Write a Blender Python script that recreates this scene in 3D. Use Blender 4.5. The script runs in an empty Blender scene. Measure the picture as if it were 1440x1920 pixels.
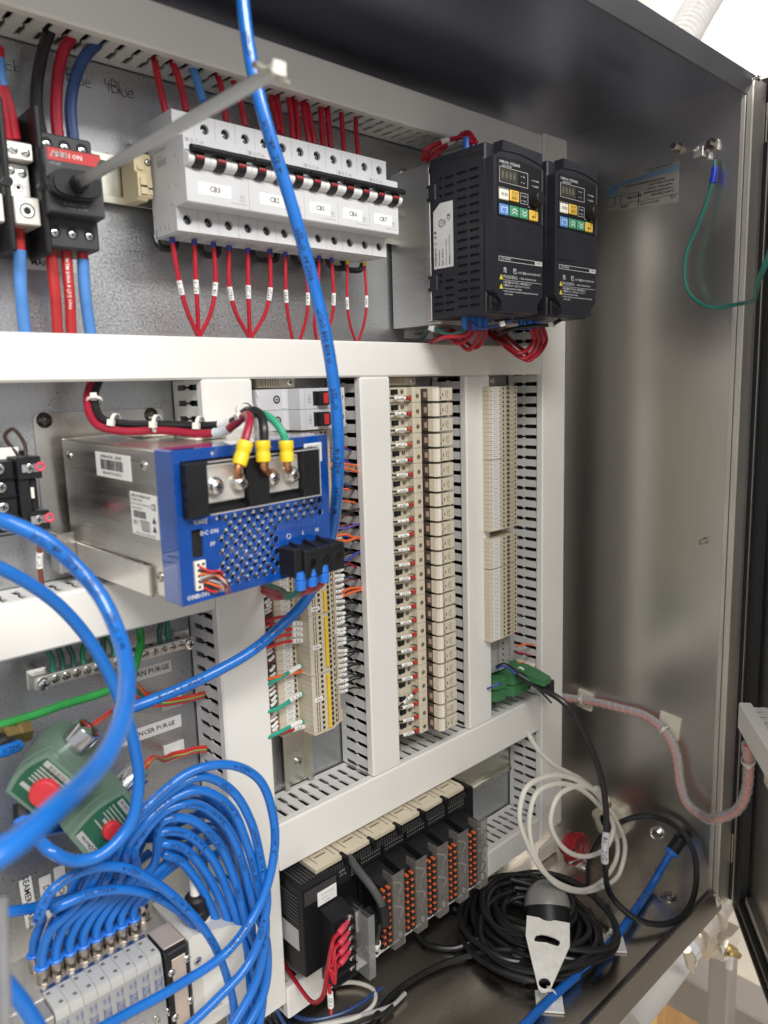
import bpy, math, random
from mathutils import Vector, Matrix
C = bpy.context.scene.collection
S = bpy.context.scene
rnd = random.Random(7)
PI = math.pi
# ---------------------------------------------------------------- camera
F_PX, YAW, PITCH, ROLL = 1424.42, 42.914, -9.20, -1.722
EYE = Vector((-.3003, -.5811, -.0116))
_y, _p, _r = map(math.radians, (YAW, PITCH, ROLL))
FWD = Vector((math.sin(_y)*math.cos(_p), math.cos(_y)*math.cos(_p), math.sin(_p)))
_rt = Vector((math.cos(_y), -math.sin(_y), 0)); _up = _rt.cross(FWD)
RT = _rt*math.cos(_r)+_up*math.sin(_r); UP = _up*math.cos(_r)-_rt*math.sin(_r)
cd = bpy.data.cameras.new("camera"); cam = bpy.data.objects.new("camera", cd); C.objects.link(cam)
cam.matrix_world = Matrix.Translation(EYE) @ Matrix((RT, UP, -FWD)).transposed().to_4x4()
cd.sensor_fit = 'VERTICAL'; cd.sensor_height = 36; cd.lens = F_PX/1920*36
cd.clip_start = .01; cd.clip_end = 60
cd.dof.use_dof = True; cd.dof.focus_distance = .74; cd.dof.aperture_fstop = 7.0
S.camera = cam
# ---------------------------------------------------------------- light
W_ = bpy.data.worlds.new("World"); S.world = W_; W_.use_nodes = True
bg = W_.node_tree.nodes['Background']; bg.inputs[0].default_value = (.96, .97, 1, 1); bg.inputs[1].default_value = .66
def area(name, loc, target, sx, sy, power, col):
    l = bpy.data.lights.new(name, 'AREA'); l.shape = 'RECTANGLE'; l.size = sx; l.size_y = sy; l.energy = power; l.color = col
    o = bpy.data.objects.new(name, l); C.objects.link(o); o.location = loc
    o.rotation_euler = (Vector(target)-Vector(loc)).to_track_quat('-Z', 'Y').to_euler(); return o
area("ceiling_lamp_front", (-.75, -1.7, 1.35), (.1, 0, -.15), 1.3, .5, 44, (1, .975, .935))
area("ceiling_lamp_side", (.5, -2.1, 1.3), (.3, 0, -.2), 1.2, .35, 32, (1, .975, .935))
area("ceiling_lamp_back", (1.0, 1.0, 1.55), (1.1, .9, -1.5), 1.3, .4, 17, (1, .97, .92))
S.view_settings.view_transform = 'Standard'; S.view_settings.look = 'None'; S.view_settings.exposure = 0; S.view_settings.gamma = 1
S.render.engine = 'CYCLES'; S.cycles.use_denoising = True; S.cycles.max_bounces = 8; S.cycles.transparent_max_bounces = 12
# ---------------------------------------------------------------- photo pixel -> point on a plane of the place
def ray(u, v): return FWD+RT*((u-720)/F_PX)-UP*((v-960)/F_PX)
def AY(u, v, y): d = ray(u, v); return EYE+d*((y-EYE.y)/d.y)
def AX(u, v, x): d = ray(u, v); return EYE+d*((x-EYE.x)/d.x)
def AZ(u, v, z): d = ray(u, v); return EYE+d*((z-EYE.z)/d.z)
_q = AY(1380, 50, 3.0)
area("wall_fill_light", _q+Vector((-.5, -1.5, .9)), _q, 1.4, .5, 72, (1, .97, .93))  # added unseen fill light that brightens the far room wall
# ---------------------------------------------------------------- materials
MATS = {}
def mat(name, col, rough=.5, metal=0, var=.06, scale=60, bump=0, bscale=200, stretch=None, trans=0, alpha=1, coat=0, emit=0, rvar=.08, spec=.5, sss=0, ani=0):
    if name in MATS: return MATS[name]
    m = bpy.data.materials.new(name); m.use_nodes = True; nt = m.node_tree; N = nt.nodes; L = nt.links
    b = N['Principled BSDF']
    b.inputs['Base Color'].default_value = (*col, 1); b.inputs['Roughness'].default_value = rough; b.inputs['Metallic'].default_value = metal
    b.inputs['Specular IOR Level'].default_value = spec
    b.inputs['Transmission Weight'].default_value = trans; b.inputs['Alpha'].default_value = alpha; b.inputs['Coat Weight'].default_value = coat
    if ani: b.inputs['Anisotropic'].default_value = ani
    if emit: b.inputs['Emission Color'].default_value = (*col, 1); b.inputs['Emission Strength'].default_value = emit
    tc = N.new('ShaderNodeTexCoord'); mp = N.new('ShaderNodeMapping'); L.new(tc.outputs['Object'], mp.inputs[0])
    if stretch: mp.inputs['Scale'].default_value = stretch
    if var:
        nz = N.new('ShaderNodeTexNoise'); nz.inputs['Scale'].default_value = scale; nz.inputs['Detail'].default_value = 5; L.new(mp.outputs[0], nz.inputs['Vector'])
        mr = N.new('ShaderNodeMapRange'); mr.inputs[1].default_value = .3; mr.inputs[2].default_value = .7; mr.inputs[3].default_value = 1-var; mr.inputs[4].default_value = 1+var
        L.new(nz.outputs[0], mr.inputs[0])
        mx = N.new('ShaderNodeVectorMath'); mx.operation = 'SCALE'; mx.inputs[0].default_value = col; L.new(mr.outputs[0], mx.inputs['Scale']); L.new(mx.outputs[0], b.inputs['Base Color'])
        m2 = N.new('ShaderNodeMapRange'); m2.inputs[1].default_value = .3; m2.inputs[2].default_value = .7; m2.inputs[3].default_value = rough-rvar*.6; m2.inputs[4].default_value = rough+rvar
        L.new(nz.outputs[0], m2.inputs[0]); L.new(m2.outputs[0], b.inputs['Roughness'])
    if bump:
        n2 = N.new('ShaderNodeTexNoise'); n2.inputs['Scale'].default_value = bscale; n2.inputs['Detail'].default_value = 3; L.new(mp.outputs[0], n2.inputs['Vector'])
        bp = N.new('ShaderNodeBump'); bp.inputs['Strength'].default_value = bump; bp.inputs['Distance'].default_value = .001
        L.new(n2.outputs[0], bp.inputs['Height']); L.new(bp.outputs[0], b.inputs['Normal'])
    MATS[name] = m; return m
white = mat('duct_pvc', (.83, .815, .775), .42, var=.02, scale=12, bump=.05, bscale=25)
duct_in = mat('duct_pvc_side', (.72, .715, .70), .5, var=.03, scale=30)
steel = mat('brushed_stainless', (.77, .745, .71), .29, 1, var=.018, scale=9, bump=0, stretch=(70, 70, 1.2), rvar=.012)
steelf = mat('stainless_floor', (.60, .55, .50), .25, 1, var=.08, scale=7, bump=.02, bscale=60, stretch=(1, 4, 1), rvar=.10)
steelc = mat('stainless_ceiling_shade', (.46, .48, .60), .36, 1, var=.05, scale=6, bump=.02, bscale=50, stretch=(1, 4, 1), rvar=.08)  # same stainless; its dark bluish reflection is put into the base colour
galv = mat('galvanized_plate', (.50, .51, .52), .34, .88, var=.15, scale=560, bump=.05, bscale=420, rvar=.13)
zinc = mat('zinc_rail', (.66, .65, .58), .30, 1, var=.08, scale=40)
chrome = mat('polished_metal', (.78, .77, .75), .16, 1, var=.05, scale=90)
nickel = mat('nickel', (.52, .47, .42), .2, 1, var=.08, scale=90)
alu = mat('aluminium', (.72, .71, .69), .38, 1, var=.06, scale=30, stretch=(1, 1, 12))
brass = mat('brass', (.38, .28, .12), .42, 1, var=.1, scale=60)
gray_pl = mat('grey_plastic', (.66, .66, .67), .48, var=.03)
lt_gray = mat('light_plastic', (.60, .605, .62), .45, var=.03)
md_gray = mat('mid_grey_plastic', (.42, .42, .42), .5, var=.05)
beige = mat('beige_polyamide', (.62, .555, .43), .5, var=.05, scale=120)
beige_d = mat('beige_dark', (.47, .41, .32), .55, var=.05, scale=120)
cream = mat('cream_plastic', (.82, .79, .70), .45, var=.04)
ivory = mat('yellowed_ivory', (.70, .60, .38), .5, var=.06)
black = mat('black_plastic', (.014, .014, .016), .40, var=.15, bump=.08, bscale=900, spec=.3)
char = mat('charcoal_plastic', (.038, .038, .042), .45, var=.1, bump=.12, bscale=1200)
navy = mat('inverter_black', (.017, .018, .025), .42, var=.1, bump=.1, bscale=1200)
dark = mat('recess_shade', (.008, .008, .009), .7, var=0)  # black colour stands for the shade inside wells, holes and vents
red = mat('red_wire', (.45, .012, .028), .36, var=.1, scale=80)
red_b = mat('bright_red', (.62, .03, .03), .4, var=.08, scale=80)
red_sw = mat('red_plastic', (.50, .03, .03), .45, var=.05)
redbig = mat('red_cable', (.50, .035, .035), .38, var=.08, scale=60)
blk_w = mat('black_wire', (.015, .015, .016), .32, var=.15)
blu_w = mat('dark_blue_wire', (.03, .07, .20), .36, var=.1)
blu_l = mat('light_blue_sleeve', (.09, .27, .65), .45, var=.08)
blu_t = mat('blue_tube', (.008, .15, .55), .24, var=.10, scale=25, coat=.3)
blu_k = mat('blue_collar', (.03, .20, .72), .35, var=.05)
blu_c = mat('blue_crimp', (.02, .16, .60), .35, var=.1)
grn_w = mat('green_wire', (.015, .17, .10), .36, var=.1)
grn_c = mat('green_cable', (.02, .26, .05), .35, var=.1)
grn_t = mat('teal_wire', (.03, .36, .25), .4, var=.08)
grn_p = mat('green_connector', (.05, .20, .075), .5, var=.08)
grn_v = mat('valve_green', (.13, .205, .158), .42, var=.06, bump=.1, bscale=400)
grn_d = mat('label_green', (.012, .09, .05), .4, var=.08)
yel = mat('yellow_crimp', (.85, .62, .02), .4, var=.06, bump=.2, bscale=500)
yel2 = mat('yellow_jumper', (.80, .52, .02), .42, var=.05)
org = mat('orange_plastic', (.52, .10, .025), .42, var=.08)
org_w = mat('orange_wire', (.80, .15, .04), .38, var=.08)
brn_w = mat('brown_wire', (.20, .05, .03), .4, var=.1)
wht_w = mat('white_cable', (.76, .73, .66), .42, var=.05)
paper = mat('label_white', (.84, .83, .80), .55, var=.02)
ink = mat('black_ink', (.02, .02, .022), .6, var=0)
ink_w = mat('white_ink', (.85, .85, .85), .5, var=0)
ink_g = mat('grey_ink', (.35, .35, .36), .5, var=0)
ink_b = mat('blue_ink', (.05, .10, .36), .5, var=0)
nylon = mat('nylon_tie', (.78, .76, .70), .4, var=.03)
pad_m = mat('nylon_mount', (.80, .77, .64), .5, var=.04)
copper = mat('copper', (.65, .30, .15), .35, 1, var=.1)
# ---------------------------------------------------------------- mesh helper
WM = {}
_txt = {}
def textgeo(s, res=1):
    k = (s, res)
    if k not in _txt:
        c = bpy.data.curves.new('t', 'FONT'); c.body = s; c.offset = .012; c.resolution_u = res; c.align_x = 'CENTER'; c.align_y = 'CENTER'
        o = bpy.data.objects.new('t', c); me = o.to_mesh()
        _txt[k] = ([(v.co.x, v.co.y) for v in me.vertices], [tuple(p.vertices) for p in me.polygons])
        o.to_mesh_clear(); bpy.data.objects.remove(o); bpy.data.curves.remove(c)
    return _txt[k]
def catmull(pts, n):
    P = [Vector(p) for p in pts]
    if len(P) < 3 or n <= 1: return P
    Q = [P[0]*2-P[1]]+P+[P[-1]*2-P[-2]]; out = []
    for i in range(1, len(Q)-2):
        a, b, c, d = Q[i-1:i+3]
        t0 = 0; t1 = t0+max((b-a).length, 1e-6)**.5; t2 = t1+max((c-b).length, 1e-6)**.5; t3 = t2+max((d-c).length, 1e-6)**.5
        for k in range(n):
            t = t1+(t2-t1)*k/n
            A1 = a*((t1-t)/(t1-t0))+b*((t-t0)/(t1-t0)); A2 = b*((t2-t)/(t2-t1))+c*((t-t1)/(t2-t1)); A3 = c*((t3-t)/(t3-t2))+d*((t-t2)/(t3-t2))
            B1 = A1*((t2-t)/(t2-t0))+A2*((t-t0)/(t2-t0)); B2 = A2*((t3-t)/(t3-t1))+A3*((t-t1)/(t3-t1))
            out.append(B1*((t2-t)/(t2-t1))+B2*((t-t1)/(t2-t1)))
    out.append(P[-1]); return out
def frames(P):
    T = [(P[min(i+1, len(P)-1)]-P[max(i-1, 0)]).normalized() for i in range(len(P))]
    n = T[0].orthogonal().normalized(); R = []
    for i, t in enumerate(T):
        n = (n-t*n.dot(t)); n = n.normalized() if n.length > 1e-9 else t.orthogonal().normalized()
        R.append((t, n, t.cross(n)))
    return R
class MB:
    def __init__(s, M=None): s.v = []; s.f = []; s.M = M
    def add(s, vs, fs):
        o = len(s.v); M = s.M
        s.v += [(M @ Vector(p)) if M else Vector(p) for p in vs]; s.f += [tuple(i+o for i in f) for f in fs]; return s
    def box(s, x0, x1, y0, y1, z0, z1, b=0):
        if x0 > x1: x0, x1 = x1, x0
        if y0 > y1: y0, y1 = y1, y0
        if z0 > z1: z0, z1 = z1, z0
        c = ((x0, x1), (y0, y1), (z0, z1))
        if b <= 0:
            vs = [(c[0][i], c[1][j], c[2][k]) for i in (0, 1) for j in (0, 1) for k in (0, 1)]
            return s.add(vs, [(0, 1, 3, 2), (4, 6, 7, 5), (0, 4, 5, 1), (2, 3, 7, 6), (0, 2, 6, 4), (1, 5, 7, 3)])
        b = min(b, .49*min(x1-x0, y1-y0, z1-z0)); vs = []; ix = {}
        for i in (0, 1):
            for j in (0, 1):
                for k in (0, 1):
                    for a in range(3):
                        p = [c[0][i], c[1][j], c[2][k]]
                        for q, e in enumerate((i, j, k)):
                            if q != a: p[q] += b if e == 0 else -b
                        ix[i, j, k, a] = len(vs); vs.append(tuple(p))
        fs = []
        for a in range(3):
            o = [q for q in range(3) if q != a]
            for e in (0, 1):
                r = []
                for u, w in ((0, 0), (1, 0), (1, 1), (0, 1)):
                    t = [0, 0, 0]; t[a] = e; t[o[0]] = u; t[o[1]] = w; r.append(ix[(*t, a)])
                fs.append(tuple(r))
            for u in (0, 1):
                for w in (0, 1):
                    t0 = [0, 0, 0]; t1 = [0, 0, 0]; t0[o[0]] = t1[o[0]] = u; t0[o[1]] = t1[o[1]] = w; t1[a] = 1
                    fs.append((ix[(*t0, o[0])], ix[(*t0, o[1])], ix[(*t1, o[1])], ix[(*t1, o[0])]))
        for i in (0, 1):
            for j in (0, 1):
                for k in (0, 1): fs.append(tuple(ix[i, j, k, a] for a in range(3)))
        return s.add(vs, fs)
    def cyl(s, p0, p1, r, n=16, r2=None, cap=True):
        p0 = Vector(p0); p1 = Vector(p1); t = (p1-p0).normalized(); a = t.orthogonal().normalized(); b = t.cross(a); r2 = r if r2 is None else r2
        vs = []
        for p, q in ((p0, r), (p1, r2)):
            for i in range(n): g = 2*PI*i/n; vs.append(p+(a*math.cos(g)+b*math.sin(g))*q)
        fs = [(i, (i+1) % n, n+(i+1) % n, n+i) for i in range(n)]
        if cap: fs += [tuple(range(n)), tuple(range(n, 2*n))]
        return s.add(vs, fs)
    def lathe(s, p0, axis, prof, n=20):
        p0 = Vector(p0); t = Vector(axis).normalized(); a = t.orthogonal().normalized(); b = t.cross(a); vs = []; fs = []
        for h, r in prof:
            for i in range(n): g = 2*PI*i/n; vs.append(p0+t*h+(a*math.cos(g)+b*math.sin(g))*max(r, 1e-6))
        for k in range(len(prof)-1): fs += [(k*n+i, k*n+(i+1) % n, (k+1)*n+(i+1) % n, (k+1)*n+i) for i in range(n)]
        fs += [tuple(range(n)), tuple(range((len(prof)-1)*n, len(prof)*n))]
        return s.add(vs, fs)
    def tube(s, pts, r, n=10, seg=8, r2=None):
        P = catmull(pts, seg); R = frames(P); vs = []; m = len(P)
        for i, p in enumerate(P):
            q = r if r2 is None else r+(r2-r)*i/(m-1)
            for k in range(n): g = 2*PI*k/n; vs.append(p+(R[i][1]*math.cos(g)+R[i][2]*math.sin(g))*q)
        fs = [(i*n+k, i*n+(k+1) % n, (i+1)*n+(k+1) % n, (i+1)*n+k) for i in range(m-1) for k in range(n)]
        fs += [tuple(range(n)), tuple(range((m-1)*n, m*n))]
        s.add(vs, fs); s.path = P; return s
    def ring(s, c, axis, R, r, n=20, m=8, a0=0, a1=2*PI):
        t = Vector(axis).normalized(); a = t.orthogonal().normalized(); b = t.cross(a)
        pts = [Vector(c)+(a*math.cos(a0+(a1-a0)*i/n)+b*math.sin(a0+(a1-a0)*i/n))*R for i in range(n+1)]
        return s.tube(pts, r, m, 1)
    def prism(s, poly, fn, d0, d1):
        n = len(poly); vs = [fn(u, v, d0) for u, v in poly]+[fn(u, v, d1) for u, v in poly]
        return s.add(vs, [tuple(range(n)), tuple(range(n, 2*n))]+[(i, (i+1) % n, n+(i+1) % n, n+i) for i in range(n)])
    def text(s, st, size, o, xd, yd, lift=.00015, sx=1.0):
        V_, F_ = textgeo(st); o = Vector(o); xd = Vector(xd).normalized(); yd = Vector(yd).normalized(); nn = xd.cross(yd)
        return s.add([o+xd*(x*size*sx)+yd*(y*size)+nn*lift for x, y in V_], F_)
    def tubetext(s, path, r, st, size, at, off=0):
        # lettering wrapped round a tube; `at` = fraction of its length
        L = [0]
        for a, b in zip(path, path[1:]): L.append(L[-1]+(b-a).length)
        R = frames(path); V_, F_ = textgeo(st); s0 = L[-1]*at
        def loc(q):
            q = min(max(q, 0), L[-1]-1e-6); i = 0
            lo, hi = 0, len(L)-2
            while lo < hi:
                m = (lo+hi+1)//2
                if L[m] <= q: lo = m
                else: hi = m-1
            i = lo; f = (q-L[i])/max(L[i+1]-L[i], 1e-9); return path[i].lerp(path[i+1], f), R[i][1].lerp(R[i+1][1], f), R[i][2].lerp(R[i+1][2], f)
        p, n, b = loc(s0); d = EYE-p; a0 = math.atan2(d.dot(b), d.dot(n))+off
        vs = []
        for x, y in V_:
            p, n, b = loc(s0+x*size); g = a0+y*size/r
            vs.append(p+(n*math.cos(g)+b*math.sin(g))*(r+.00006))
        return s.add(vs, F_)
    def build(s, name, m, parent=None, smooth=True, label=None, kind=None, origin=None, sharp=.6):
        me = bpy.data.meshes.new(name)
        o = bpy.data.objects.new(name, me)
        if parent is not None: W = WM[parent]; o.parent = parent
        else:
            if origin is None:
                xs = [p[0] for p in s.v]; ys = [p[1] for p in s.v]; zs = [p[2] for p in s.v]
                origin = ((min(xs)+max(xs))/2, (min(ys)+max(ys))/2, min(zs))
            W = Matrix.Translation(origin); o.location = origin
        I = W.inverted(); me.from_pydata([I @ p for p in s.v], [], s.f)
        import bmesh
        b = bmesh.new(); b.from_mesh(me); bmesh.ops.recalc_face_normals(b, faces=b.faces); b.to_mesh(me); b.free()
        if smooth:
            me.polygons.foreach_set('use_smooth', [True]*len(me.polygons)); me.set_sharp_from_angle(angle=sharp)
        me.materials.append(m); C.objects.link(o)
        WM[o] = W.copy()
        if label: o['label'] = label
        if kind: o['kind'] = kind
        return o
def tag(o, label, cat, group=None):
    if len(label.split()) > 16: print('LONG', len(label.split()), label)
    o['label'] = label; o['category'] = cat
    if group: o['group'] = group
    return o
def thing(name, label, cat, loc, group=None, rot=None):
    o = bpy.data.objects.new(name, None); C.objects.link(o); o.empty_display_size = .01
    M = Matrix.Translation(loc)
    if rot is not None: M = M @ rot.to_4x4()
    o.matrix_world = M; WM[o] = M; return tag(o, label, cat, group)
def tree(o): return [o]+[x for c in o.children for x in tree(c)]
def dup(root, delta, label=None, group=None):
    def cp(o, par):
        c = o.copy(); C.objects.link(c)
        if par is not None: c.parent = par
        for ch in o.children: cp(ch, c)
        return c
    r = cp(root, None); r.location = root.location+Vector(delta)
    WM[r] = Matrix.Translation(delta) @ WM[root]
    if label: r['label'] = label
    if group: r['group'] = group
    return r
def recess(mb_dark, mb_met, c, d, r, depth=.003, n=14): # a screw sunk in a round well: dark well + slotted screw head
    c = Vector(c); d = Vector(d).normalized()
    mb_dark.lathe(c-d*.0002, d, [(0, r), (.0004, r), (.0004, r*.86), (-depth, r*.86), (-depth, 1e-5)], n)
def screw(mb, c, d, r, h=.001, cross=True, rot=.6, n=16, gap=None):
    c = Vector(c); d = Vector(d).normalized()
    mb.lathe(c, d, [(-.0005, r), (h*.5, r), (h*.85, r*.85), (h, r*.6), (h, .00001)], n)
def slot(mb, c, d, r, h=.001, cross=True, rot=.6):
    c = Vector(c); d = Vector(d).normalized(); a = d.orthogonal().normalized(); b = d.cross(a)
    for g in ((rot, rot+PI/2) if cross else (rot,)):
        x = a*math.cos(g)+b*math.sin(g); y = d.cross(x); L = r*(.55 if cross else .9); w = r*.13
        mb.add([c+d*(h+.0001)+x*i*L+y*j*w for i, j in ((-1, -1), (1, -1), (1, 1), (-1, 1))], [(0, 1, 2, 3)])
def pscrew(parent, c, d, r, h=.001, m=None, cross=True, rot=.6, name='screw'):
    a = MB(); screw(a, c, d, r, h); o = a.build(name, m or chrome, parent)
    b = MB(); slot(b, c, d, r, h, cross, rot)
    if parent.parent is None: b.build('slot', ink, o, smooth=False)
    else: b.build(name+'_slot', ink, parent, smooth=False)
    return o
# ================================================================ the room outside (only what shows past the cabinet)
g = MB(); g.box(-6, 14, -6, 6, -1.62, -1.6); g.build('floor', mat('concrete_floor', (.62, .56, .46), .6, var=.12, scale=6, bump=.3, bscale=40), kind='structure')
g = MB(); g.box(-4, 14, 3.0, 3.1, -1.6, 5.2); g.build('wall', mat('room_wall', (.86, .83, .78), .7, var=.02, scale=2), kind='structure')
g = MB(); g.box(-4, 14, -1.0, 3.0, 5.2, 5.3); g.build('ceiling', mat('room_ceiling', (.88, .86, .82), .8, var=.02, scale=2), kind='structure')
# ================================================================ stainless cabinet
W, ZT, ZF, DF, XL = .5806, .2991, -.6505, -.2190, -.95
cab = thing('cabinet', 'open brushed stainless steel control cabinet around all the equipment', 'cabinet', (0, 0, ZF))
g = MB(); g.box(XL, W+.002, .022, .024, ZF-.002, ZT+.002); g.build('back_wall', steel, cab)
g = MB(); g.box(W, W+.002, DF, .022, ZF, ZT); g.build('side_wall', steel, cab)
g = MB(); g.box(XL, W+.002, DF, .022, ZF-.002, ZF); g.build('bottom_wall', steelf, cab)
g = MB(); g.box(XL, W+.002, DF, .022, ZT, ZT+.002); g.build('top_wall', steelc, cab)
lipm = mat('stainless_lip_lit', (.74, .70, .64), .34, .55, var=.08, scale=9, bump=.2, bscale=60, stretch=(8, 8, 1))  # right lip: same stainless, paler and less metallic to look lit
lipf = mat('stainless_lip_floor_shade', (.24, .22, .20), .36, .9, var=.08, scale=9, bump=.2, bscale=60, stretch=(1, 8, 8))  # bottom lip: same stainless, shade put in as a darker base colour
lipt = mat('stainless_lip_top_shade', (.30, .30, .33), .36, .9, var=.06, scale=9)  # top lip: darkened copy of the stainless, its shade painted in
g = MB(); g.box(W-.0015, W+.0325, -.2262, DF, ZF-.024, ZT+.003, .0012); g.box(W-.003, W-.0016, DF, DF+.005, ZF, ZT, .0005); g.build('front_lip', lipm, cab)
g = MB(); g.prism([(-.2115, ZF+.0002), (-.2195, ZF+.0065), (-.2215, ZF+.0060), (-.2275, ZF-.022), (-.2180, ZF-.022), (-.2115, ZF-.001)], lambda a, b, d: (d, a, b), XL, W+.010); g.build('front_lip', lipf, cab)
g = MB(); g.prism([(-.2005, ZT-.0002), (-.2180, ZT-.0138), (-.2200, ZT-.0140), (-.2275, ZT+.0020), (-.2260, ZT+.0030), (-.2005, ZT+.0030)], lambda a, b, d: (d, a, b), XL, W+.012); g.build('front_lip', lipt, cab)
# weld beads in the lip corners
g = MB()
for z in (ZF+.002, ZT-.002):
    for k in range(5): g.lathe((W-.003-k*.0015, DF-.004-k*.0028, z), (-1, -.2, 0), [(0, .0018), (.0008, .0012), (.0012, .0001)], 8)
g.build('weld', chrome, cab)
# studs and bolts of the side wall and the floor (parts of the cabinet)
for u, v, r, L in ((1272, 277, .0042, .012), (1322, 1014, .003, .012), (1275, 1578, .0036, .014)):
    p = AX(u, v, W); g = MB(); g.lathe(p, (-1, 0, 0), [(0, r*1.3), (.0006, r*1.3), (.0006, r), (L-.0007, r), (L, r*.8), (L, 1e-5)], 18)
    for k in range(int(L/.0011)): g.ring(p+Vector((-.001-k*.0011, 0, 0)), (1, 0, 0), r, .00028, 14, 4)
    g.build('stud', nickel, cab)
p = AX(1232, 1562, W); g = MB(); g.lathe(p, (-1, 0, 0), [(0, .0092), (.0035, .0088), (.0055, .007), (.006, .0066), (.0048, .005), (.0048, 1e-5)], 24); g.build('plug', chrome, cab)
p = AZ(1254, 1682, ZF); g = MB(); g.lathe(p, (0, 0, 1), [(0, .010), (.0012, .0098), (.0016, .006), (.0035, .0055), (.0042, .004), (.0042, 1e-5)], 24); g.build('bolt', nickel, cab)
for i in range(5):
    z = -.345-.075*i-(.03 if i else 0)
    p = Vector((.512, -.006, z)); g = MB(); g.lathe(p, (0, -1, 0), [(0, .008), (.002, .0075), (.002, .0055), (.007, .005), (.008, .003), (.008, 1e-5)], 6); g.build('bolt', chrome, cab)
# door: 35 degrees from the opening, seen from its inside
th = math.radians(35); hx, hy = .6145, -.2335
DM = Matrix.Translation((hx, hy, 0)) @ Matrix(((-math.cos(th), math.sin(th), 0), (-math.sin(th), -math.cos(th), 0), (0, 0, 1))).to_4x4()
# door frame: +x along the door away from the hinge, +y to the outside; the inner face is y=0
zb, zt = -.676, .312
door = MB(DM); door.box(-.016, -.0002, -.002, .014, zb, zt, .001); door.box(0, .62, .012, .014, zb, zt); door.box(.0, .0025, -.004, .012, zb, zt, .0006); door.box(0, .62, -.004, .012, zb, zb+.0025, .0006); door.box(0, .62, -.004, .012, zt-.0025, zt, .0006)
dr = door.build('door', steel, cab)
g = MB(DM); g.box(.0055, .021, -.003, .012, zb+.010, zt-.010, .003); g.box(.0205, .62, -.002, .012, zb+.010, zb+.022, .003); g.box(.0205, .62, -.002, .012, zt-.022, zt-.010, .003)
g.build('gasket', mat('black_rubber', (.018, .018, .02), .55, var=.1), dr)
g = MB(); g.box(.6137, .6170, -.2330, -.205, zb+.004, zt-.004, .0008); g.build('gap_shade', MATS['black_rubber'], dr)  # black strip stands in for the dark gap between lip and door
g = MB(DM); g.box(.0305, .62, .004, .012, zb+.024, zb+.034, .001)
g.build('gasket_channel', steel, dr)
for z in (.262, -.60):
    g = MB(); g.cyl((hx+.004, hy+.006, z-.02), (hx+.004, hy+.006, z+.02), .005, 14); g.build('hinge', nickel, cab)
# ================================================================ mounting plate
plate = thing('mounting_plate', 'speckled galvanized steel back plate carrying all the devices', 'back plate', (0, 0, ZF+.03))
g = MB(); g.box(-.9, .503, 0, .003, -.632, .285, .0008); g.build('sheet', galv, plate)
for u, v in ((755, 325),):
    pscrew(plate, AY(u, v, 0), (0, -1, 0), .0055, .003, chrome)
# ================================================================ wire ducts
PITCH_ = .0125
def fingers(mb, fn, s0, s1, T=.0425, th=.0016, t0=.008, ph=0.0):
    mb.prism([(s0, 0), (s1, 0), (s1, t0), (s0, t0)], fn, 0, th)
    n = int((s1-s0)/PITCH_); sw = .0023; tm = .0245; off = (s1-s0-n*PITCH_)/2
    cs = [s0+off+PITCH_*k for k in range(n+1)]
    for a, b in zip([s0-sw]+cs, cs+[s1+sw]):
        l, r = a+sw, b-sw
        if r-l < .001: continue
        e = .0006
        mb.prism([(l, t0), (l+e, t0-.0), (r, t0), (r, tm-.003), (r+sw-.0008, tm-.0008), (r+sw-.0008, tm+.0008), (r, tm+.003), (r, T), (l, T), (l, tm+.003), (l-sw+.0008, tm+.0008), (l-sw+.0008, tm-.0008), (l, tm-.003)], fn, 0, th)
dark_w = mat('dark_wires', (.012, .012, .014), .5, var=.2)
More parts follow.
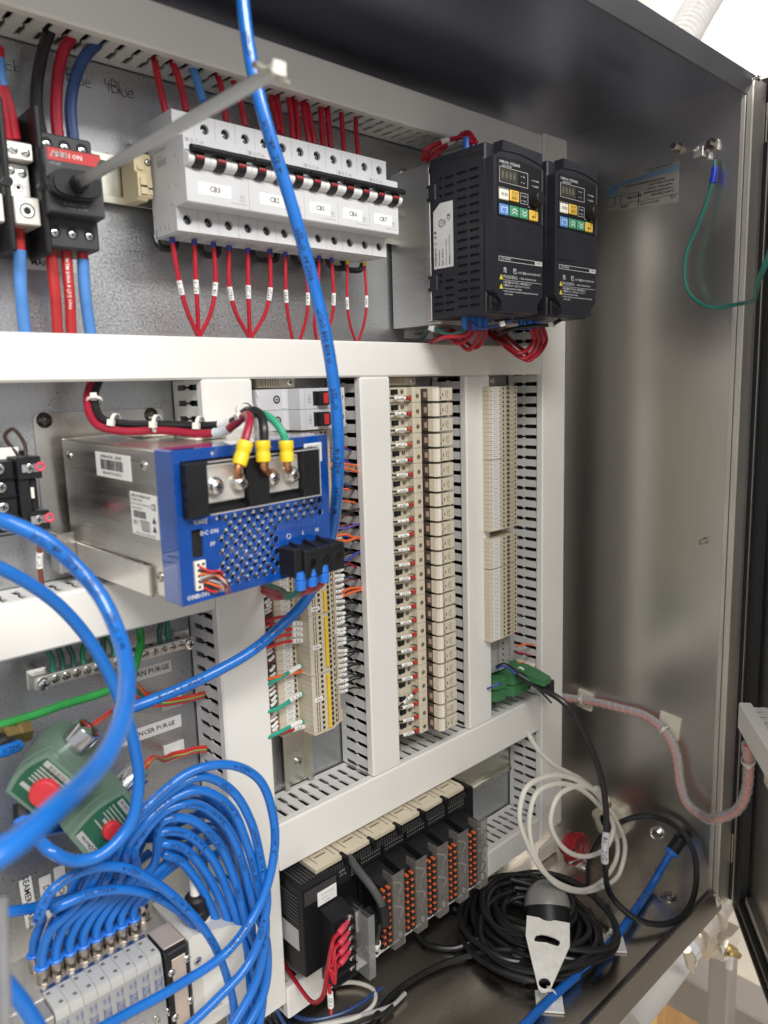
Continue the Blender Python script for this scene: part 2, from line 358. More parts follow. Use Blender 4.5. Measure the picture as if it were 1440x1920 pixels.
def duct(label, ax, a0, a1, b0, b1, lid=None, D=.052, wall=(1, 1), fill=5, seed=1, colors=None, y0=0.0):
    """ax 'x' runs along x (b = z), ax 'z' runs along z (b = x)"""
    base = (a0, 0, b0) if ax == 'x' else (b0, 0, a0)
    t = thing('wire_duct', label, 'wire duct', base)
    P = (lambda a, y, b: (a, y, b)) if ax == 'x' else (lambda a, y, b: (b, y, a))
    g = MB(); q0 = P(a0, y0-.002, b0+.0015); q1 = P(a1, y0-.0001, b1-.0015); g.box(q0[0], q1[0], q0[1], q1[1], q0[2], q1[2]); g.build('base', duct_in, t)
    for w, bb, sg in ((wall[0], b0+.0015, 1), (wall[1], b1-.0015, -1)):
        g = MB()
        if w: fingers(g, lambda s, tt, d: P(s, y0-tt, bb+sg*d), a0, a1, D-.009)
        else:
            q0 = P(a0, y0-D+.009, bb); q1 = P(a1, y0, bb+sg*.0016); g.box(q0[0], q1[0], q0[1], q1[1], q0[2], q1[2])
        g.build('side_wall', duct_in, t)
    l0, l1 = lid or (a0, a1)
    g = MB(); q0 = P(l0, y0-D, b0-.0004); q1 = P(l1, y0-D+.010, b1+.0004); g.box(q0[0], q1[0], q0[1], q1[1], q0[2], q1[2], .0016)
    g.build('lid', white, t)
    r = random.Random(seed); n = fill
    g = MB(); m = max(4, int(abs(a1-a0)/.06))
    for k in range(10):
        g.tube([P(a0+.002+(a1-a0-.004)*i/m, y0-.0075-r.random()*(D-.034), b0+.0085+r.random()*(b1-b0-.017)) for i in range(m+1)], .0042, 6, 3)
    tag(g.build('wire_bundle', dark_w, kind='stuff'), 'dark tangle of wires filling the '+label.split(',')[0], 'wires')
    for k in range(n):
        c = (colors or [blk_w, red, blk_w, brn_w, grn_w, blk_w])[k % (len(colors) if colors else 6)]
        pts = []; m = max(4, int(abs(a1-a0)/.05))
        for i in range(m+1):
            a = a0+.003+(a1-a0-.006)*i/m
            pts.append(P(a, y0-.008-r.random()*(D-.024), b0+.007+r.random()*(b1-b0-.014)))
        o = MB().tube(pts, .0023, 6, 4).build('wire', c); tag(o, (('front ', 'middle ')[k == 2] if c is blk_w else '')+{blk_w: 'black', red: 'red', brn_w: 'brown', grn_w: 'green', org_w: 'orange'}.get(c, 'dark')+' wire glimpsed through the slots inside the '+label.split(',')[0], 'wire', 'wires lying inside the '+label.split(',')[0])
    return t
duct('top horizontal white wire duct, above the breakers and inverters', 'x', -.30, .4488, .2303, .2615, seed=2)
duct('middle horizontal white wire duct, widest lid across the whole cabinet', 'x', -.30, .4488, .0001, .0315, seed=3)
duct('left white wire duct, below the blue-fronted power supply', 'x', -.30, .0036, -.183, -.1455, seed=4)
duct('lower horizontal white wire duct, between the terminal strips and the controller', 'x', .0506, .4488, -.4401, -.3953, seed=5, fill=4)
duct('bottom white wire duct, under the controller modules', 'x', .0506, .4488, -.592, -.5602, seed=6, fill=4)
duct('left vertical white wire duct, half hidden by blue tubes and the power supply', 'z', -.574, -.0004, .0044, .0498, seed=7)
duct('second vertical white wire duct, left of the relay column', 'z', -.3945, -.0004, .1674, .2043, seed=8)
duct('third vertical white wire duct, right of the relay column', 'z', -.3945, -.0004, .3147, .353, seed=9)
duct('rightmost vertical white wire duct, full height next to the stainless side wall', 'z', -.586, .2640, .4496, .4948, seed=10, D=.0535)
MM = Matrix.Scale(.001, 4)
class G(MB):
    def __init__(s, M=None): super().__init__((M @ MM) if M else MM)
    def text(s, st, size, o, xd, yd, lift=.12, sx=1.0): return super().text(st, size, o, xd, yd, lift, sx)
def v(x, y, z): return Vector((x, y, z))*.001
XD, ZD = (1, 0, 0), (0, 0, 1)
def label_plate(name, desc, x0, x1, z0, z1, txt='', size=5, y=-.15, tilt=0, sx=1, cat='label', vert=False):
    c = Vector(((x0+x1)/2000, 0, (z0+z1)/2000)); R_ = Matrix.Translation(c) @ Matrix.Rotation(tilt, 4, 'Y')
    w, h = abs(x1-x0)/2, abs(z1-z0)/2
    o = G(R_).box(-w, w, y-.15, y, -h, h).build(name, paper, smooth=False); tag(o, desc, cat)
    if txt:
        g = G(R_)
        if vert: g.text(txt, size, (0, y-.15, 0), (0, 0, -1), (1, 0, 0), sx=sx)
        else: g.text(txt, size, (0, y-.15, 0), XD, ZD, sx=sx)
        g.build('lettering', ink, o, smooth=False)
    return o
def wire(px, r, m, desc, name='wire', cat='wire', group=None, n=10, seg=8):
    """px: list of world points, or (u, v, y) photo points lying at depth y"""
    pts = [p if isinstance(p, Vector) else AY(*p) for p in px]
    g = MB(); g.tube(pts, r, n, seg); o = g.build(name, m); tag(o, desc, cat, group); o_path[o] = g.path; return o
o_path = {}
def sub(path, f, L):
    Ls = [0]
    for a, b in zip(path, path[1:]): Ls.append(Ls[-1]+(b-a).length)
    T = Ls[-1]; a0 = max(0, T*f-L/2); a1 = min(T, T*f+L/2)
    def at(s):
        for i in range(len(path)-1):
            if Ls[i+1] >= s: return path[i].lerp(path[i+1], (s-Ls[i])/max(Ls[i+1]-Ls[i], 1e-9))
        return path[-1]
    return [at(a0+(a1-a0)*k/8) for k in range(9)]
def sleeve(o, f, L, r, m=None, txt='', name='wire_marker', ts=None, flip=False):
    p = sub(o_path[o], f, L); g = MB(); g.tube(p, r, 12, 1); s = g.build(name, m or paper, o)
    if txt:
        q = p[::-1] if flip else p
        g = MB(); g.tubetext(q, r, txt, ts or r*1.7, .5); g.build('lettering', ink, s, smooth=False)
    return s
def tie(parent, path, f, R, name='cable_tie', w=.0012, top=True):
    p = sub(path, f, .002); c = p[4]; d = (p[-1]-p[0]).normalized()
    g = MB(); a = d.orthogonal().normalized(); b = d.cross(a); n = 18
    for k in (-1, 1): pass
    vs = []; fs = []
    for i in range(n):
        an = 2*PI*i/n; q = (a*math.cos(an)+b*math.sin(an))
        vs += [c+q*R-d*w, c+q*(R+.0009)-d*w, c+q*(R+.0009)+d*w, c+q*R+d*w]
    for i in range(n):
        j = (i+1) % n
        for k in range(4): fs.append((i*4+k, j*4+k, j*4+(k+1) % 4, i*4+(k+1) % 4))
    g.add(vs, fs)
    if top:
        e = (EYE-c); e = (e-d*e.dot(d)).normalized(); f2 = d.cross(e); k = c+e*(R+.001)
        g.add([k+d*(i*.0022)+f2*(j*.0022)+e*(l*.0018) for i in (-1, 1) for j in (-1, 1) for l in (-1, 1)], [(0, 1, 3, 2), (4, 6, 7, 5), (0, 4, 5, 1), (2, 3, 7, 6), (0, 2, 6, 4), (1, 5, 7, 3)])
    if parent is None: return g
    return g.build(name, nylon, parent)
def holed(outer, holes, fn, th):
    """flat sheet with real holes; fn maps (u, v, w) to the place"""
    c = bpy.data.curves.new('h', 'CURVE'); c.dimensions = '2D'; c.fill_mode = 'BOTH'; c.extrude = th/2
    for poly in [outer]+holes:
        s = c.splines.new('POLY'); s.points.add(len(poly)-1); s.use_cyclic_u = True
        for i, (a, b) in enumerate(poly): s.points[i].co = (a, b, 0, 1)
    o = bpy.data.objects.new('h', c); me = o.to_mesh()
    V_ = [fn(q.co.x, q.co.y, q.co.z+th/2) for q in me.vertices]; F_ = [tuple(p.vertices) for p in me.polygons]
    o.to_mesh_clear(); bpy.data.objects.remove(o); bpy.data.curves.remove(c); return V_, F_
def rrect(x0, x1, y0, y1, r, n=3):
    o = []
    for cx, cy, a in ((x1-r, y1-r, 0), (x0+r, y1-r, 90), (x0+r, y0+r, 180), (x1-r, y0+r, 270)):
        o += [(cx+r*math.cos(math.radians(a+90*k/n)), cy+r*math.sin(math.radians(a+90*k/n))) for k in range(n+1)]
    return o
# ================================================================ DIN rails
def rail(desc, ax, a0, a1, c, half=17.5, y=-.2, m=None):
    t = thing('din_rail', desc, 'rail', v(a0, 0, c) if ax == 'x' else v(c, 0, a0))
    B = (lambda g, a, b, p, q, e, f: g.box(a, b, p, q, e, f, .3)) if ax == 'x' else (lambda g, a, b, p, q, e, f: g.box(e, f, p, q, a, b, .3))
    g = G(); B(g, a0, a1, y-4.2, y-3.0, c-half+4.5, c+half-4.5); B(g, a0, a1, y-7.5, y-3, c-half+4.5, c-half+5.7); B(g, a0, a1, y-7.5, y-3, c+half-5.7, c+half-4.5)
    g.build('channel', m or zinc, t)
    for s in (-1, 1):
        g = G(); B(g, a0, a1, y-8.7, y-7.6, c+s*half, c+s*(half-5.5)); g.build('flange', m or zinc, t)
    return t
rail('upper horizontal zinc rail carrying the disconnect switch and the breakers', 'x', -66, 262, 149)
dk_red = mat('dark_red_stripe', (.30, .02, .025), .4)
guard_w = mat('guard_white', (.78, .78, .77), .42, var=.02)
md_metal = mat('dull_screw', (.30, .30, .30), .35, .9)
# ================================================================ breakers
def breaker(x0, n, lab, desc, amp):
    P = 17.5; x1 = x0+P*n
    t = thing('circuit_breaker', desc, 'circuit breaker', v((x0+x1)/2, -21.5, 107), 'labelled breakers in the upper row')
    prof = [(-21.5, 107), (-56.6, 107), (-57.4, 107.8), (-57.4, 123.6), (-73.2, 124.0), (-74, 124.8), (-74, 148.6), (-72.4, 149.6), (-72.4, 158.5), (-74, 159.6), (-74, 168.4), (-73.2, 169.2), (-60, 171.5), (-60, 188.7), (-59, 189.5), (-21.5, 189.5)]
    prof = [(a+3.0 if (b < 123.8 and a < -56) or (b > 171.4 and a < -57) else a, b) for a, b in prof]
    g = G(); g.prism(prof, lambda a, b, d: (d, a, b), x0+.12, x1-.12); g.build('body', lt_gray, t)
    for z0, z1, yy, zc in ((107.2, 123.9, -57.4, 115.4), (171.5, 189.3, -60.0, 180.4)):
        hs = [[(x0+P*(i+.5)+3.6*math.cos(2*PI*k/16), zc+3.6*math.sin(2*PI*k/16)) for k in range(16)] for i in range(n)]
        V_, F_ = holed([(x0+.12, z0), (x1-.12, z0), (x1-.12, z1), (x0+.12, z1)], hs, lambda a, b, d: (a, yy+d, b), 3.2); g = G(); g.add(V_, F_); g.build('terminal_face', lt_gray, t)
    g = G(); wl = G(); bt = G()
    for i in range(n):
        cx = x0+P*(i+.5)
        if i:
            for z0, z1, yy in ((107.5, 123.4, -57.4), (171.8, 189, -60.0)): g.box(x0+P*i-.15, x0+P*i+.15, yy-.05, yy+.5, z0, z1)
        for z, yy in ((115.4, -57.4), (180.4, -60.0)):
            d_ = MB(); d_.cyl(v(cx, yy+3.1, z), v(cx, yy+2.9, z), .0037, 16); o = d_.build('terminal_well', dark, t)
            k = MB(); screw(k, v(cx, yy+2.8, z-1.0), (0, -1, 0), .0019, .0005); k.build('terminal_screw', md_metal, o); k = MB(); slot(k, v(cx, yy+2.8, z-1.0), (0, -1, 0), .0018, .0005, True, rnd.random()*3); k.build('screw_slot', ink, o, smooth=False)
        # lever: black rocker with a red stripe, between rounded grey guards
        l = G(); pr = [(-72, 147.2), (-77.0, 147.6), (-80.4, 150.2), (-81.4, 153.6), (-80.6, 156.8), (-77, 158.6), (-72, 159)]
        l.prism(pr, lambda a, b, d: (d, a, b), cx-3.6, cx+3.6); lv = l.build('lever', black, t)
        l = G(); l.prism([(-77.6, 150.4), (-80.6, 151.6), (-81.7, 153.2), (-81.5, 154.6), (-79, 155.0)], lambda a, b, d: (d, a, b), cx-3.3, cx+3.3); l.build('stripe', dk_red, lv)
        for gx0, gx1 in ((cx-8.6, cx-3.8), (cx+3.8, cx+8.6)):
            l = G(); pr = [(-72, 147.8)]+[(-72-8.2*math.sin(a), 153-5.3*math.cos(a)) for a in [PI*k/8 for k in range(1, 8)]]+[(-72, 158.4)]
            l.prism(pr, lambda a, b, d: (d, a, b), gx0, gx1); l.build('lever_guard', guard_w, t)
        for s in range(5): bt.box(cx-6.5+s*2.6, cx-5.6+s*2.6, -50, -24, 106.4, 107.05)
    g.build('joint', ink_g, t, smooth=False); bt.build('foot_rib', gray_pl, t)
    # tie bar joining the levers
    g = G(); g.cyl((x0+.6, -82.5, 158.6), (x1-.4, -82.5, 158.6), 2.3, 12); g.box(x0+3, x1-3, -82, -76, 157.6, 160.2, .4)
    for i in range(n): g.box(x0+P*(i+.5)-5, x0+P*(i+.5)+5, -84.2, -80, 156.4, 160.8, .8)
    g.build('tie_bar', black, t)
    lx = (x0+x1)/2-(3 if n == 3 else 1.5); w = 13.5 if n == 3 else 10.5
    g = G(); g.box(lx-w, lx+w, -74.15, -73.9, 130.6, 139.2); st = g.build('sticker', paper, t, smooth=False)
    G().text(lab, 5.4, (lx, -74.15, 135.0), XD, ZD).build('lettering', ink, st, smooth=False)
    g = G(); e = x0+8.5
    g.text('E-T-A', 3.6, (e+2.5, -74, 166.0), XD, ZD, sx=1.2); g.box(e-6.8, e-4.0, -74.1, -74, 164.8, 167.5); g.text(amp, 2.2, (e-1.5, -74, 162.2), XD, ZD)
    g.text('0010123', 1.6, (x1-8, -74, 163.2), XD, ZD); g.text('RU', 3.0, (x1-6, -74, 133.2), XD, ZD); g.text('c   us', 1.4, (x1-6, -74, 132.6), XD, ZD); g.text('E322549', 1.3, (x1-6, -74, 130.6), XD, ZD); g.text('Supplementary Protector', 1.3, (x1-9, -74, 128.0), XD, ZD)
    g.build('printing', ink_g, t, smooth=False)
    return t
bx = -10.6
for n, lab, desc, amp in ((3, 'CB3', 'three-lever grey breaker labelled CB3, leftmost of its row', 'C16 Amp'), (3, 'CB2', 'three-lever grey breaker labelled CB2, partly behind the blue tube', 'C6 Amp'), (2, 'CB5', 'two-lever grey breaker labelled CB5, right of the blue tube', 'C2 Amp'),
                          (2, 'CB6', 'two-lever grey breaker labelled CB6, second from the right in its row', 'C10 Amp'), (2, 'CB7', 'two-lever grey breaker labelled CB7, rightmost of its row', 'C3 Amp')):
    b_ = breaker(bx, n, lab, desc, amp)
    if lab == 'CB3':
        g = G()
        for (ya, za, w, h) in ((-26, 110, 3, 5), (-33, 112, 2, 3), (-40, 112, 2, 3), (-46, 111, 2, 4), (-24, 122, 2, 2), (-50, 139, 1.4, 3), (-62, 158, 2, 2.4), (-57, 150, 1, 2), (-66, 152, 2, 3.4), (-60, 138, 1.6, 2), (-52, 126, 5, .6)): g.box(-10.7, -10.4, ya-w/2, ya+w/2, za-h/2, za+h/2)
        g.build('side_notch', md_gray, b_, smooth=False)
        g = G(); g.text('38114942353', 3.2, (-10.48, -40, 166), (0, -1, 0), ZD); g.text('42204-5', 2.4, (-10.48, -38, 161.5), (0, -1, 0), ZD)
        for k in range(16): g.box(-10.62, -10.4, -34-k*.9-(k % 3)*.2, -33.6-k*.9, 155, 159.5)
        g.build('side_printing', ink_g, b_, smooth=False)
        g = G()
        for k in range(6): g.box(-10.4+.3, 2, -27-k*5, -25.4-k*5, 105.6, 107.5)
        g.build('side_rib', lt_gray, b_)
    bx += 17.5*n
# rail end clamp
t = thing('end_clamp', 'beige rail end clamp left of breaker CB3', 'clamp', v(-20, 0, 130))
g = G(); g.prism([(-8, 132), (-30, 131), (-33, 134), (-33, 150), (-29, 152), (-29, 163), (-24, 169), (-8, 169)], lambda a, b, d: (d, a, b), -26.5, -18.5); g.build('body', ivory, t)
g = G(); g.box(-18.4, -12.8, -29, -10, 134, 165, .8); g.box(-25, -19.5, -34.6, -33, 135, 147, .4); g.box(-24.5, -20, -30.4, -29, 153, 156, .3); g.box(-18, -13.4, -30.2, -29, 136, 148, .4); g.build('rib', ivory, t)
g = G(); g.box(-25, -20, -34.9, -34.5, 140, 141.2); g.box(-17.8, -13.6, -30.5, -30.1, 140, 141); g.cyl((-15.6, -29.3, 159), (-15.6, -29.0, 159), 2.5, 14); g.build('opening', dark, t, smooth=False)
pscrew(t, v(-15.6, -29.2, 159), (0, -1, 0), .0019, .0006, zinc)
# ================================================================ wires under the breakers
BW = [(((322, 445), (334.6, 521), (348, 575), (371, 630)), '0100'), (((364, 449), (367, 521), (370, 575), (372.5, 632)), '0120'), (((400, 454), (404, 532), (395, 586), (374, 632)), '0140'),
      (((429.5, 460), (430, 535), (442, 586), (467, 632)), '0260'), (((464.5, 465), (465.6, 543), (467, 590), (468.5, 634)), '0270'), (((506, 467), (506, 550), (496, 590), (470, 634)), '0290'),
      (((535, 472), (536, 550), (540, 592), (549, 640)), '0395'), (((572, 485), (577.5, 561), (574, 597), (562, 640)), '0410'), (((598.5, 479.5), (595.6, 550), (589.5, 604), (594, 640)), ''),
      (((621.6, 483), (625.6, 564), (621, 600), (600, 640)), '0590'), (((651.6, 487), (651, 568), (657, 611), (669, 645)), '0630'), (((683, 490), (687, 575), (682, 608), (670.5, 645)), '0640')]
ordn = ['first', 'second', 'third', 'fourth', 'fifth', 'sixth', 'seventh', 'eighth', 'ninth', 'tenth', 'eleventh', 'twelfth', 'thirteenth', 'fourteenth', 'fifteenth', 'sixteenth', 'seventeenth', 'eighteenth', 'nineteenth', 'twentieth', 'twenty-first', 'twenty-second', 'twenty-third', 'twenty-fourth']
for i, (pp, tx) in enumerate(BW):
    ys = (-.040, -.037, -.033, -.026); r = .0018 if i < 6 else .00155 if i < 10 else .0013
    o = wire([(a, b, y) for (a, b), y in zip(pp, ys)], r, red, f'{ordn[i]} red wire from the left under the breaker row'+(f', with marker {tx}' if tx else ''), group='marked red wires under the breakers')
    if tx: sleeve(o, .47, .0105, r*1.22, txt=tx, ts=r*2.4)
    sleeve(o, .02, .005, r*1.25, m=yel2 if i > 9 else mat('blue_ferrule', (.03, .04, .30), .4), name='ferrule')
# black wires hanging behind the breakers
for k, (a, b, c_) in enumerate(((290, 455, 330), (372, 468, 410), (470, 478, 520), (548, 486, 600), (612, 492, 650), (640, 496, 680))):
    wire([(a, b-12, -.020), (a+8, b+6, -.022), ((a+c_)/2, b+11, -.020), (c_-4, b+9, -.020), (c_, b-4, -.018)], .0028, blk_w, f'short black wire sagging behind the breakers, {ordn[k]} from the left', group='black wires behind the breakers')
# wires from the top duct into the breakers
TW = [((290, 112), (297, 150), (311, 212), red, .0026), ((320, 108), (336, 150), (349, 208), red, .0026), ((357, 114), (369, 150), (381, 190), blu_l, .0034), ((404, 128), (415, 165), (424, 228), red, .0024), ((432, 136), (449, 185), (460, 236), red, .0024),
      ((509, 190), (517, 215), (522, 247), red, .0024), ((520, 185), (525, 215), (529, 254), red, .0024), ((541, 178), (546, 215), (549, 260), red, .0026), ((552, 180), (557, 220), (560, 264), red, .0026), ((567, 185), (572, 222), (580, 268), red, .0026), ((574, 188), (581, 225), (590, 270), red, .0026),
      ((601, 192), (603, 230), (606, 274), red, .0026), ((613, 194), (616, 230), (620, 277), red, .0026), ((639, 200), (642, 240), (645, 284), red, .0022), ((667, 208), (668, 250), (672, 292), red, .0022)]
for i, (a, b, c_, m_, r) in enumerate(TW):
    o = wire([(a[0], a[1]-14, -.026), (a[0], a[1], -.030), (b[0], b[1], -.036), (c_[0], c_[1], -.040)], r, m_, f'{ordn[i]} wire from the left dropping from the top duct into the breakers, {"light blue" if m_ is blu_l else "red"}', group='wires dropping into the breaker tops')
wire([(530, 172, -.02), (560, 181, -.024), (600, 193, -.024), (640, 202, -.02)], .0015, grn_w, 'thin green wire running under the top duct above the breakers')
# ================================================================ disconnect switch with its long shaft
sw = thing('disconnect_switch', 'black disconnect switch with red label and a long metal shaft pointing outward', 'switch', v(-84, 0, 92))
g = G(); g.box(-103.5, -66.2, -49, -8, 88, 160, 1.2); g.build('housing', char, sw)
g = G(); g.prism([(-40, 106.5), (-61.2, 107.5), (-62, 108.5), (-62, 147.3), (-61, 148.2), (-40, 148.2)], lambda a, b, d: (d, a, b), -103.0, -66.6); g.build('front', char, sw)
for z in (98, 153.2):
    for k in range(3):
        x = -96.2+k*11.6; yy = -49.1
        d_ = MB(); d_.cyl(v(x, yy-.1, z), v(x, yy+.3, z), .0040, 18); o = d_.build('terminal_well', dark, sw)
        s_ = MB(); screw(s_, v(x, yy-.1, z-.9), (0, -1, 0), .0024, .0004); s_.build('terminal_screw', chrome, o); s_ = MB(); slot(s_, v(x, yy-.1, z-.9), (0, -1, 0), .0024, .0004); s_.build('screw_slot', ink, o, smooth=False)
g = G(); g.prism([(-101.4, 139.6), (-70.5, 139.6), (-66.9, 145.4), (-66.9, 147.2), (-101.4, 147.2)], lambda a, b, d: (a, -62-d, b), 0, .25); rl = g.build('red_label', red_sw, sw, smooth=False)
g = G(); g.text('ABB', 5.4, (-94.2, -62.25, 143.5), XD, ZD, sx=1.1); g.text('ABB', 5.4, (-93.9, -62.25, 143.5), XD, ZD, sx=1.1); g.text('I ON', 4.2, (-83.5, -62.25, 143.4), XD, ZD); g.build('lettering', ink_w, rl, smooth=False)
g = G(); g.text('OT16F3', 2.2, (-97, -62, 137.6), XD, ZD); g.text('0', 2.4, (-100, -62, 124), XD, ZD); g.text('CE   Ith 25A  Ui 750V', 1.7, (-86, -62, 113.5), XD, ZD); g.text('AC-23A  16A  400V', 1.7, (-85, -62, 111), XD, ZD); g.build('printing', ink_g, sw, smooth=False)
kb = G(); kc = (-87.3, 124.6)
ov = lambda rx, rz: [(kc[0]+rx*math.copysign(abs(math.cos(a))**.75, math.cos(a)), kc[1]+rz*math.copysign(abs(math.sin(a))**.75, math.sin(a))) for a in [2*PI*k/28 for k in range(28)]]
kb.prism(ov(16.5, 9.2), lambda a, b, d: (a, -62-d, b), .1, 8); kb.prism(ov(15, 8), lambda a, b, d: (a, -62-d, b), 8, 9.5); kn = kb.build('knob', black, sw)
kb = G(); kb.cyl((-87.3, -71, 124.6), (-87.3, -80, 124.6), 5.6, 20, 5.0); kb.build('shaft_socket', black, kn)
g = G(); pr = [(4.1*math.cos(PI/4+k*PI/2), 4.1*math.sin(PI/4+k*PI/2)) for k in range(4)]; A0 = Vector((-87.3, -78, 124.6)); A1 = Vector((-89.2, -296, 125.2))
def shaft_fn(a, b, d): p = A0.lerp(A1, d); c0, s0 = math.cos(.5), math.sin(.5); return (p.x+a*c0-b*s0, p.y, p.z+a*s0+b*c0)
g.prism(rrect(-3, 3, -3, 3, .4), shaft_fn, 0, 1); sh = g.build('shaft', mat('zinc_shaft', (.50, .50, .49), .34, .9, var=.06, stretch=(1, .1, 1), scale=60), sw)
g = G(); g.cyl((A1.x-9.5, -291.5, A1.z+1.2), (A1.x+9.5, -289.5, A1.z-2.2), 1.7, 12); g.box(A1.x-3.4, A1.x+3.4, -297.5, -295, A1.z-3.4, A1.z+3.4, .6); g.build('cross_pin', zinc, sh)
# three heavy cables above, three below
for nm, m_, pp, r in (('black', blk_w, ((100, 42), (78, 105), (68, 200), (80, 266)), .0040), ('red', mat('dark_red_cable', (.36, .012, .03), .36), ((146, 48), (116, 105), (105, 200), (110, 270)), .0040), ('dark blue', blu_w, ((205, 62), (157, 110), (133, 190), (139, 280)), .0040)):
    o = wire([(a, b, y) for (a, b), y in zip(pp, (-.024, -.026, -.032, -.036))], r, m_, f'thick {nm} cable curving from the top duct down into the disconnect switch', group='thick cables above the disconnect', name='cable', cat='cable')
for nm, pp, sl in (('left red', ((94, 425), (98, 500), (104, 560), (108, 632)), 0), ('middle red', ((122, 428), (126, 500), (131, 560), (134, 634)), 0), ('right red', ((152, 430), (155, 480), (159, 545), (171, 636)), 1), ('far left red', ((32, 395), (36, 450), (39, 540), (48, 636)), 1)):
    o = wire([(a, b, y) for (a, b), y in zip(pp, (-.036, -.036, -.034, -.028))], .0037, redbig, f'{nm} thick cable below the switches'+(', its lower part in a blue sleeve' if sl else ', without a sleeve'), group='thick cables below the disconnect', name='cable', cat='cable')
    if sl: sleeve(o, .635, .055, .0041, m=blu_l, name='sleeve')
    elif nm == 'middle red':
        g = MB(); g.tubetext(o_path[o][::-1], .0037, '600V (UL) 8 AWG MTW', .0032, .5); g.build('printing', ink_w, o, smooth=False)
for k, (a, b) in enumerate((((2, 150), (30, 262)), ((-8, 150), (14, 262)))):
    o = wire([(a[0]-4, a[1]-60, -.03), (a[0], a[1], -.035), ((a[0]+b[0])/2+3, 205, -.036), (b[0], b[1], -.036)], .0032, red, f'red wire {"right" if k == 0 else "left"} of the pair entering the power distribution block', group='wires into the distribution block')
    if k == 0: sleeve(o, .30, .018, .0036, m=blu_l, name='sleeve')
# ================================================================ power distribution blocks
def pblock(x, desc):
    t = thing('distribution_block', desc, 'terminal block', v(x, 0, 80), 'power distribution blocks')
    g = G(); g.box(x-1, x+22, -26, -.3, 86, 172, 1); g.prism([(80, 86), (80, 92)], lambda a, b, d: (0, 0, 0), 0, 0) if 0 else None; g.build('housing', black, t)
    g = G(); g.box(x+17.6, x+21.6, -55, -20, 82, 174, 1); g.cyl((x+19.6, -56, 124), (x+19.6, -50, 124), 3.2, 16); g.build('separator', black, t)
    g = G(); g.cyl((x+19.6, -56.2, 124), (x+19.6, -56, 124), 1.7, 14); g.build('separator_hole', dark, t, smooth=False)
    g = G(); g.box(x+.5, x+16.5, -50, -26, 139.5, 150.5, .8); l1 = g.build('upper_lug', cream_m, t)
    g = G(); g.box(x+1, x+15.5, -42, -26, 118, 139, .6); l2 = g.build('bus_bar', alu, t)
    g = G(); g.box(x+.5, x+16.8, -52, -26, 99.5, 117, .8); l3 = g.build('lower_lug', cream_m, t)
    for o, xx, z, r, yy in ((l1, x+4.2, 145.3, 3.2, -50), (l1, x+11.6, 144.6, 3.2, -50), (l2, x+4, 134.5, 3.0, -42), (l2, x+11.2, 133.6, 3.0, -42)):
        s_ = MB(); screw(s_, v(xx, yy+.2, z), (0, -1, 0), r/1000, .0008); s_.build('lug_screw', chrome, o); s_ = MB(); slot(s_, v(xx, yy+.2, z), (0, -1, 0), r/1000, .0008, False, .5+xx); s_.build('screw_slot', ink, o, smooth=False)
    for o, xx, z, r, yy in ((l2, x+8, 124.3, 3.2, -42), (l3, x+8.6, 108.2, 5.6, -52)):
        s_ = MB(); s_.lathe(v(xx, yy, z), (0, -1, 0), [(0, r/1000), (.0003, r*.00098), (.0003, r*.00086), (-.0004, r*.00084), (-.0004, r*.00074), (.0003, r*.00072), (.0003, r*.00048), (0, 1e-5)], 24); s_.build('lug_socket', alu, o)
        s_ = MB(); s_.cyl(v(xx, yy-.45, z), v(xx, yy-.3, z), r*.00044, 6); s_.build('hex_recess', dark, o, smooth=False)
    return t
cream_m = mat('tinned_lug', (.80, .77, .70), .32, .55, var=.05)
pblock(-122.3, 'black power distribution block with tinned lugs, directly left of the disconnect switch')
pblock(-144.5, 'black power distribution block cut off by the left edge of the photograph')
pscrew(plate, v(-76, 0, 92), (0, -1, 0), .0045, .003, chrome)
# ================================================================ labels and handwriting of the plate
label_plate('label', 'white plate label reading MAIN, behind the thick cables', -101, -62, 80, 90, 'MAIN     TT', 6, sx=1.0)
label_plate('label', 'white plate label reading SEAMER under the left inverter', 277, 320, 40.5, 50.2, 'SEAMER', 4.2)
hand = {'B': [[(0, 0), (0, 10), (4, 9), (4, 6), (0, 5), (5, 4), (5, 1), (0, 0)]], 'l': [[(0, 0), (0, 10)]], 'a': [[(4, 4), (0, 4), (0, 0), (4, 1), (4, 4), (5, 0)]], 'c': [[(4, 4), (0, 4), (0, 0), (4, 0)]], 'k': [[(0, 0), (0, 9)], [(4, 5), (0, 2.5), (4, 0)]],
        'u': [[(0, 5), (0, 0), (4, 0), (4, 5), (4.5, 0)]], 'e': [[(0, 2.5), (4, 3), (3, 5), (0, 4), (0, 0), (4, 0)]], '4': [[(0, 9), (0, 5), (6, 5)], [(3.5, 8), (3.5, 0)]]}
def scribble(word, x, z, s, desc):
    g = G(); q = x
    for ch in word:
        for st in hand[ch]:
            pts = [(q+a*s+rnd.uniform(-.25, .25), -.2, z+b*s+rnd.uniform(-.25, .25)-(q-x)*.05) for a, b in st]; g.tube(pts, .28, 4, 4)
        q += (2.0 if ch == 'l' else 6.2)*s
    tag(g.build('handwriting', ink, smooth=False), desc, 'writing')
scribble('Black', -112, 212, .85, 'handwritten word Black on the plate at the upper left edge')
scribble('Blue', -58, 214, .9, 'handwritten word Blue on the plate behind the dark blue cable')
scribble('4Blue', -30.5, 214, .9, 'handwritten 4Blue on the plate right of the dark blue cable')
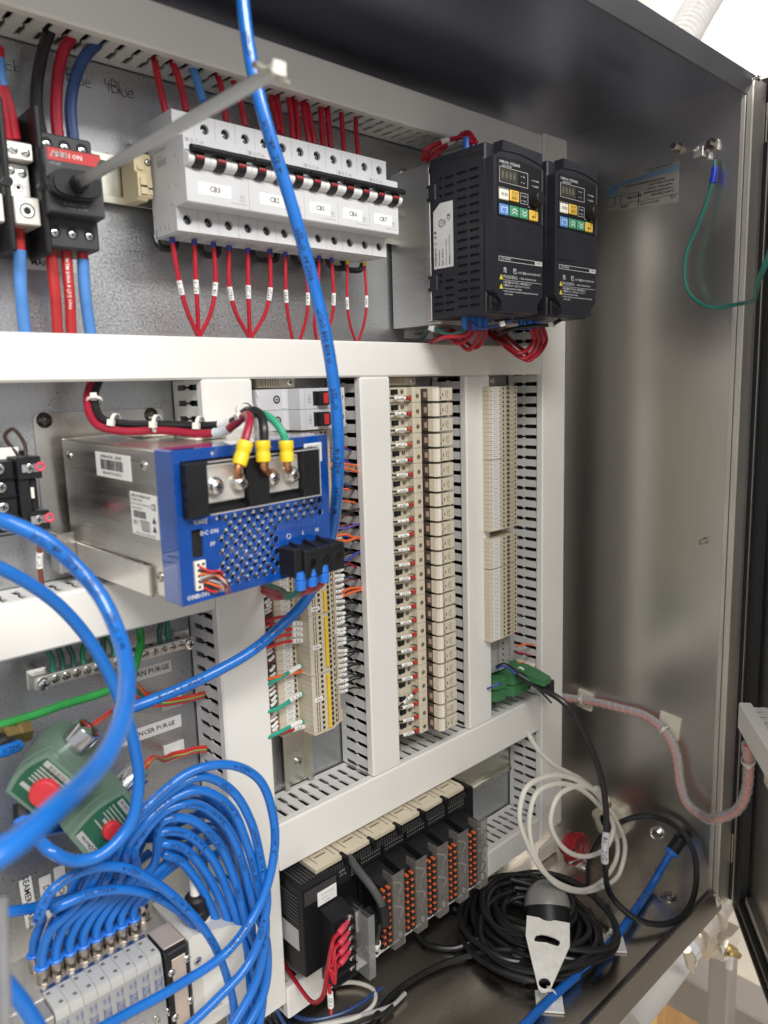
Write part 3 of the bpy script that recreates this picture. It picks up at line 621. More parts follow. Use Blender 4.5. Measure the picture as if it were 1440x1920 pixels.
# ================================================================ inverters
YF = -149.4
def inverter(label, first):
    t = thing('inverter', label, 'inverter', v(276, 0, 53), 'motor inverters')
    # body: a box whose front corners are cut at the lower edge
    hood = [(YF+2, 180), (YF+.3, 182), (-140.4, 194.6), (-138, 196), (-76, 196), (-76, 52.4), (-138, 52.4), (-140, 54), (-140, 67), (-146, 71), (YF, 72.5)]
    g = G(); g.box(240.2, 310.4, -140.5, -75.5, 52.4, 194.6, 1.2); g.box(243.5, 246, -86, -85.5, 60, 190); bd = g.build('body', navy, t)
    # front shell with cut lower corners
    out = [(241, 70), (251, 61), (251, 53.2), (303.5, 53.2), (303.5, 61), (311.5, 68.5), (312.3, 180.5), (309.5, 183.0), (309.3, 194), (251.4, 195.6), (251.2, 187), (239.8, 180.8), (239.4, 72)]
    g = G(); g.prism(out, lambda a, b, d: (a, YF+d, b), 0, 9); g.build('front_cover', navy, t)
    g = G(); top = [(251.4, 187), (251.6, 195.9), (309.2, 194.2), (309.2, 183.6)]+[(309.2-57.8*k/10, 183.6+3.4*k/10+2.6*math.sin(PI*k/10)) for k in range(1, 10)]
    g.prism(top, lambda a, b, d: (a, YF-.9+d, b), 0, 3); g.build('hood', navy, t)
    # control panel
    g = G(); pan = [(244.8, 133.6), (308, 132.3), (308, 179.6)]+[(308-63.2*k/8, 179.6+2.2*math.sin(PI*k/8)+1.4*k/8) for k in range(1, 8)]+[(244.8, 181)]
    g.prism(pan, lambda a, b, d: (a, YF-.5+d, b), 0, 1); pn = g.build('control_panel', black, t)
    g = G(); g.box(308.2, 309.4, YF-1.6, YF, 132, 180, .3); g.build('panel_rim', char, t)
    g = G(); g.box(248.2, 273, YF-.75, YF-.4, 162.2, 172.8); ds = g.build('display', mat('display_glass', (.05, .05, .042), .06, var=0, coat=1), pn)
    dg = G()
    for k, ch in enumerate('8888'):
        dg.text(ch, 9.5, (251.8+k*5.4, YF-.75, 167.4), XD, ZD, sx=.8)
    dg.build('display_digit', mat('unlit_digit', (.14, .135, .11), .4, var=0), pn, smooth=False)
    def frame(g, x0, x1, z0, z1, w=.35):
        for a, b, c_, d in ((x0, x1, z0, z0+w), (x0, x1, z1-w, z1), (x0, x0+w, z0+w, z1-w), (x1-w, x1, z0+w, z1-w)): g.box(a, b, YF-.72, YF-.5, c_, d)
    pr = G()
    frame(pr, 247.4, 288, 161.2, 174); frame(pr, 276.8, 288.2, 147.3, 156.4); frame(pr, 246.4, 259.8, 147.4, 157.0, .25)
    pr.text('OMRON  SYSDRIVE', 3.4, (261.6, YF-.5, 177.9), XD, ZD, lift=.2); pr.text('3G3JX INVERTER', 1.9, (257.5, YF-.5, 175.2), XD, ZD, lift=.2)
    for st, x, z, s in (('Hz', 282, 169.9, 2.2), ('A', 282, 164.9, 2.2), ('POWER', 300.3, 169.0, 2.3), ('ALARM', 300.3, 164.4, 2.3), ('RUN', 283.4, 153.6, 2.2), ('PRG', 283.4, 149.7, 2.2), ('MIN', 289.5, 145.8, 1.6), ('MAX', 301.5, 145.2, 1.6)): pr.text(st, s, (x, YF-.5, z), XD, ZD, lift=.2)
    for x, z in ((278.6, 170), (278.6, 165), (294.6, 169.2), (294.6, 164.6), (279, 153.7), (279, 149.8)): pr.box(x-.4, x+.4, YF-.72, YF-.5, z-.4, z+.4)
    pr.build('panel_printing', mat('panel_print', (.5, .5, .5), .5, var=0), pn, smooth=False)
    y_ = YF-1.6
    for nm, x, z, w, h, m_ in (('run_button', 253.1, 151.3, 6.3, 4.4, cream), ('stop_button', 267.6, 152, 6.4, 4.6, mat('amber_button', (.80, .50, .07), .4)), ('mode_button', 252.9, 138.9, 6.2, 4.5, mat('blue_button', (.12, .28, .62), .4)),
                          ('up_button', 267.4, 139, 6.2, 4.5, mat('green_button', (.06, .30, .16), .4)), ('down_button', 281.6, 139, 6.2, 4.5, mat('green_button', (.06, .30, .16), .4)), ('enter_button', 296, 139, 6.4, 4.5, MATS['amber_button'])):
        g = G(); g.box(x-w, x+w, y_, YF-.3, z-h, z+h, .5); b = g.build(nm, m_, pn)
        g = G(); mm_ = ink
        if nm == 'run_button': g.text('RUN', 4, (x, y_, z), XD, ZD)
        elif nm == 'stop_button': g.text('STOP', 3.5, (x, y_, z+2), XD, ZD); g.text('RESET', 3.1, (x, y_, z-2.2), XD, ZD); g.box(x-4.8, x+4.8, y_-.12, y_, z-.15, z+.1)
        elif nm == 'mode_button':
            mm_ = ink_w; frame_ = [(x-4, x+4, z+1.6, z+2.1), (x-4, x-3.5, z-2, z+1.6), (x+3.5, x+4, z-2, z+1.6), (x-4, x-1.4, z-2.4, z-2), (x+1.4, x+4, z-2.4, z-2)]
            for a, b2, c_, d in frame_: g.box(a, b2, y_-.12, y_, c_, d)
        elif nm in ('up_button', 'down_button'):
            mm_ = ink_w; s = 1 if nm == 'up_button' else -1
            for dz in (-1.6, 1.0):
                for q in (-1, 1): g.add([(x, y_-.12, z+s*(dz+1.9)), (x, y_-.12, z+s*(dz+1.1)), (x+q*3.6, y_-.12, z+s*(dz-1.1)), (x+q*3.6, y_-.12, z+s*(dz-.3))], [(0, 1, 2, 3)])
        else:
            g.box(x+2, x+2.6, y_-.12, y_, z-1.5, z+2.5); g.box(x-1.4, x+2, y_-.12, y_, z-1.5, z-.9); g.add([(x-3.4, y_-.12, z-1.2), (x-1, y_-.12, z-2.6), (x-1, y_-.12, z+.2)], [(0, 1, 2)])
        g.build('button_symbol', mm_, pn, smooth=False)
    g = G(); g.lathe((296.2, YF-.5, 152.8), (0, -1, 0), [(0, 7.2), (1.2, 7.2), (1.2, 6.6), (8.2, 6.0), (9, 5.2), (9, .01)], 26)
    kn = g.build('knob', black, pn)
    # blank panel, rating bar, warnings
    g = G(); g.prism(rrect(245.5, 269.6, 104.6, 127.4, 1.2), lambda a, b, d: (a, YF-.5+d, b), 0, .6); g.build('blank_cover', navy, t)
    g = G()
    for a, b, c_, d in ((246.6, 310.6, 99.6, 100.0), (246.6, 310.6, 96.0, 96.4), (246.6, 247, 96, 100), (299.5, 310.6, 96.2, 99.9)): g.box(a, b, YF-.2, YF, c_, d)
    g.text('200V 3PHASE', 2.4, (256.5, YF, 98.1), XD, ZD); g.text('\u5371', 5, (255.5, YF, 88.4), XD, ZD); g.text('\u967a', 5, (269.5, YF, 88.2), XD, ZD); g.text('\u2014 \u3051\u304c. \u611f\u96fb\u306e\u304a\u305d\u308c\u304c\u3042\u308a\u307e\u3059.', 2.5, (290, YF, 87.6), XD, ZD)
    g.text('WARNING', 4.4, (262.6, YF, 82.9), XD, ZD); g.text('WARNING', 4.4, (262.85, YF, 82.9), XD, ZD); g.text('\u2014 Risk of electric shock.', 2.6, (288.5, YF, 83.0), XD, ZD); g.box(252.5, 310, YF-.15, YF, 80.1, 80.4)
    for z, st in ((78.2, '\u5371\u967a:\u611f\u96fb\u306e\u304a\u305d\u308c\u3042\u308a. 5\u5206\u9593\u306f\u524d\u9762\u30ab\u30d0\u30fc'), (75.6, '\u901a\u96fb\u4e2d\u306f\u30ab\u30d0\u30fc\u3092\u306f\u305a\u3055\u306a\u3044\u3067\u304f\u3060\u3055\u3044'), (73.1, 'Read manual before installing.'), (70.7, 'Wait 5 minutes for capacitor discharge after disconnecting'), (68.4, 'power supply.')):
        w = {0: 0}.get(0); V_, F_ = textgeo(st); xs = [p[0] for p in V_]; wd = (max(xs)-min(xs))*2.1 if xs else 10; g.text(st, 2.1, (254.5+wd/2, YF, z), XD, ZD)
        if z != 68.4: g.box(252.6, 253.3, YF-.15, YF, z-.3, z+.4)
    g.build('cover_printing', mat('cover_print', (.62, .62, .62), .5, var=0), t, smooth=False)
    G().text('0.75kW', 2.2, (305, YF-.2, 98.1), XD, ZD).build('rating_text', ink, t, smooth=False)
    g = G()
    for z in (82.6, 74.6): g.add([(247.2, YF-.2, z-2.2), (252.2, YF-.2, z-2.2), (249.7, YF-.2, z+2.4)], [(0, 1, 2)])
    g.build('warning_triangle', mat('warning_yellow', (.75, .62, .05), .5, var=0), t, smooth=False)
    # side: a sheet with real slots standing just proud of the body, over a black sheet standing for the shade inside
    holes = []
    for a0, a1 in ((123.5, 134.5), (109.2, 120.6)):
        for k in range(17): z = 175.5-k*7.15; holes.append(rrect(a0, a1, z-2.5, z, .6, 1))
    for k in range(3): holes.append(rrect(95, 105.4, 172.6-k*7.15-.2, 175.0-k*7.15, .6, 1)); holes.append(rrect(88, 91.6, 172.4-k*7.15, 175.2-k*7.15, .5, 1))
    for k in range(5): holes.append(rrect(94, 104.4, 85.6-k*6.5-2.5, 85.6-k*6.5, .6, 1))
    for k in range(3): holes.append(rrect(79.5, 90.4, 72.4-k*6.3-2.5, 72.4-k*6.3, .6, 1)); holes.append(rrect(86, 90, 91.4-k*5.6-2.2, 91.4-k*5.6, .5, 1)) if k < 2 else None
    V_, F_ = holed([(77, 53), (139, 53), (139, 183.2), (83, 190.6), (77, 190.6)], holes, lambda a, b, d: (238.6+d, -a, b), 1.3)
    g = G(); g.add(V_, F_); g.build('vent_grille', navy, t, sharp=.3)
    g = G(); g.box(239.95, 240.15, -138, -78, 54, 189); g.build('vent_shade', dark, t)  # flat black sheet painting the darkness behind the slots
    if first:
        g = G(); g.prism([(104.2, 96.5), (104.2, 153.4), (88.8, 153.6), (80.2, 147.2), (80.2, 96.5)], lambda a, b, d: (238.5-d, -a, b), 0, .12); st = g.build('side_sticker', mat('grey_sticker', (.62, .62, .61), .45), t, smooth=False)
        g = G(); dd = (0, 0, 1); uu = (0, 1, 0)
        for k, (st_, s) in enumerate((('WARNING  \u26a0  \u6ce8 \u610f', 3.3), ('Hot Surface', 2.9), ('Risk of Burn.', 2.9), ('Do not touch the cooling fin', 2.0), ('\u9ad8\u6e29\u6ce8\u610f \u3084\u3051\u3069\u306e\u304a\u305d\u308c\u3042\u308a', 2.0))):
            V_, F_ = textgeo(st_); xs = [p[0] for p in V_] or [0, 1]; wd = (max(xs)-min(xs))*s; g.text(st_, s, (238.3, -(82.8+k*4.3), 99+wd/2), dd, uu, lift=.12)
        g.ring((238.2, -90.5, 136), (1, 0, 0), 3.2, .28, 20, 4); g.text('UL', 2.6, (238.3, -90.5, 136), dd, uu); g.text('CE', 5.2, (238.3, -99.5, 140), dd, uu); g.text('LISTED', 1.8, (238.3, -95.2, 136), dd, uu)
        g.build('sticker_printing', ink, t, smooth=False)
    for z0, z1 in ((157.4, 171.8), (77.4, 91.4)):
        g = G(); g.box(237.6, 240.3, -84, -72, z0, z1, .8); g.build('clip', navy, t); g = G(); g.box(237.3, 237.65, -74.8, -73.4, z0+3, z1-3); g.build('clip_slot', alu, t, smooth=False)
    # cooling plate and heat sink
    g = G(); g.box(239.2, 309, -75.3, -70, 51, 182, .3); g.box(244, 305, -70, -62, 51, 190, .3); g.build('base_plate', alu, t)
    g = G(); g.box(258, 307, -69.8, -3.4, 49, 196, .3)
    for k in range(9): g.box(258+k*5.6, 259.4+k*5.6, -66, -6, 196, 198)
    g.build('heat_sink', alu, t)
    pscrew(t, v(247.2, -145.4, 61.8), (0, -1, 0), .0036, .001, black)
    g = G(); g.box(240.6, 250.8, -145, -140, 53.5, 67, .8); g.build('screw_corner', black, t)
    for k in range(5):
        g = G(); g.box(309.0, 312.2, YF+2.5, YF+7, 175+k*3.6, 176.6+k*3.6, .3); g.build('side_rib', navy, t)
    return t
inv1 = inverter('left black motor inverter with colourful keypad, its slotted side and warning sticker in view', True)
inv2 = dup(inv1, v(91.5, 0, .6), 'right black motor inverter with colourful keypad, next to the stainless side wall')
for o in list(inv2.children):
    if o.name.startswith(('side_sticker', 'sticker_printing')): bpy.data.objects.remove(o)
# wires of the inverters
for k, pp in enumerate((((792, 300), (800, 280), (842, 262), (872, 258), (895, 268)), ((800, 302), (812, 282), (850, 264), (876, 248), (890, 262)), ((806, 300), (830, 280), (858, 255), (878, 250), (884, 270)))):
    o = wire([(a, b, y) for (a, b), y in zip(pp, (-.045, -.055, -.065, -.08, -.09))], .0021, red, f'red wire looping over the top of the left inverter, {ordn[k]} of three', group='red wires over the left inverter')
    sleeve(o, .5, .009, .0026)
for k, (u, v_) in enumerate(((874, 270), (886, 273))):
    p = AY(u, v_, -.085); g = MB(); g.lathe(p, (0, 0, 1), [(-.006, .0034), (.004, .0034), (.006, .0026), (.006, 1e-5)], 12); tag(g.build('crimp_terminal', blu_c), f'blue crimp terminal on top of the left inverter, {("left", "right")[k]} one', 'crimp', 'blue crimps on the left inverter')
LW = [(878, 612, 838, 628, 812, 640), (889, 612, 860, 640, 835, 622), (900, 614, 880, 652, 845, 625), (912, 614, 892, 648, 850, 620)]
for k, pp in enumerate(LW):
    wire([(pp[0], pp[1]-8, -.10), (pp[0]-2, pp[1]+14, -.10), (pp[2], pp[3]+4, -.088), (pp[4], pp[5], -.055), (pp[4]-14, pp[5]+10, -.03)], .0020, red, f'red wire looping below the left inverter, {ordn[k]} of four', group='red wires below the left inverter')
for k, (a, b, c_) in enumerate(((1000, 662, 935), (1008, 672, 940), (1016, 676, 950), (1024, 670, 962))):
    wire([(a-6, 612, -.10), (a, 640, -.102), (a-24, b, -.098), (c_+18, b-14, -.085), (c_-6, 636, -.055), (c_-22, 622, -.03)], .0021, red, f'red wire looping over the duct below the right inverter, {ordn[k]} of four', group='red wires below the right inverter')
for k, u in enumerate((872, 886, 898, 910, 978, 992, 1005)):
    p = AY(u, 606, -.10); g = MB(); g.lathe(p, (0, 0, 1), [(-.0065, .0028), (.001, .0034), (.0065, .0034), (.0065, 1e-5)], 12); tag(g.build('crimp_terminal', blu_c), f'blue crimp terminal below the {"left" if k < 4 else "right"} inverter, {ordn[k if k < 4 else k-4]} from the left', 'crimp', 'blue crimps below the inverters')
o = wire([(870, 620, -.1), (845, 628, -.09), (812, 616, -.07), (790, 636, -.03)], .0022, mat('dark_green_wire', (.02, .09, .07), .4), 'dark green wire below the left inverter'); tie(o, o_path[o], .4, .0024)
o = wire([(960, 592, -.14), (960, 600, -.14), (945, 606, -.135), (900, 616, -.12), (884, 602, -.11)], .0012, blu_w, 'thin blue wire curling under the left inverter'); tie(o, o_path[o], .3, .0016)
o = wire([(1050, 600, -.14), (1035, 608, -.13), (990, 612, -.11), (948, 620, -.09), (935, 632, -.06)], .0020, blk_w, 'black wire under the right inverter'); tie(o, o_path[o], .1, .0024)
# ================================================================ right wall details
t = thing('ground_lug', 'metal ground lug with clamp screw high on the stainless side wall', 'ground lug', AX(1335, 280, .578))
p = AX(1338, 272, W); g = MB(); g.lathe(p, (-1, 0, 0), [(0, .0065), (.003, .0065), (.003, .0055), (.005, .0055), (.006, .0062), (.008, .0062), (.008, .0032), (.013, .003), (.013, 1e-5)], 6); g.build('bolt', nickel, t)
q = AX(1312, 285, W-.006); g = MB(); g.box(q.x-.005, q.x+.004, q.y-.006, q.y+.006, q.z-.006, q.z+.005, .0008); g.box(q.x+.0035, q.x+.0055, p.y-.006, q.y+.004, q.z-.001, q.z+.010, .0004); g.build('clamp_body', alu, t)
g = MB(); g.lathe((q.x-.005, q.y+.003, q.z+.003), (-1, -.2, .2), [(-.001, .0034), (.0015, .0034), (.003, .002), (.003, 1e-5)], 14); g.build('clamp_screw', chrome, t)
gw = wire([AX(1341, 300, .572), AX(1338, 335, .570), AX(1310, 420, .566), AX(1286, 480, .562), AX(1290, 545, .56), AX(1330, 576, .56), AX(1385, 570, .56), AZ(1425, 520, .06), AZ(1445, 470, .075)], .0021, mat('teal_ground_wire', (.02, .19, .15), .35), 'green ground wire looping from the lug on the side wall to the door')
sleeve(gw, .03, .016, .0036, m=mat('blue_terminal', (.02, .05, .60), .35), name='crimp_terminal')
# upside-down nameplate sticker on the side wall
NP = lambda a, b, d: (.5806-.0004-d, -.0545-a*.0915, .196+b*.0375)
g = MB(); g.prism([(0, 0), (1, -.16), (1, 1.06), (0, .9)], NP, 0, .0002); st = g.build('nameplate_sticker', mat('clear_sticker', (.42, .40, .37), .35, .6), smooth=False); tag(st, 'faint silver nameplate sticker with a blue band, upside down on the side wall', 'sticker')
g = MB(); g.prism([(0, .66), (1, .80), (1, .96), (0, .80)], NP, .0003, .0004); g.prism([(0, .42), (.17, .44), (.17, .70), (0, .66)], NP, .0003, .0004); g.build('blue_band', mat('faded_blue', (.16, .26, .38), .4, .3), st, smooth=False)
g = MB(); dn = (0, 1, 0); upd = (0, 0, -1)
for tx, a, b, s in (('Control Systems', .80, .22, .0042), ('Communications/Systems', .74, .32, .0036), ('Audio/Video Control', .76, .43, .0036), ('Electrical Engineering', .78, .54, .0036), ('Industrial Automation & Controls', .55, .64, .0036), ('Enclosed Industrial Control Panel', .72, 1.0, .0026), ('24280', .26, .06, .0045), ('MO7780', .40, .30, .0052), ('E350 W1-96 A-007', .62, .02, .003), ('UL', .93, .06, .006)):
    g.text(tx, s, NP(a, b, .0004), dn, upd, lift=.0002)
for a0, a1, b0, b1 in ((0, .46, .14, .15), (0, .46, .40, .41), (.46, .47, .0, .42), (.46, 1, .10, .11), (.12, .13, .14, .41), (.2, .21, .14, .41)): g.prism([(a0, b0), (a1, b0), (a1, b1), (a0, b1)], NP, .0003, .0005)
g.build('printing', ink, st, smooth=False)
# ================================================================ power supply (hangs a little askew on its bracket)
def ordi(n):
    w = ['', 'first', 'second', 'third', 'fourth', 'fifth', 'sixth', 'seventh', 'eighth', 'ninth', 'tenth', 'eleventh', 'twelfth', 'thirteenth', 'fourteenth', 'fifteenth', 'sixteenth', 'seventeenth', 'eighteenth', 'nineteenth']
    tens = {20: 'twenty', 30: 'thirty', 40: 'forty', 50: 'fifty', 60: 'sixty'}
    if n < 20: return w[n]
    t_, u_ = n//10*10, n % 10
    return tens[t_]+'-'+w[u_] if u_ else tens[t_][:-1]+'ieth'
PM = Matrix.Translation((-.0823, -.1604, -.137)) @ (Matrix.Rotation(math.radians(3.485), 4, 'Z') @ Matrix.Rotation(math.radians(-1.003), 4, 'Y') @ Matrix.Rotation(math.radians(2.084), 4, 'X'))
PX, PY, PZ = (PM.to_3x3() @ Vector(a) for a in ((1, 0, 0), (0, 1, 0), (0, 0, 1)))
def pl(x, y, z): return PM @ v(x, y, z)
psu = thing('power_supply', 'large power supply with translucent blue perforated front and metal body', 'power supply', pl(62, 75, -4))
bluec = mat('translucent_blue', (.008, .10, .49), .08, var=.22, scale=34, trans=.35, coat=1, rvar=.04)
psum = mat('psu_aluminium', (.60, .575, .53), .26, 1, var=.05, scale=20, bump=.05, bscale=60, stretch=(1, .2, 8))
def PG(): return G(PM)
g = PG(); g.box(1, 124.5, 19.5, 151, -3.5, 91.3, .8); g.build('case', psum, psu)
# blue cover: rim walls and a perforated front
g = PG(); g.box(0, 2, 1.6, 20.5, -4.5, 92.4, .5); g.build('cover_side', bluec, psu)
g = PG(); g.box(2, 125.5, 1.6, 20.5, 90.4, 92.6, .5); g.box(2, 125.5, 1.6, 20.5, -4.5, -2.6, .5); g.box(123.5, 125.5, 1.6, 20.5, -2.5, 90.3, .5); g.build('cover_rim', bluec, psu)
hol = [rrect(4.8, 112.4, 50.2, 85.6, 1)]
ring6 = lambda cx, cz, r: [(cx+r*math.cos(PI/3*k+PI/6), cz+r*math.sin(PI/3*k+PI/6)) for k in range(6)]
hexes = []
for r_ in range(17):
    z = 3.0+r_*4.3
    for c_ in range(14):
        x = 28+c_*7.4+(3.7 if r_ % 2 else 0)
        if x > 119: continue
        if z > 47 and x < 116: continue
        if x > 78 and z < 35 and not (z > 35): continue
        if x < 34 and z > 20 and (x < 31 or z > 40): continue
        hexes.append((x, z))
hol += [ring6(x, z, 2.7) for x, z in hexes]+[rrect(9.6, 17.8, 24.5, 42.5, .5), rrect(9.6, 18.6, 2.6, 23.0, .5), ring6(30, 47, 2.4)]
V_, F_ = holed([(0, -4.5), (125.5, -4.5), (125.5, 92.6), (0, 92.6)], hol, lambda a, b, d: (a, d, b), 1.5)
g = PG(); g.add(V_, F_); g.build('front_cover', bluec, psu, sharp=.3)
V_, F_ = holed([(2.5, -2), (123, -2), (123, 49), (113.8, 49), (113.8, 90), (2.5, 90)], [ring6(x+.5, z+.4, 2.5) for x, z in hexes], lambda a, b, d: (a, 6+d, b), .8)
g = PG(); g.add(V_, F_); g.build('inner_grille', mat('inner_grille', (.50, .52, .56), .35, .8, var=.1), psu, sharp=.3)
g = PG(); g.box(3, 123, 12, 13, -2, 90); g.build('circuit_board', mat('dark_board', (.012, .015, .03), .5), psu)
for k in range(14):
    x, z = rnd.choice(hexes); g = PG(); g.box(x-3, x+3, 8.5, 11.8, z-2.4, z+2.4, .4); g.build('component', (alu, cream, md_gray)[k % 3], psu)
# output terminal tray
g = PG(); g.box(4.9, 112.2, 1.0, 18, 50.4, 85.4, .5); g.build('terminal_tray', black, psu)
g = PG()
for a, b, c_, d in ((20, 111.6, 51.2, 51.9), (20, 111.6, 84, 84.7), (110.9, 111.6, 52, 84)): g.box(a, b, -7.5, -6.6, c_, d)
g.build('tray_edge', md_gray, psu, smooth=False)
g = PG()
for a, b in ((5.2, 19.6), (50.6, 67.0), (96.2, 112)): g.box(a, b, -7.2, .8, 51, 84.8, .7)
g.box(5.2, 112, -2, .9, 51, 54, .4); g.build('barrier', black, psu)
g = PG()
for z in (58, 66, 74): g.box(4.4, 6.4, -7.5, -2, z-2, z+2.5, .2)
g.build('barrier_rib', black, psu)
for a, b, ss in ((21.6, 50, (26.3, 44.7)), (67.4, 95.9, (70.8, 87.8))):
    g = PG(); g.box(a, b, -2.4, .9, 57.5, 81.5, .8); bp_ = g.build('busbar', mat('bus_plate', (.80, .78, .72), .32, .55), psu)
    for x in ss:
        c_ = pl(x, -3.5, 68.2); g = MB(); g.lathe(c_, -PY, [(0, .0062), (.0008, .0062), (.0008, .0055), (.0014, .0055), (.0014, .0047), (.0042, .0045), (.0055, .003), (.0055, 1e-5)], 22); g.build('terminal_screw', chrome, bp_)
        g = MB(); slot(g, c_-PY*.0013, -PY, .0042, .0043, True, .5); g.build('screw_slot', ink, bp_, smooth=False)
# fittings: AC connector, side plug, printing
g = PG(); g.box(77.5, 84, -17, 1, -1, 19.5, .8); g.box(84.2, 96.4, -20, 1, -2, 18.0, .8); g.box(96.6, 108.8, -20, 1, -2, 18.0, .8); g.box(109, 121, -20, 1, -2, 18.0, .8)
for k in range(3): g.prism([(18.1, -2), (18.1, -17), (22, -3)], lambda a, b, d: (d, b, a), 84.6+k*12.4, 86.2+k*12.4)
ac = g.build('ac_connector', black, psu)
for k in range(3):
    g = PG(); g.lathe((90.3+k*12.4, -20, 8.5), (0, -1, 0), [(0, 4.6), (.5, 4.4), (.5, 3.5), (-.6, 3.3), (-.6, .01)], 20); g.build('connector_hole', dark, ac)
g = PG(); g.box(10, 18, -1.6, 4, 3.4, 22.4, .4); pg_ = g.build('plug', cream, psu)
g = PG()
for k in range(5):
    for j in (0, 1): g.box(11.4+j*3.6, 13.2+j*3.6, -1.8, -1.55, 5+k*3.6, 6.6+k*3.6)
g.build('plug_socket', ink, pg_, smooth=False)
g = PG(); g.box(9.8, 17.6, 3, 4, 24.7, 42.3); g.build('led_window', dark, psu)
g = PG(); nX, nZ = (1, 0, 0), (0, 0, 1)
for tx, x, z, s in (('V.ADJ', 16.5, 46.9, 3.9), ('DC ON', 22.6, 39.2, 4.0), ('PF', 24.6, 31.2, 3.8), ('OMRON  S8VM', 18, -.2, 4.4), ('L', 99.6, 25.2, 4), ('N', 112.6, 25, 4), ('+', 28, 88.4, 5), ('+', 50, 88.2, 5), ('\u2013', 74, 88.2, 5)): g.text(tx, s, (x, -.25, z), nX, nZ); g.text(tx, s, (x+.15, -.25, z), nX, nZ)
g.ring((86.6, -.2, 25), (0, 1, 0), 1.7, .22, 16, 4); g.build('printing', ink_w, psu, smooth=False)
g = PG(); g.text('S8VM-60024C', 6.4, (97, 0, 31.5), nX, nZ); g.build('dark_printing', ink_b, psu, smooth=False)
g = PG(); g.box(103.4, 119.6, -.25, -.05, 74, 87.6); st = g.build('sticker', paper, psu, smooth=False)
g = PG(); g.text('S8VM-60024C', 2.1, (111.5, -.25, 85), nX, nZ); g.text('AC100-240V', 2.1, (111.5, -.25, 81.6), nX, nZ); g.text('DC24V 27A', 2.1, (111.5, -.25, 78.6), nX, nZ); g.text('50/60Hz', 2.0, (111.5, -.25, 75.8), nX, nZ); g.build('lettering', ink, st, smooth=False)
# side stickers (left face is x = 0, seen from -x)
mY = (0, -1, 0)
g = PG(); g.box(.55, .95, 52.5, 99, 69, 85.6); s1 = g.build('side_sticker', paper, psu, smooth=False)
g = PG(); g.text('S8VM-60024C   JAPAN', 3.0, (.5, 77, 83), mY, nZ)
q = 62
while q < 92: w_ = rnd.choice((.4, .8, 1.1)); g.box(.4, .55, q, q+w_, 74.2, 81); q += w_+rnd.choice((.5, .8))
g.text('7841-64797G-2CA4.13.2', 2.6, (.5, 77, 71.8), mY, nZ); g.build('lettering', ink, s1, smooth=False)
g = PG(); g.box(.55, .95, 22.5, 55.5, 34.5, 62.6); s1 = g.build('rating_sticker', paper, psu, smooth=False)
g = PG()
for k, (tx, s) in enumerate((('OMRON S8VM-60024C', 2.5), ('POWER SUPPLY', 2.1), ('INPUT 100-240V~ 50/60Hz 10A', 1.7), ('OUTPUT 24V 27A', 1.7))):
    xs = [p[0] for p in textgeo(tx)[0]]; g.text(tx, s, (.5, 54.2-(max(xs)-min(xs))*s/2, 60.4-k*2.7), mY, nZ)
q = 37
while q < 52: w_ = rnd.choice((.4, .7)); g.box(.4, .55, q, q+w_, 46, 50.6); q += w_+.55
g.text('CE', 5.6, (.5, 27, 54.8), mY, nZ); g.text('RU', 4.2, (.5, 50, 42.5), mY, nZ)
for z in (41, 46.6): g.add([(.45, 24.5, z-2.2), (.45, 29.5, z-2.2), (.45, 27, z+2.2)], [(0, 1, 2)])
for k in range(6): g.box(.4, .55, 33, 45-k*.4, 44.2-k*1.25, 44.7-k*1.25)
g.text('OMRON Corporation    MADE IN CHINA', 1.4, (.5, 39, 35.8), mY, nZ); g.build('lettering', ink, s1, smooth=False)
for y, z, r in ((35.3, 81, .0032), (140, 79.3, .0030), (25.6, 9.9, .0034)): pscrew(psu, pl(1.0, y, z), -PX, r, .0014, zinc)
# bracket: plate on the wall with a flange along the case
bk = thing('mounting_bracket', 'iridescent zinc mounting bracket behind and beside the blue power supply', 'bracket', v(-55, 0, -110))
g = G(); g.prism(rrect(-106.5, -4, -112, -21.8, 5, 4), lambda a, b, d: (a, -.2-d, b), 0, 1.4); g.build('plate', mat('iridescent_zinc', (.66, .635, .60), .27, 1, var=.09, scale=16, rvar=.12), bk)
g = PG(); g.box(-1.6, -.1, 35, 153, -5.2, 16, .6); g.box(-1.6, 1.2, 33.6, 35, -5.2, 16, .5); g.build('flange', MATS['iridescent_zinc'], bk)
g = PG(); g.box(-14, -1.7, 138, 139.6, -6, 24, .5); g.box(-14.2, -12.6, 139.7, 154, -6, 24, .5); g.build('foot', MATS['iridescent_zinc'], bk)
for u, v_ in ((83, 788), (283, 778)):
    c_ = AY(u, v_, -.0016); g = MB(); g.lathe(c_, (0, -1, 0), [(0, .0058), (.0014, .0055), (.003, .0042), (.0042, .0018), (.0044, 1e-5)], 24); g.build('screw', mat('dark_screw', (.12, .115, .10), .3, .9), bk)
    g = MB(); slot(g, c_-Vector((0, .0012, 0)), (0, -1, 0), .0036, .003, True, .7); g.build('screw_slot', ink, bk, smooth=False)
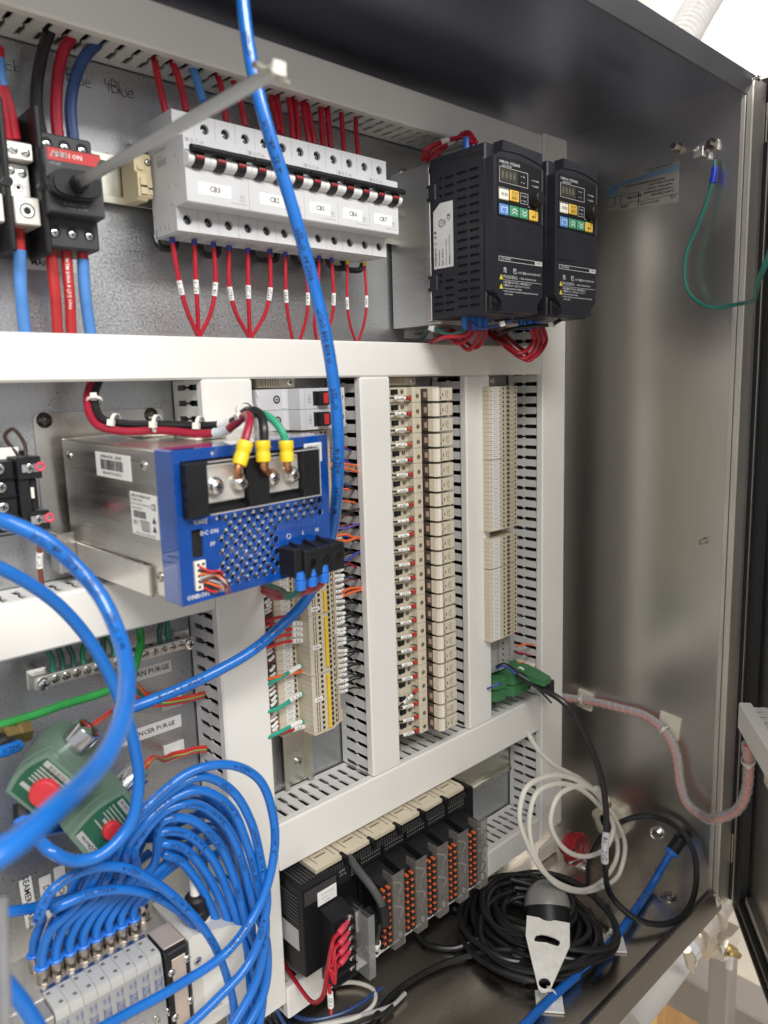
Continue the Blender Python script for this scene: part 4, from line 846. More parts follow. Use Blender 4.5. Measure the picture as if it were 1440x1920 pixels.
# cables of the supply
P_ = lambda *a: Vector(a)
A = lambda u, w, y: AY(u, w, y)
cb = [A(186, 712, -.030), A(176, 745, -.036), A(190, 785, -.048), A(235, 795, -.062), A(300, 796, -.082), A(400, 798, -.112), A(438, 790, -.130), A(466, 770, -.150), A(487, 776, -.162), A(494, 800, -.170), A(495, 832, -.172)]
bc = wire(cb, .0031, blk_w, 'thick black cable lying over the power supply, ending in a yellow crimp', name='cable', cat='cable', seg=10)
cr = [A(172, 712, -.030), A(163, 752, -.036), A(180, 795, -.050), A(225, 808, -.064), A(300, 807, -.084), A(380, 813, -.112), A(420, 808, -.128), A(440, 796, -.140), A(462, 778, -.156), A(468, 790, -.168), A(462, 815, -.172), A(456, 835, -.173)]
rc = wire(cr, .0028, mat('crimson_cable', (.34, .012, .035), .34), 'thick red cable lying over the power supply beside the black one', name='cable', cat='cable', seg=10)
sleeve(rc, .68, .014, .0033, m=mat('grey_marker', (.60, .64, .68), .45)); sleeve(bc, .67, .012, .0036, m=paper)
gc = wire([A(470, 778, -.155), A(490, 776, -.158), A(512, 788, -.166), A(530, 812, -.172), A(536, 828, -.173)], .0026, mat('jade_wire', (.03, .33, .18), .4), 'green earth wire ending in the right yellow crimp on the power supply')
for f in (.10, .24, .40, .56): tie(bc, o_path[bc], f, .0062 if f > .15 else .0050)
tie(bc, o_path[bc], .80, .0062)
for (px0, px1, nm, tx) in (((461, 828), (448, 872), 'crimp', 'left'), ((492, 826), (494, 866), 'crimp', 'middle'), ((536, 826), (538, 866), 'crimp', 'right')):
    a, b = A(*px0, -.172), A(*px1, -.1725); t = thing('crimp_lug', f'yellow crimp lug screwed to the power supply, {tx} one of three', 'crimp lug', b, 'yellow crimp lugs')
    d = (b-a).normalized(); L_ = (b-a).length
    g = MB(); g.lathe(a, d, [(0, .0046), (.0005, .0049), (L_*.35, .0050), (L_*.42, .0044), (L_*.55, .0044), (L_*.62, .0048), (L_*.97, .0046), (L_, .0042), (L_, 1e-5)], 18); g.build('insulation', yel, t)
    c_ = pl({'left': 44.7, 'middle': 70.8, 'right': 87.8}[tx], -3.4, 68.2)
    g = MB(); g.tube([b, b+d*.003, c_+(b-c_).normalized()*.0055], .0026, 12, 3); g.build('barrel', copper, t)
    g = MB(); g.lathe(c_, PY, [(0, .0064), (.0009, .0064), (.0009, 1e-5)], 18); g.build('ring', alu, t)
for k, (x, y) in enumerate(((50, 112), (62, 62), (57, 88))[:2]):
    t = thing('tie_mount', f'cream adhesive tie mount on top of the power supply, {("rear", "front")[k]} one', 'tie mount', pl(x, y, 92), 'tie mounts on the power supply')
    g = PG(); g.box(x-13, x+13, y-13, y+13, 91.6, 93.2, .6); g.box(x-5, x+5, y-6, y+6, 93.3, 96.5, .8); g.build('pad', pad_m, t)
for k, (u, w, c2) in enumerate(((562, 1088, grn_w), (583, 1081, red), (606, 1074, red))):
    a = AY(u, w-16, -.172); g = MB(); g.lathe(a, (0, 0, -1), [(0, .0030), (.005, .0038), (.006, .0030), (.007, .0040), (.0125, .0038), (.0125, 1e-5)], 16); tag(g.build('crimp_terminal', blu_c), f'blue crimp under the black AC connector, {("left", "middle", "right")[k]} one', 'crimp', 'blue crimps at the AC connector')
    wire([AY(u, w+6, -.172), AY(u-2, w+18, -.170), AY(u-22, w+32, -.15), AY(530-k*3, 1108+k*6, -.11), AY(500, 1096+k*8, -.06), AY(470, 1080+k*8, -.03)], .0024, c2, f'{"green" if k == 0 else "red"} wire curving from the {("left", "middle", "right")[k]} blue crimp behind the power supply')
for k, (c2, m_) in enumerate((('red', red_b), ('black', blk_w), ('orange', org_w), ('grey', md_gray), ('brown', brn_w))):
    wire([pl(13, -1.5, 19-k*2.6), pl(17+k*1.2, -7, 16-k*1), pl(25+k*.8, -7-k, 14-k*3.4), pl(27, -5-k, 5-k*1.2), pl(22+k, -3-k, 1+k*1.6), pl(15, -1.6, 5+k*2)], .0008, m_, f'thin {c2} wire looping at the small white plug of the power supply', group='thin wires at the white plug', seg=8, n=8)
# ================================================================ black screw terminal strip at the left edge
t = thing('terminal_strip', 'black screw terminal strip at the left edge beside the power supply bracket', 'terminal strip', v(-135, 0, -103))
g = G(); g.box(-150, -116.5, -14, -.4, -103, -47, .8); g.box(-150, -131.6, -30, -14.2, -101, -52.5, .8); g.box(-131.0, -123.6, -34, -14.2, -101, -50.5, .6); g.box(-131.4, -115.6, -36, -14.2, -65.5, -50.2, .6); g.box(-123.4, -118.8, -33, -14.2, -87, -66, .5); g.box(-127, -113.4, -36, -14.2, -101.6, -88, .6); g.build('body', black, t)
for z in (-57.2, -69.7, -83.4, -96): pscrew(t, v(-141.5, -30.1, z), (0, -1, 0), .0040, .0022, chrome); g = G(); g.box(-150, -132, -33, -30, z-6.9, z-6.1, .2); g.build('rib', black, t)
for x, z in ((-124, -58), (-121.5, -94)):
    pscrew(t, v(x, -36.1, z), (0, -1, 0), .0035, .002, chrome)
    g = G(); g.box(x-4.6, x+8, -36.7, -36.05, z-2.8, z+2.8, .2); g.build('clamp_plate', chrome, t)
    g = MB(); g.ring(v(x+7.5, -36.6, z+.5), (0, 1, 0), .0026, .0009, 16, 6); g.build('ring_terminal', mat('pink_red', (.75, .08, .14), .4), t)
g = G(); g.box(-123.6, -121.6, -34.3, -33.0, -79, -71.5); g.build('link', cream, t, smooth=False)
wire([v(-120, -20, -52), v(-119.5, -18, -42), v(-125.5, -16, -31.5), v(-130.6, -14, -36), v(-127, -14, -44), v(-121.5, -16, -53)], .0013, mat('umber_wire', (.05, .025, .02), .4), 'dark brown wire loop standing above the black terminal strip')
label_plate('mica_sheet', 'cream paper insulator behind the black terminal strip', -150, -123, -52, -44, y=-15, cat='insulator')
bw = wire([v(-117, -22, -100), v(-117.3, -20, -118), v(-117.8, -18, -128), v(-117, -16, -142), v(-116.5, -14, -150)], .0018, brn_w, 'brown wire with a white marker dropping from the terminal strip into the left duct'); sleeve(bw, .52, .012, .0024, txt='0170', ts=.0042)
# ================================================================ CB8 and CB9
for k, nm in enumerate(('CB8', 'CB9')):
    z1 = -9.2-17.3*k; z0 = z1-17.0
    t = thing('circuit_breaker', f'single grey breaker labelled {nm}, mounted sideways, {("upper", "lower")[k]} of the pair behind the blue tube', 'circuit breaker', v(95, 0, z0), 'sideways breakers at the top of the left terminal column')
    g = G(); g.prism([(54, -20), (54, -50), (60, -57), (81, -57), (82, -72), (83, -73), (127, -73), (128, -72), (129, -57), (143, -57), (143, -20)], lambda a, b, d: (a, b, d), z0, z1); g.build('body', lt_gray, t)
    g = G(); g.box(95, 112, -73.3, -72.9, z0+2.6, z1-2.6); g.build('lever_slot', dark, t)
    g = G(); g.prism([(98, -73), (98.6, -79), (109, -79), (111, -73)], lambda a, b, d: (a, b, d), z0+3.4, z1-3.4); lv = g.build('lever', black, t)
    g = G(); g.box(101.5, 106.5, -79.3, -78.9, z0+4.2, z1-4.2); g.build('stripe', red_sw, lv)
    g = G(); g.text(nm, 4.6, (91, -73, (z0+z1)/2), (0, 0, -1), (1, 0, 0)); g.box(86.4, 86.7, -73.1, -73, z0+1, z1-1); g.build('lettering', ink_g, t, smooth=False)
    for x in (69.5, 138):
        g = G(); g.lathe((x, -57, (z0+z1)/2), (0, -1, 0), [(0, 3.4), (.25, 3.4), (.25, 2.9), (.05, 2.8), (.05, .01)], 18); o = g.build('terminal_well', dark, t)
        pscrew(t, v(x, -57.1, (z0+z1)/2), (0, -1, 0), .0022, .0003, md_gray)
    g = G(); g.box(54.2, 60, -52, -49, z0+2, z0+6, .3); g.box(54.2, 60, -52, -49, z1-6, z1-2, .3); g.box(74, 79, -57.4, -57, z0+1, z1-1); g.build('clamp_detail', gray_pl, t)
for nm, x, z0, z1, desc in (('end_clamp', 82, -8, .5, 'beige rail end clamp above breaker CB8'), ('end_clamp', 232, -8.4, -.6, 'beige rail end clamp above the relay column'), ('end_clamp', 358, -11.5, -2, 'beige rail end clamp above the right terminal strip')):
    t = thing(nm, desc, 'clamp', v(x, 0, z0)); g = G(); g.box(x-20, x+20, -40, -10, z0, z1, .8)
    for k in range(9): g.box(x-19+k*2.6, x-17.8+k*2.6, -41, -39.8, z0+.6, z1-.6)
    g.build('body', beige_d, t); pscrew(t, v(x+14, -40.2, (z0+z1)/2), (0, -1, 0), .0028, .001, chrome)
# ================================================================ vertical rails
rail('vertical zinc rail below the left terminal column', 'z', -394, -8, 108)
rail('vertical zinc rail behind the relay column', 'z', -394, -2, 262)
rail('vertical zinc rail behind the right terminal strip', 'z', -394, -2, 384)
pscrew(plate, v(110, -5, -372), (0, -1, 0), .0042, .0025, zinc)
rail('horizontal zinc rail behind the controller modules', 'x', 52, 446, -478, half=30)
# ================================================================ left terminal column
def terminal_left(z1, h, desc, first=False):
    t = thing('terminal_block', desc, 'terminal', v(95, 0, z1-h), 'beige terminals of the left terminal column')
    a, b = z1-h+.12, z1-.12
    g = G(); g.prism([(64, -20), (64, -44.4), (67, -46), (81, -46), (83, -44), (86, -44), (86.4, -64.2), (88, -65.4), (106.8, -65), (123, -58), (123.6, -56), (123.6, -44), (138, -40), (138, -20)], lambda p, q, d: (p, q, d), a, b); g.build('body', beige, t)
    m = (a+b)/2
    g = G()
    for x, y, r in ((97.5, -65.22, 1.55), (81.8, -45.6, 1.6)): g.cyl((x, y-.12, m), (x, y+.3, m), r, 12)
    g.cyl((114.6, -61.75, m), (114.6, -61.3, m), 1.5, 12); g.box(107.4, 109.8, -64.9, -63.5, a+.8, b-.8); g.box(90.2, 90.9, -65.55, -65.1, a+.3, b-.3); g.box(92.6, 93.3, -65.5, -65.1, a+.3, b-.3)
    g.build('hole', ink, t, smooth=False)
    g = G(); g.box(70.2, 79.4, -46.3, -45.9, a+.25, b-.25); g.build('marker', paper, t, smooth=False)
    g = G(); g.box(71.6, 78, -46.4, -46.25, m-.7, m-.25); g.box(71.8, 77.6, -46.4, -46.25, m+.2, m+.75); g.build('marker_print', ink_g, t, smooth=False)
    g = G(); g.box(117.6, 118.2, -60.9, -60.0, a+.2, b-.2); g.build('groove', mat('brown_groove', (.30, .17, .10), .5), t, smooth=False)
    return t
Ht = 4.87; z = -45.2; proto = None; NT = 55
for k in range(NT):
    d_ = f'beige terminal of the left terminal column, {ordi(k+1)} from the top'
    if proto is None: proto = terminal_left(z, Ht, d_)
    else: dup(proto, v(0, 0, -Ht*k-(1.0 if k > 32 else 0)-(1.0 if k > 43 else 0)), d_)
for k, (za, zb, d_) in enumerate(((-186, -205.6, 'upper'), (-209.4, -256.6, 'middle'), (-263, -314.5, 'lower'))):
    g = G(); g.box(102.4, 105.4, -67.6, -65, za, zb, .7); tag(g.build('jumper_strip', yel2), f'yellow jumper strip on the left terminal column, {d_} one', 'jumper', 'yellow jumper strips')
for k, (x, y, z, tx, d_) in enumerate(((92.5, -66.4, -200.5, '0800', 'upper left'), (92.6, -66.4, -235.5, '0701', 'middle left'), (92.4, -66.4, -284.2, '0701', 'lower left'), (119.5, -60.6, -229, '070', 'middle right'), (119.5, -60.6, -277, '070', 'lower right'), (119, -60.6, -150, '080', 'upper right'))):
    o = G().box(x-4.6, x+4.6, y, y+.9, z-2.1, z+2.1, .2).build('number_tag', paper); tag(o, f'small white number tag reading {tx} on the left terminal column, {d_}', 'tag', 'number tags of the left column')
    G().text(tx, 3.0, (x, y, z), XD, ZD).build('lettering', ink, o, smooth=False)
for z_ in (-206.3, -260.2): g = G(); g.prism([(64, -20), (64, -46.8), (84, -46.8), (85.6, -65.6), (107, -65.8), (124.2, -58.4), (124.4, -44.4), (138.4, -40.4), (138.4, -20)], lambda p, q, d: (p, q, d), z_-.7, z_+.1); tag(g.build('divider', beige), f'thin beige divider plate in the left terminal column, {"upper" if z_ > -250 else "lower"} one', 'divider', 'divider plates')
g = G(); g.prism([(64, -20), (64, -47), (85, -47), (86, -66), (107, -66), (124.4, -58.6), (138.6, -42), (138.6, -20)], lambda p, q, d: (p, q, d), -316.8, -315.3); tag(g.build('end_plate', mat('end_plate_beige', (.66, .56, .42), .5)), 'beige end plate closing the bottom of the left terminal column', 'end plate')
# wires on its left: ferrules and markers out of duct
for k in range(40):
    z = -150-k*4.1; m_ = rnd.choice([red, red, red_b, brn_w, org_w, blk_w, grn_w]); nmv = {red: 'red', red_b: 'bright red', brn_w: 'brown', org_w: 'orange', blk_w: 'black', grn_w: 'dark green'}[m_]
    x1 = 66+rnd.random()*2
    o = wire([v(46, -38-rnd.random()*5, z-2), v(54, -42-rnd.random()*6, z-1-rnd.random()*2), v(x1-3, -41, z), v(x1, -38, z+.3)], .0009, m_, f'{nmv} wire entering the left side of the terminal column, {ordi(k+1)} from the top', group='wires on the left of the terminal column', n=7, seg=4)
    sleeve(o, .92, .004, .0013, m=rnd.choice([red, red, blk_w, org]), name='ferrule')
    if rnd.random() < .75: sleeve(o, .55, .009, .0014)
for k, (pp, m_, tx) in enumerate(((((500, 1204), (530, 1192), (566, 1190), (578, 1187)), red_b, '0701'), (((500, 1190), (530, 1181), (566, 1180), (578, 1178)), red_b, '0701'), (((500, 1215), (530, 1205), (566, 1201), (578, 1199)), red_b, '0701'), (((500, 1165), (520, 1158), (555, 1155), (575, 1153)), red, ''), (((500, 1172), (530, 1170), (566, 1169), (576, 1168)), red, '0701'),
                              (((500, 1283), (520, 1274), (560, 1250), (572, 1247)), grn_t, ' '), (((498, 1274), (520, 1269), (562, 1260), (572, 1258)), org_w, ''), (((500, 1335), (522, 1328), (560, 1303), (574, 1301)), grn_t, '01010'), (((500, 1384), (522, 1374), (560, 1355), (576, 1352)), grn_t, ' '), (((515, 1379), (535, 1372), (562, 1364), (578, 1362)), red, '0701'))):
    nmv = {red: 'red', red_b: 'bright red', org_w: 'orange', grn_t: 'teal green'}[m_]
    o = wire([(a, b, y) for (a, b), y in zip(pp, (-.050, -.056, -.052, -.047))], .0014 if m_ is not grn_t else .0018, m_, f'{nmv} wire in front of the number labels, {ordi(k+1)} of ten, left terminal column', group='front wires of the left terminal column')
    sleeve(o, .95, .005, .0022, m=mat('blue_ferrule', (.03, .04, .30), .4) if m_ is org_w else red_sw, name='ferrule')
    if tx: sleeve(o, .62, .015, .0024, txt=tx.strip(), ts=.0042)
# wires on its right going into the duct
cols = [blk_w, org_w, red, blk_w, brn_w, blk_w, blk_w, mat('blue_thin', (.04, .06, .35), .4)]; cn = ['black', 'orange', 'red', 'black', 'brown', 'black', 'black', 'blue']
for k in range(46):
    z = -62-k*5.2; j = rnd.randrange(8) if k < 26 else 0
    zc = 12.4*round(z/12.4)-6
    o = wire([v(130, -38, z+rnd.uniform(-1, 1)), v(138, -42-rnd.random()*4, z-rnd.random()*2), v(152, -40-rnd.random()*4, (z+zc)/2+2), v(166, -34-rnd.random()*6, zc+rnd.uniform(-1, 1)), v(172, -30, zc)], .0009, cols[j], f'{cn[j]} wire leaving the right side of the terminal column, {ordi(k+1)} from the top', group='wires on the right of the terminal column', n=7, seg=5)
    if k > 15: sleeve(o, .20, .012, .0017, txt='070', ts=.0026)
# orange and blue wires at the duct
for k, (pp, m_, nm_) in enumerate(((((600, 870), (640, 876), (662, 882), (684, 889)), org_w, 'orange'), (((606, 870), (640, 869), (660, 872), (676, 874)), org_w, 'orange'), (((625, 990), (650, 990), (665, 984), (684, 984)), mat('violet_wire', (.12, .08, .35), .4), 'violet'),
                                   (((624, 1005), (648, 1002), (664, 1008), (682, 1010)), org_w, 'orange'), (((630, 1014), (652, 1014), (668, 1008), (684, 1008)), org_w, 'orange'), (((636, 1046), (650, 1050), (664, 1040), (682, 1032)), MATS['blue_thin'], 'blue'), (((640, 1120), (656, 1112), (668, 1108), (684, 1104)), org_w, 'orange'), (((638, 1112), (654, 1104), (668, 1102), (682, 1102)), org_w, 'orange'), (((630, 965), (650, 962), (664, 956), (684, 954)), blk_w, 'black'))):
    wire([(a, b, y) for (a, b), y in zip(pp, (-.046, -.050, -.048, -.036))], .0013, m_, f'{nm_} wire crossing into the second vertical duct, {ordi(k+1)} of nine from the top', group='coloured wires crossing into the second vertical duct')
# ================================================================ relay column
def relay(desc):
    z1 = -10.6; h = 14.7; z0 = z1-h
    t = thing('relay_module', desc, 'relay', v(250, 0, z0), 'relay modules in the middle column')
    g = G(); g.prism([(212, -18), (212, -43), (216, -46.5), (229.6, -46.5), (230.6, -47.5), (231, -55), (232, -56), (241.6, -56), (243.6, -54), (243.8, -46), (279, -46), (279, -18)], lambda p, q, d: (p, q, d), z0+.1, z1-.1); g.build('socket', beige, t)
    g = G(); g.prism([(212.4, -46.7), (219.6, -46.7), (219.6, -44), (212.4, -44)], lambda p, q, d: (p, q, d), z0+8, z0+13); g.build('entry_hole', dark, t)
    for x, y, z in ((225.2, -46.6, z0+10.5), (236.8, -56.1, z0+6.0)):
        g = G(); g.lathe((x, y, z), (0, -1, 0), [(-.1, 2.2), (.15, 2.2), (.15, .01)], 14); g.build('screw_well', mat('well_brown', (.10, .085, .06), .6), t)
        g = G(); g.box(x-.4, x+.4, y-.35, y-.1, z-1.9, z+1.9); g.build('screw_slot', zinc, t)
    g = G(); g.box(227.6, 234, -53.5, -47, z0+1.2, z0+6.6, .2); g.build('clamp_opening', mat('clamp_dark', (.05, .04, .035), .6), t)
    g = G(); g.box(227.3, 228.2, -54, -47.2, z0+1.2, z0+6.6); g.box(230, 230.8, -54, -53.4, z0+1.6, z0+6); g.build('clamp', zinc, t)
    a, b = z0+.7, z1-1.6
    g = G(); g.box(247.2, 272, -60, -46.2, a+.3, b-.3, .3); rl_ = g.build('relay_case', mat('smoky_case', (.12, .09, .075), .12, var=.1, trans=.15, coat=.3), t)
    g = G(); g.box(247.0, 247.25, -58.5, -54.5, a+3.5, b-3.5); g.build('coil', mat('pinkish_coil', (.50, .34, .27), .4), t)
    g = G(); g.box(247, 272.6, -67.8, -60.1, a, b, .2); g.prism([(247.1, -67.9), (249.9, -70.0), (256.2, -70.0), (256.2, -67.9)], lambda p, q, d: (p, q, d), a, b) ; g.build('relay_base', mat('relay_beige', (.66, .59, .46), .42, var=.04), t)
    g = G(); g.prism([(246.9, -67.0), (249.9, -70.1), (253, -70.1), (253, -67.6)], lambda p, q, d: (p, q, d), a-.05, b+.05); g.build('white_edge', mat('relay_white', (.84, .82, .77), .4, var=.02), t)
    g = G(); g.box(253.2, 272.6, -70.0, -67.9, a, b, .3); g.build('relay_cover', MATS['relay_beige'], t)
    g = G(); g.cyl((255.2, -70.15, a+2.6), (255.2, -70, a+2.6), .75, 8); g.box(257.6, 258.6, -70.12, -70, a+4.2, a+7.4); g.text('24VDC', 1.8, (262.4, -70, (a+b)/2), (0, 0, -1), (1, 0, 0)); g.text('G2R-1-SN', 1.9, (264.8, -70, (a+b)/2), (0, 0, -1), (1, 0, 0)); g.build('print', ink, t, smooth=False)
    return t
r0 = relay('beige relay module with its translucent relay, topmost in the relay column')
MK = ['0790', '0780', '9000', '9010', '9630', '9020', '9050', '9080', '9110', '9140', '9170', '9200', '9230', '9260', '9290', '9320', '9350', '9380', '9410', '9440', '9470', '9500', '9530', '9600']
for k in range(24):
    if k: dup(r0, v(0, 0, -14.9*k), 'beige relay module with its translucent relay, '+('bottommost' if k == 23 else ordi(k+1)+' from the top')+' in the relay column')
    z = -21.2-14.9*k; dz = rnd.uniform(-1.2, 1.2); st_ = -16 if k == 20 else 0
    m_ = org if k in (2, 3) else red_sw
    o = wire([v(196, -44, z+dz+st_), v(206, -48, z+dz*.8+st_*.9), v(219, -53.5, z+dz*.3+st_*.35), v(229, -54, z)], .0009, blk_w, f'black wire with marker {MK[k]} entering the relay column, {ordi(k+1)} from the top', group='marked wires of the relay column', n=7, seg=5)
    sleeve(o, .93, .0055, .0019, m=m_, name='ferrule'); sleeve(o, .63, .012, .0018, txt=MK[k], ts=.0036)
# ================================================================ right terminal strip
def terminal_right(z1, h, desc):
    t = thing('terminal_block', desc, 'terminal', v(366, 0, z1-h), 'beige terminals of the right terminal strip'); a, b = z1-h+.12, z1-.12; m = (a+b)/2
    g = G(); g.prism([(340.5, -18), (340.5, -61), (341.6, -62), (359, -62), (370, -61.4), (392.4, -58.6), (393, -57.6), (393, -40), (408, -36), (408, -18)], lambda p, q, d: (p, q, d), a, b); g.build('body', beige, t)
    g = G(); g.box(344, 356.2, -62.3, -61.9, a+.15, b-.15); g.build('marker', paper, t, smooth=False)
    g = G(); g.box(346, 354, -62.4, -62.25, m-.2, m+.5); g.build('marker_print', ink_g, t, smooth=False)
    g = G(); g.cyl((364.3, -62.0, m), (364.3, -61.4, m), 1.4, 10); g.cyl((388.5, -59.35, m), (388.5, -58.9, m), 1.4, 10); g.box(370, 375.4, -61.6, -60.6, a+.9, b-.7); g.build('hole', mat('hole_brown', (.09, .07, .05), .6), t, smooth=False)
    g = G(); g.box(376.6, 384, -60.9, -59.6, a+1.2, b-1.2); g.build('clamp_bar', beige_d, t, smooth=False)
    return t
p2 = None; idx = 0
for z1, n, h in ((-12.6, 32, 4.85), (-178, 24, 4.83)):
    for k in range(n):
        idx += 1; d_ = f'narrow beige terminal with white marker, {ordi(idx)} from the top of the right strip'
        zz = z1-h*k-(.9 if (k > 15 and z1 > -100) or (k > 6 and z1 < -100) else 0)
        if p2 is None: p2 = terminal_right(zz, h, d_); zb_ = zz
        else: dup(p2, v(0, 0, zz-zb_), d_)
for z0, z1, d_ in ((-169.4, -168.2, 'under the upper half'), (-90.9, -90.3, 'in the middle of the upper half'), (-295.4, -294.2, 'at the very bottom')):
    g = G(); g.prism([(340, -18), (340, -63), (359, -63), (393.4, -59), (393.4, -18)], lambda p, q, d: (p, q, d), z0, z1); tag(g.build('end_plate', MATS['end_plate_beige']), f'beige end plate of the right terminal strip, {d_}', 'end plate', 'end plates of the right strip')
g = G(); g.box(345, 392, -40, -12, -177, -170, .6); tag(g.build('end_clamp', ivory), 'yellowed clamp in the gap between the halves of the right terminal strip', 'clamp')
gt = mat('grey_terminal', (.38, .38, .37), .5, var=.05)
for k in range(6):
    z1 = -302-k*7.2; t = thing('grey_terminal', f'grey terminal under the right beige strip, {ordi(k+1)} from the top', 'terminal', v(390, 0, z1-7), 'grey terminals'); g = G(); g.prism([(362, -14), (362, -40), (382, -42), (400, -40), (404, -30), (420, -28), (420, -14)], lambda p, q, d: (p, q, d), z1-7, z1-.2); g.build('body', gt, t)
    g = G(); g.cyl((387.5, -41.8, z1-3.6), (387.5, -41.2, z1-3.6), 1.4, 10); g.cyl((409, -29.9, z1-3.6), (409, -29, z1-3.6), 1.4, 10); g.box(377.4, 377.9, -42, -41.3, z1-7, z1-.3); g.build('hole', ink, t, smooth=False)
for k in range(2):
    z1 = -349-k*14; t = thing('pluggable_connector', f'green pluggable connector block, {("upper", "lower")[k]} one at the foot of the right strip', 'connector', v(385, 0, z1-13), 'green connectors')
    pr = [(358, -26), (358, -46), (362, -52), (376, -54), (378, -50), (384, -50), (387, -58), (420, -58), (421, -52), (428, -50), (428, -26)]
    g = G(); g.prism(pr, lambda p, q, d: (p, q, d), z1-12.6, z1); g.build('housing', grn_p, t)
    g = G()
    for x in (417, 423):
        for zz in (z1-4.5, z1-9): g.box(x-1.6, x+1.6, -58.4 if x < 420 else -52.2, -50, zz-1.2, zz+1.2)
    g.build('hole', mat('deep_green', (.01, .05, .015), .5), t, smooth=False)
    g = G(); g.box(428.3, 438, -52, -28, z1-12.4, z1-.6, .6); g.build('foot', cream, t)
    g = G(); g.cyl((433, -52.3, z1-6), (433, -52, z1-6), 1.5, 10); g.build('foot_hole', ink, t, smooth=False)
gp = [AZ(u_, w_, -.344) for u_, w_ in ((960, 1250), (974, 1243), (990, 1246), (1010, 1255), (1033, 1269), (1020, 1277), (990, 1266))]
g = MB(); g.add([tuple(q) for q in gp]+[tuple(q-Vector((0, 0, .007))) for q in gp], [tuple(range(7)), tuple(range(7, 14))]+[(k, (k+1) % 7, 7+(k+1) % 7, 7+k) for k in range(7)]); tag(g.build('flat_connector', grn_p), 'green flat connector slanting toward the edge of the right duct', 'connector')
q = AY(1028, 1286, -.075); g = MB(); g.box(q.x-.0055, q.x+.0045, q.y-.006, q.y+.008, q.z-.009, q.z+.008, .0008); tag(g.build('plug_end', black), 'small black connector end in front of the right vertical duct', 'connector')
for k, (pp, m_, nm_) in enumerate(((((930, 1250), (945, 1244), (965, 1255), (972, 1262)), blk_w, 'black'), (((930, 1253), (945, 1249), (958, 1256), (968, 1264)), MATS['blue_thin'], 'blue'), (((912, 1292), (922, 1288), (936, 1281), (940, 1283)), MATS['blue_thin'], 'lower blue'), (((968, 1258), (976, 1252), (995, 1268), (1035, 1278)), paper, 'white'), (((975, 1262), (1000, 1285), (1022, 1305), (1034, 1318)), blk_w, 'stripped black'), (((968, 1212), (985, 1208), (1000, 1210), (1008, 1213)), org_w, 'upper orange'), (((970, 1244), (985, 1242), (1000, 1248), (1008, 1250)), org_w, 'lower orange'), (((968, 1222), (975, 1224), (985, 1226), (996, 1230)), red, 'red'))):
    wire([(a, b, y) for (a, b), y in zip(pp, ((-.05, -.06, -.065, -.07) if k < 5 else (-.036, -.04, -.04, -.03)))], .0012, m_, f'{nm_} thin wire near the green connectors', group='thin wires near the green connectors')
# ================================================================ lower left: earth bar, labels, purge valves, valve manifold
t = thing('earth_bar', 'silver earth bar with a row of slotted screws below the left wire duct', 'earth bar', v(-70, 0, -218))
g = G(); g.box(-134, -8, -32, -21, -216.5, -207.5, .6); g.build('bar', alu, t)
for x in (-128.5, -12.5): g = G(); g.box(x-7, x+7, -20.8, -18.8, -219, -204, .5); g.build('bracket', alu, t); pscrew(t, v(x, -32, -213), (0, -1, 0), .0048, .0035, chrome)
for x in (-126, -14): g = G(); g.cyl((x, -18.8, -211), (x, -.2, -211), 4.5, 12); g.build('standoff', nickel, t)
for k in range(14):
    x = -119.5+k*7.7
    pscrew(t, v(x, -32, -212), (0, -1, 0), .0031, .0008, nickel, False, rnd.random()*3)
    g = G(); g.cyl((x, -26.5, -207.45), (x, -26.5, -207.3), 2.2, 10); g.build('wire_hole', dark, t, smooth=False)
for k in list(range(0, 8))+[11, 12]:
    x = -119.5+k*7.7
    wire([v(x, -26.5, -209), v(x+rnd.uniform(-1, 1), -27, -199), v(x+rnd.uniform(-4, 4), -25, -190), v(x+rnd.uniform(-4, 4), -24, -180)], .0021, mat('dark_green_wire', (.02, .09, .07), .4) if k % 3 else grn_w, f'dark green earth wire rising from the earth bar into the duct, {ordi((k if k < 8 else k-3)+1)} from the left', group='earth wires above the bar', n=8, seg=5)
for k, x in enumerate((-42.5, -19.5)): g = G(); g.cyl((x, -26, -217), (x, -26, -208), 1.4, 8); tag(g.build('copper_strand', copper), f'bare copper strands sticking out at the earth bar, {("left", "right")[k]} one', 'copper strands')
wire([AY(-10, 1362, -.055), AY(60, 1342, -.055), AY(117, 1322, -.055), AY(204, 1294, -.055), AY(246, 1266, -.05), AY(257, 1236, -.042), v(-52, -30, -200), v(-52, -25, -180)], .0030, grn_c, 'thick bright green cable sweeping below the earth bar to the left edge', name='cable', cat='cable', seg=10)
label_plate('label', 'white plate label reading CAN PURGE below the earth bar', -52, -13.6, -244.4, -234, 'CAN PURGE', 6.2)
label_plate('label', 'white plate label reading LID SPENCER PURGE above the right solenoid', -72, -8.4, -296, -285, 'LID SPENCER PURGE', 5.6)
label_plate('label', 'white vertical plate label reading SEAMER TABLE at the lower left', -150.4, -141.4, -414, -373, 'SEAMER  TABLE', 6.4, tilt=math.radians(-2), vert=True)
label_plate('label', 'white vertical plate label right of the SEAMER TABLE label', -137, -128, -414, -378, 'DI  LIFT', 6.0, vert=True)
label_plate('label', 'short white vertical plate label behind the blue tubes', -125.5, -117, -411, -375, 'DISCH', 6.0, vert=True)
for k, (x0, z0) in enumerate(((-26, -277), (-27, -324))):
    t = thing('tie_mount', f'white square tie mount on the plate, {("upper", "lower")[k]} one beside the left vertical duct', 'tie mount', v(x0+9, 0, z0), 'white tie mounts beside the left vertical duct')
    g = G(); g.box(x0, x0+19, -2.2, -.1, z0, z0+16, .5); g.build('pad', mat('white_nylon', (.80, .80, .76), .45), t); g = G(); g.box(x0+5, x0+14, -6, -2.3, z0+4, z0+12, 1); g.build('saddle', MATS['white_nylon'], t)
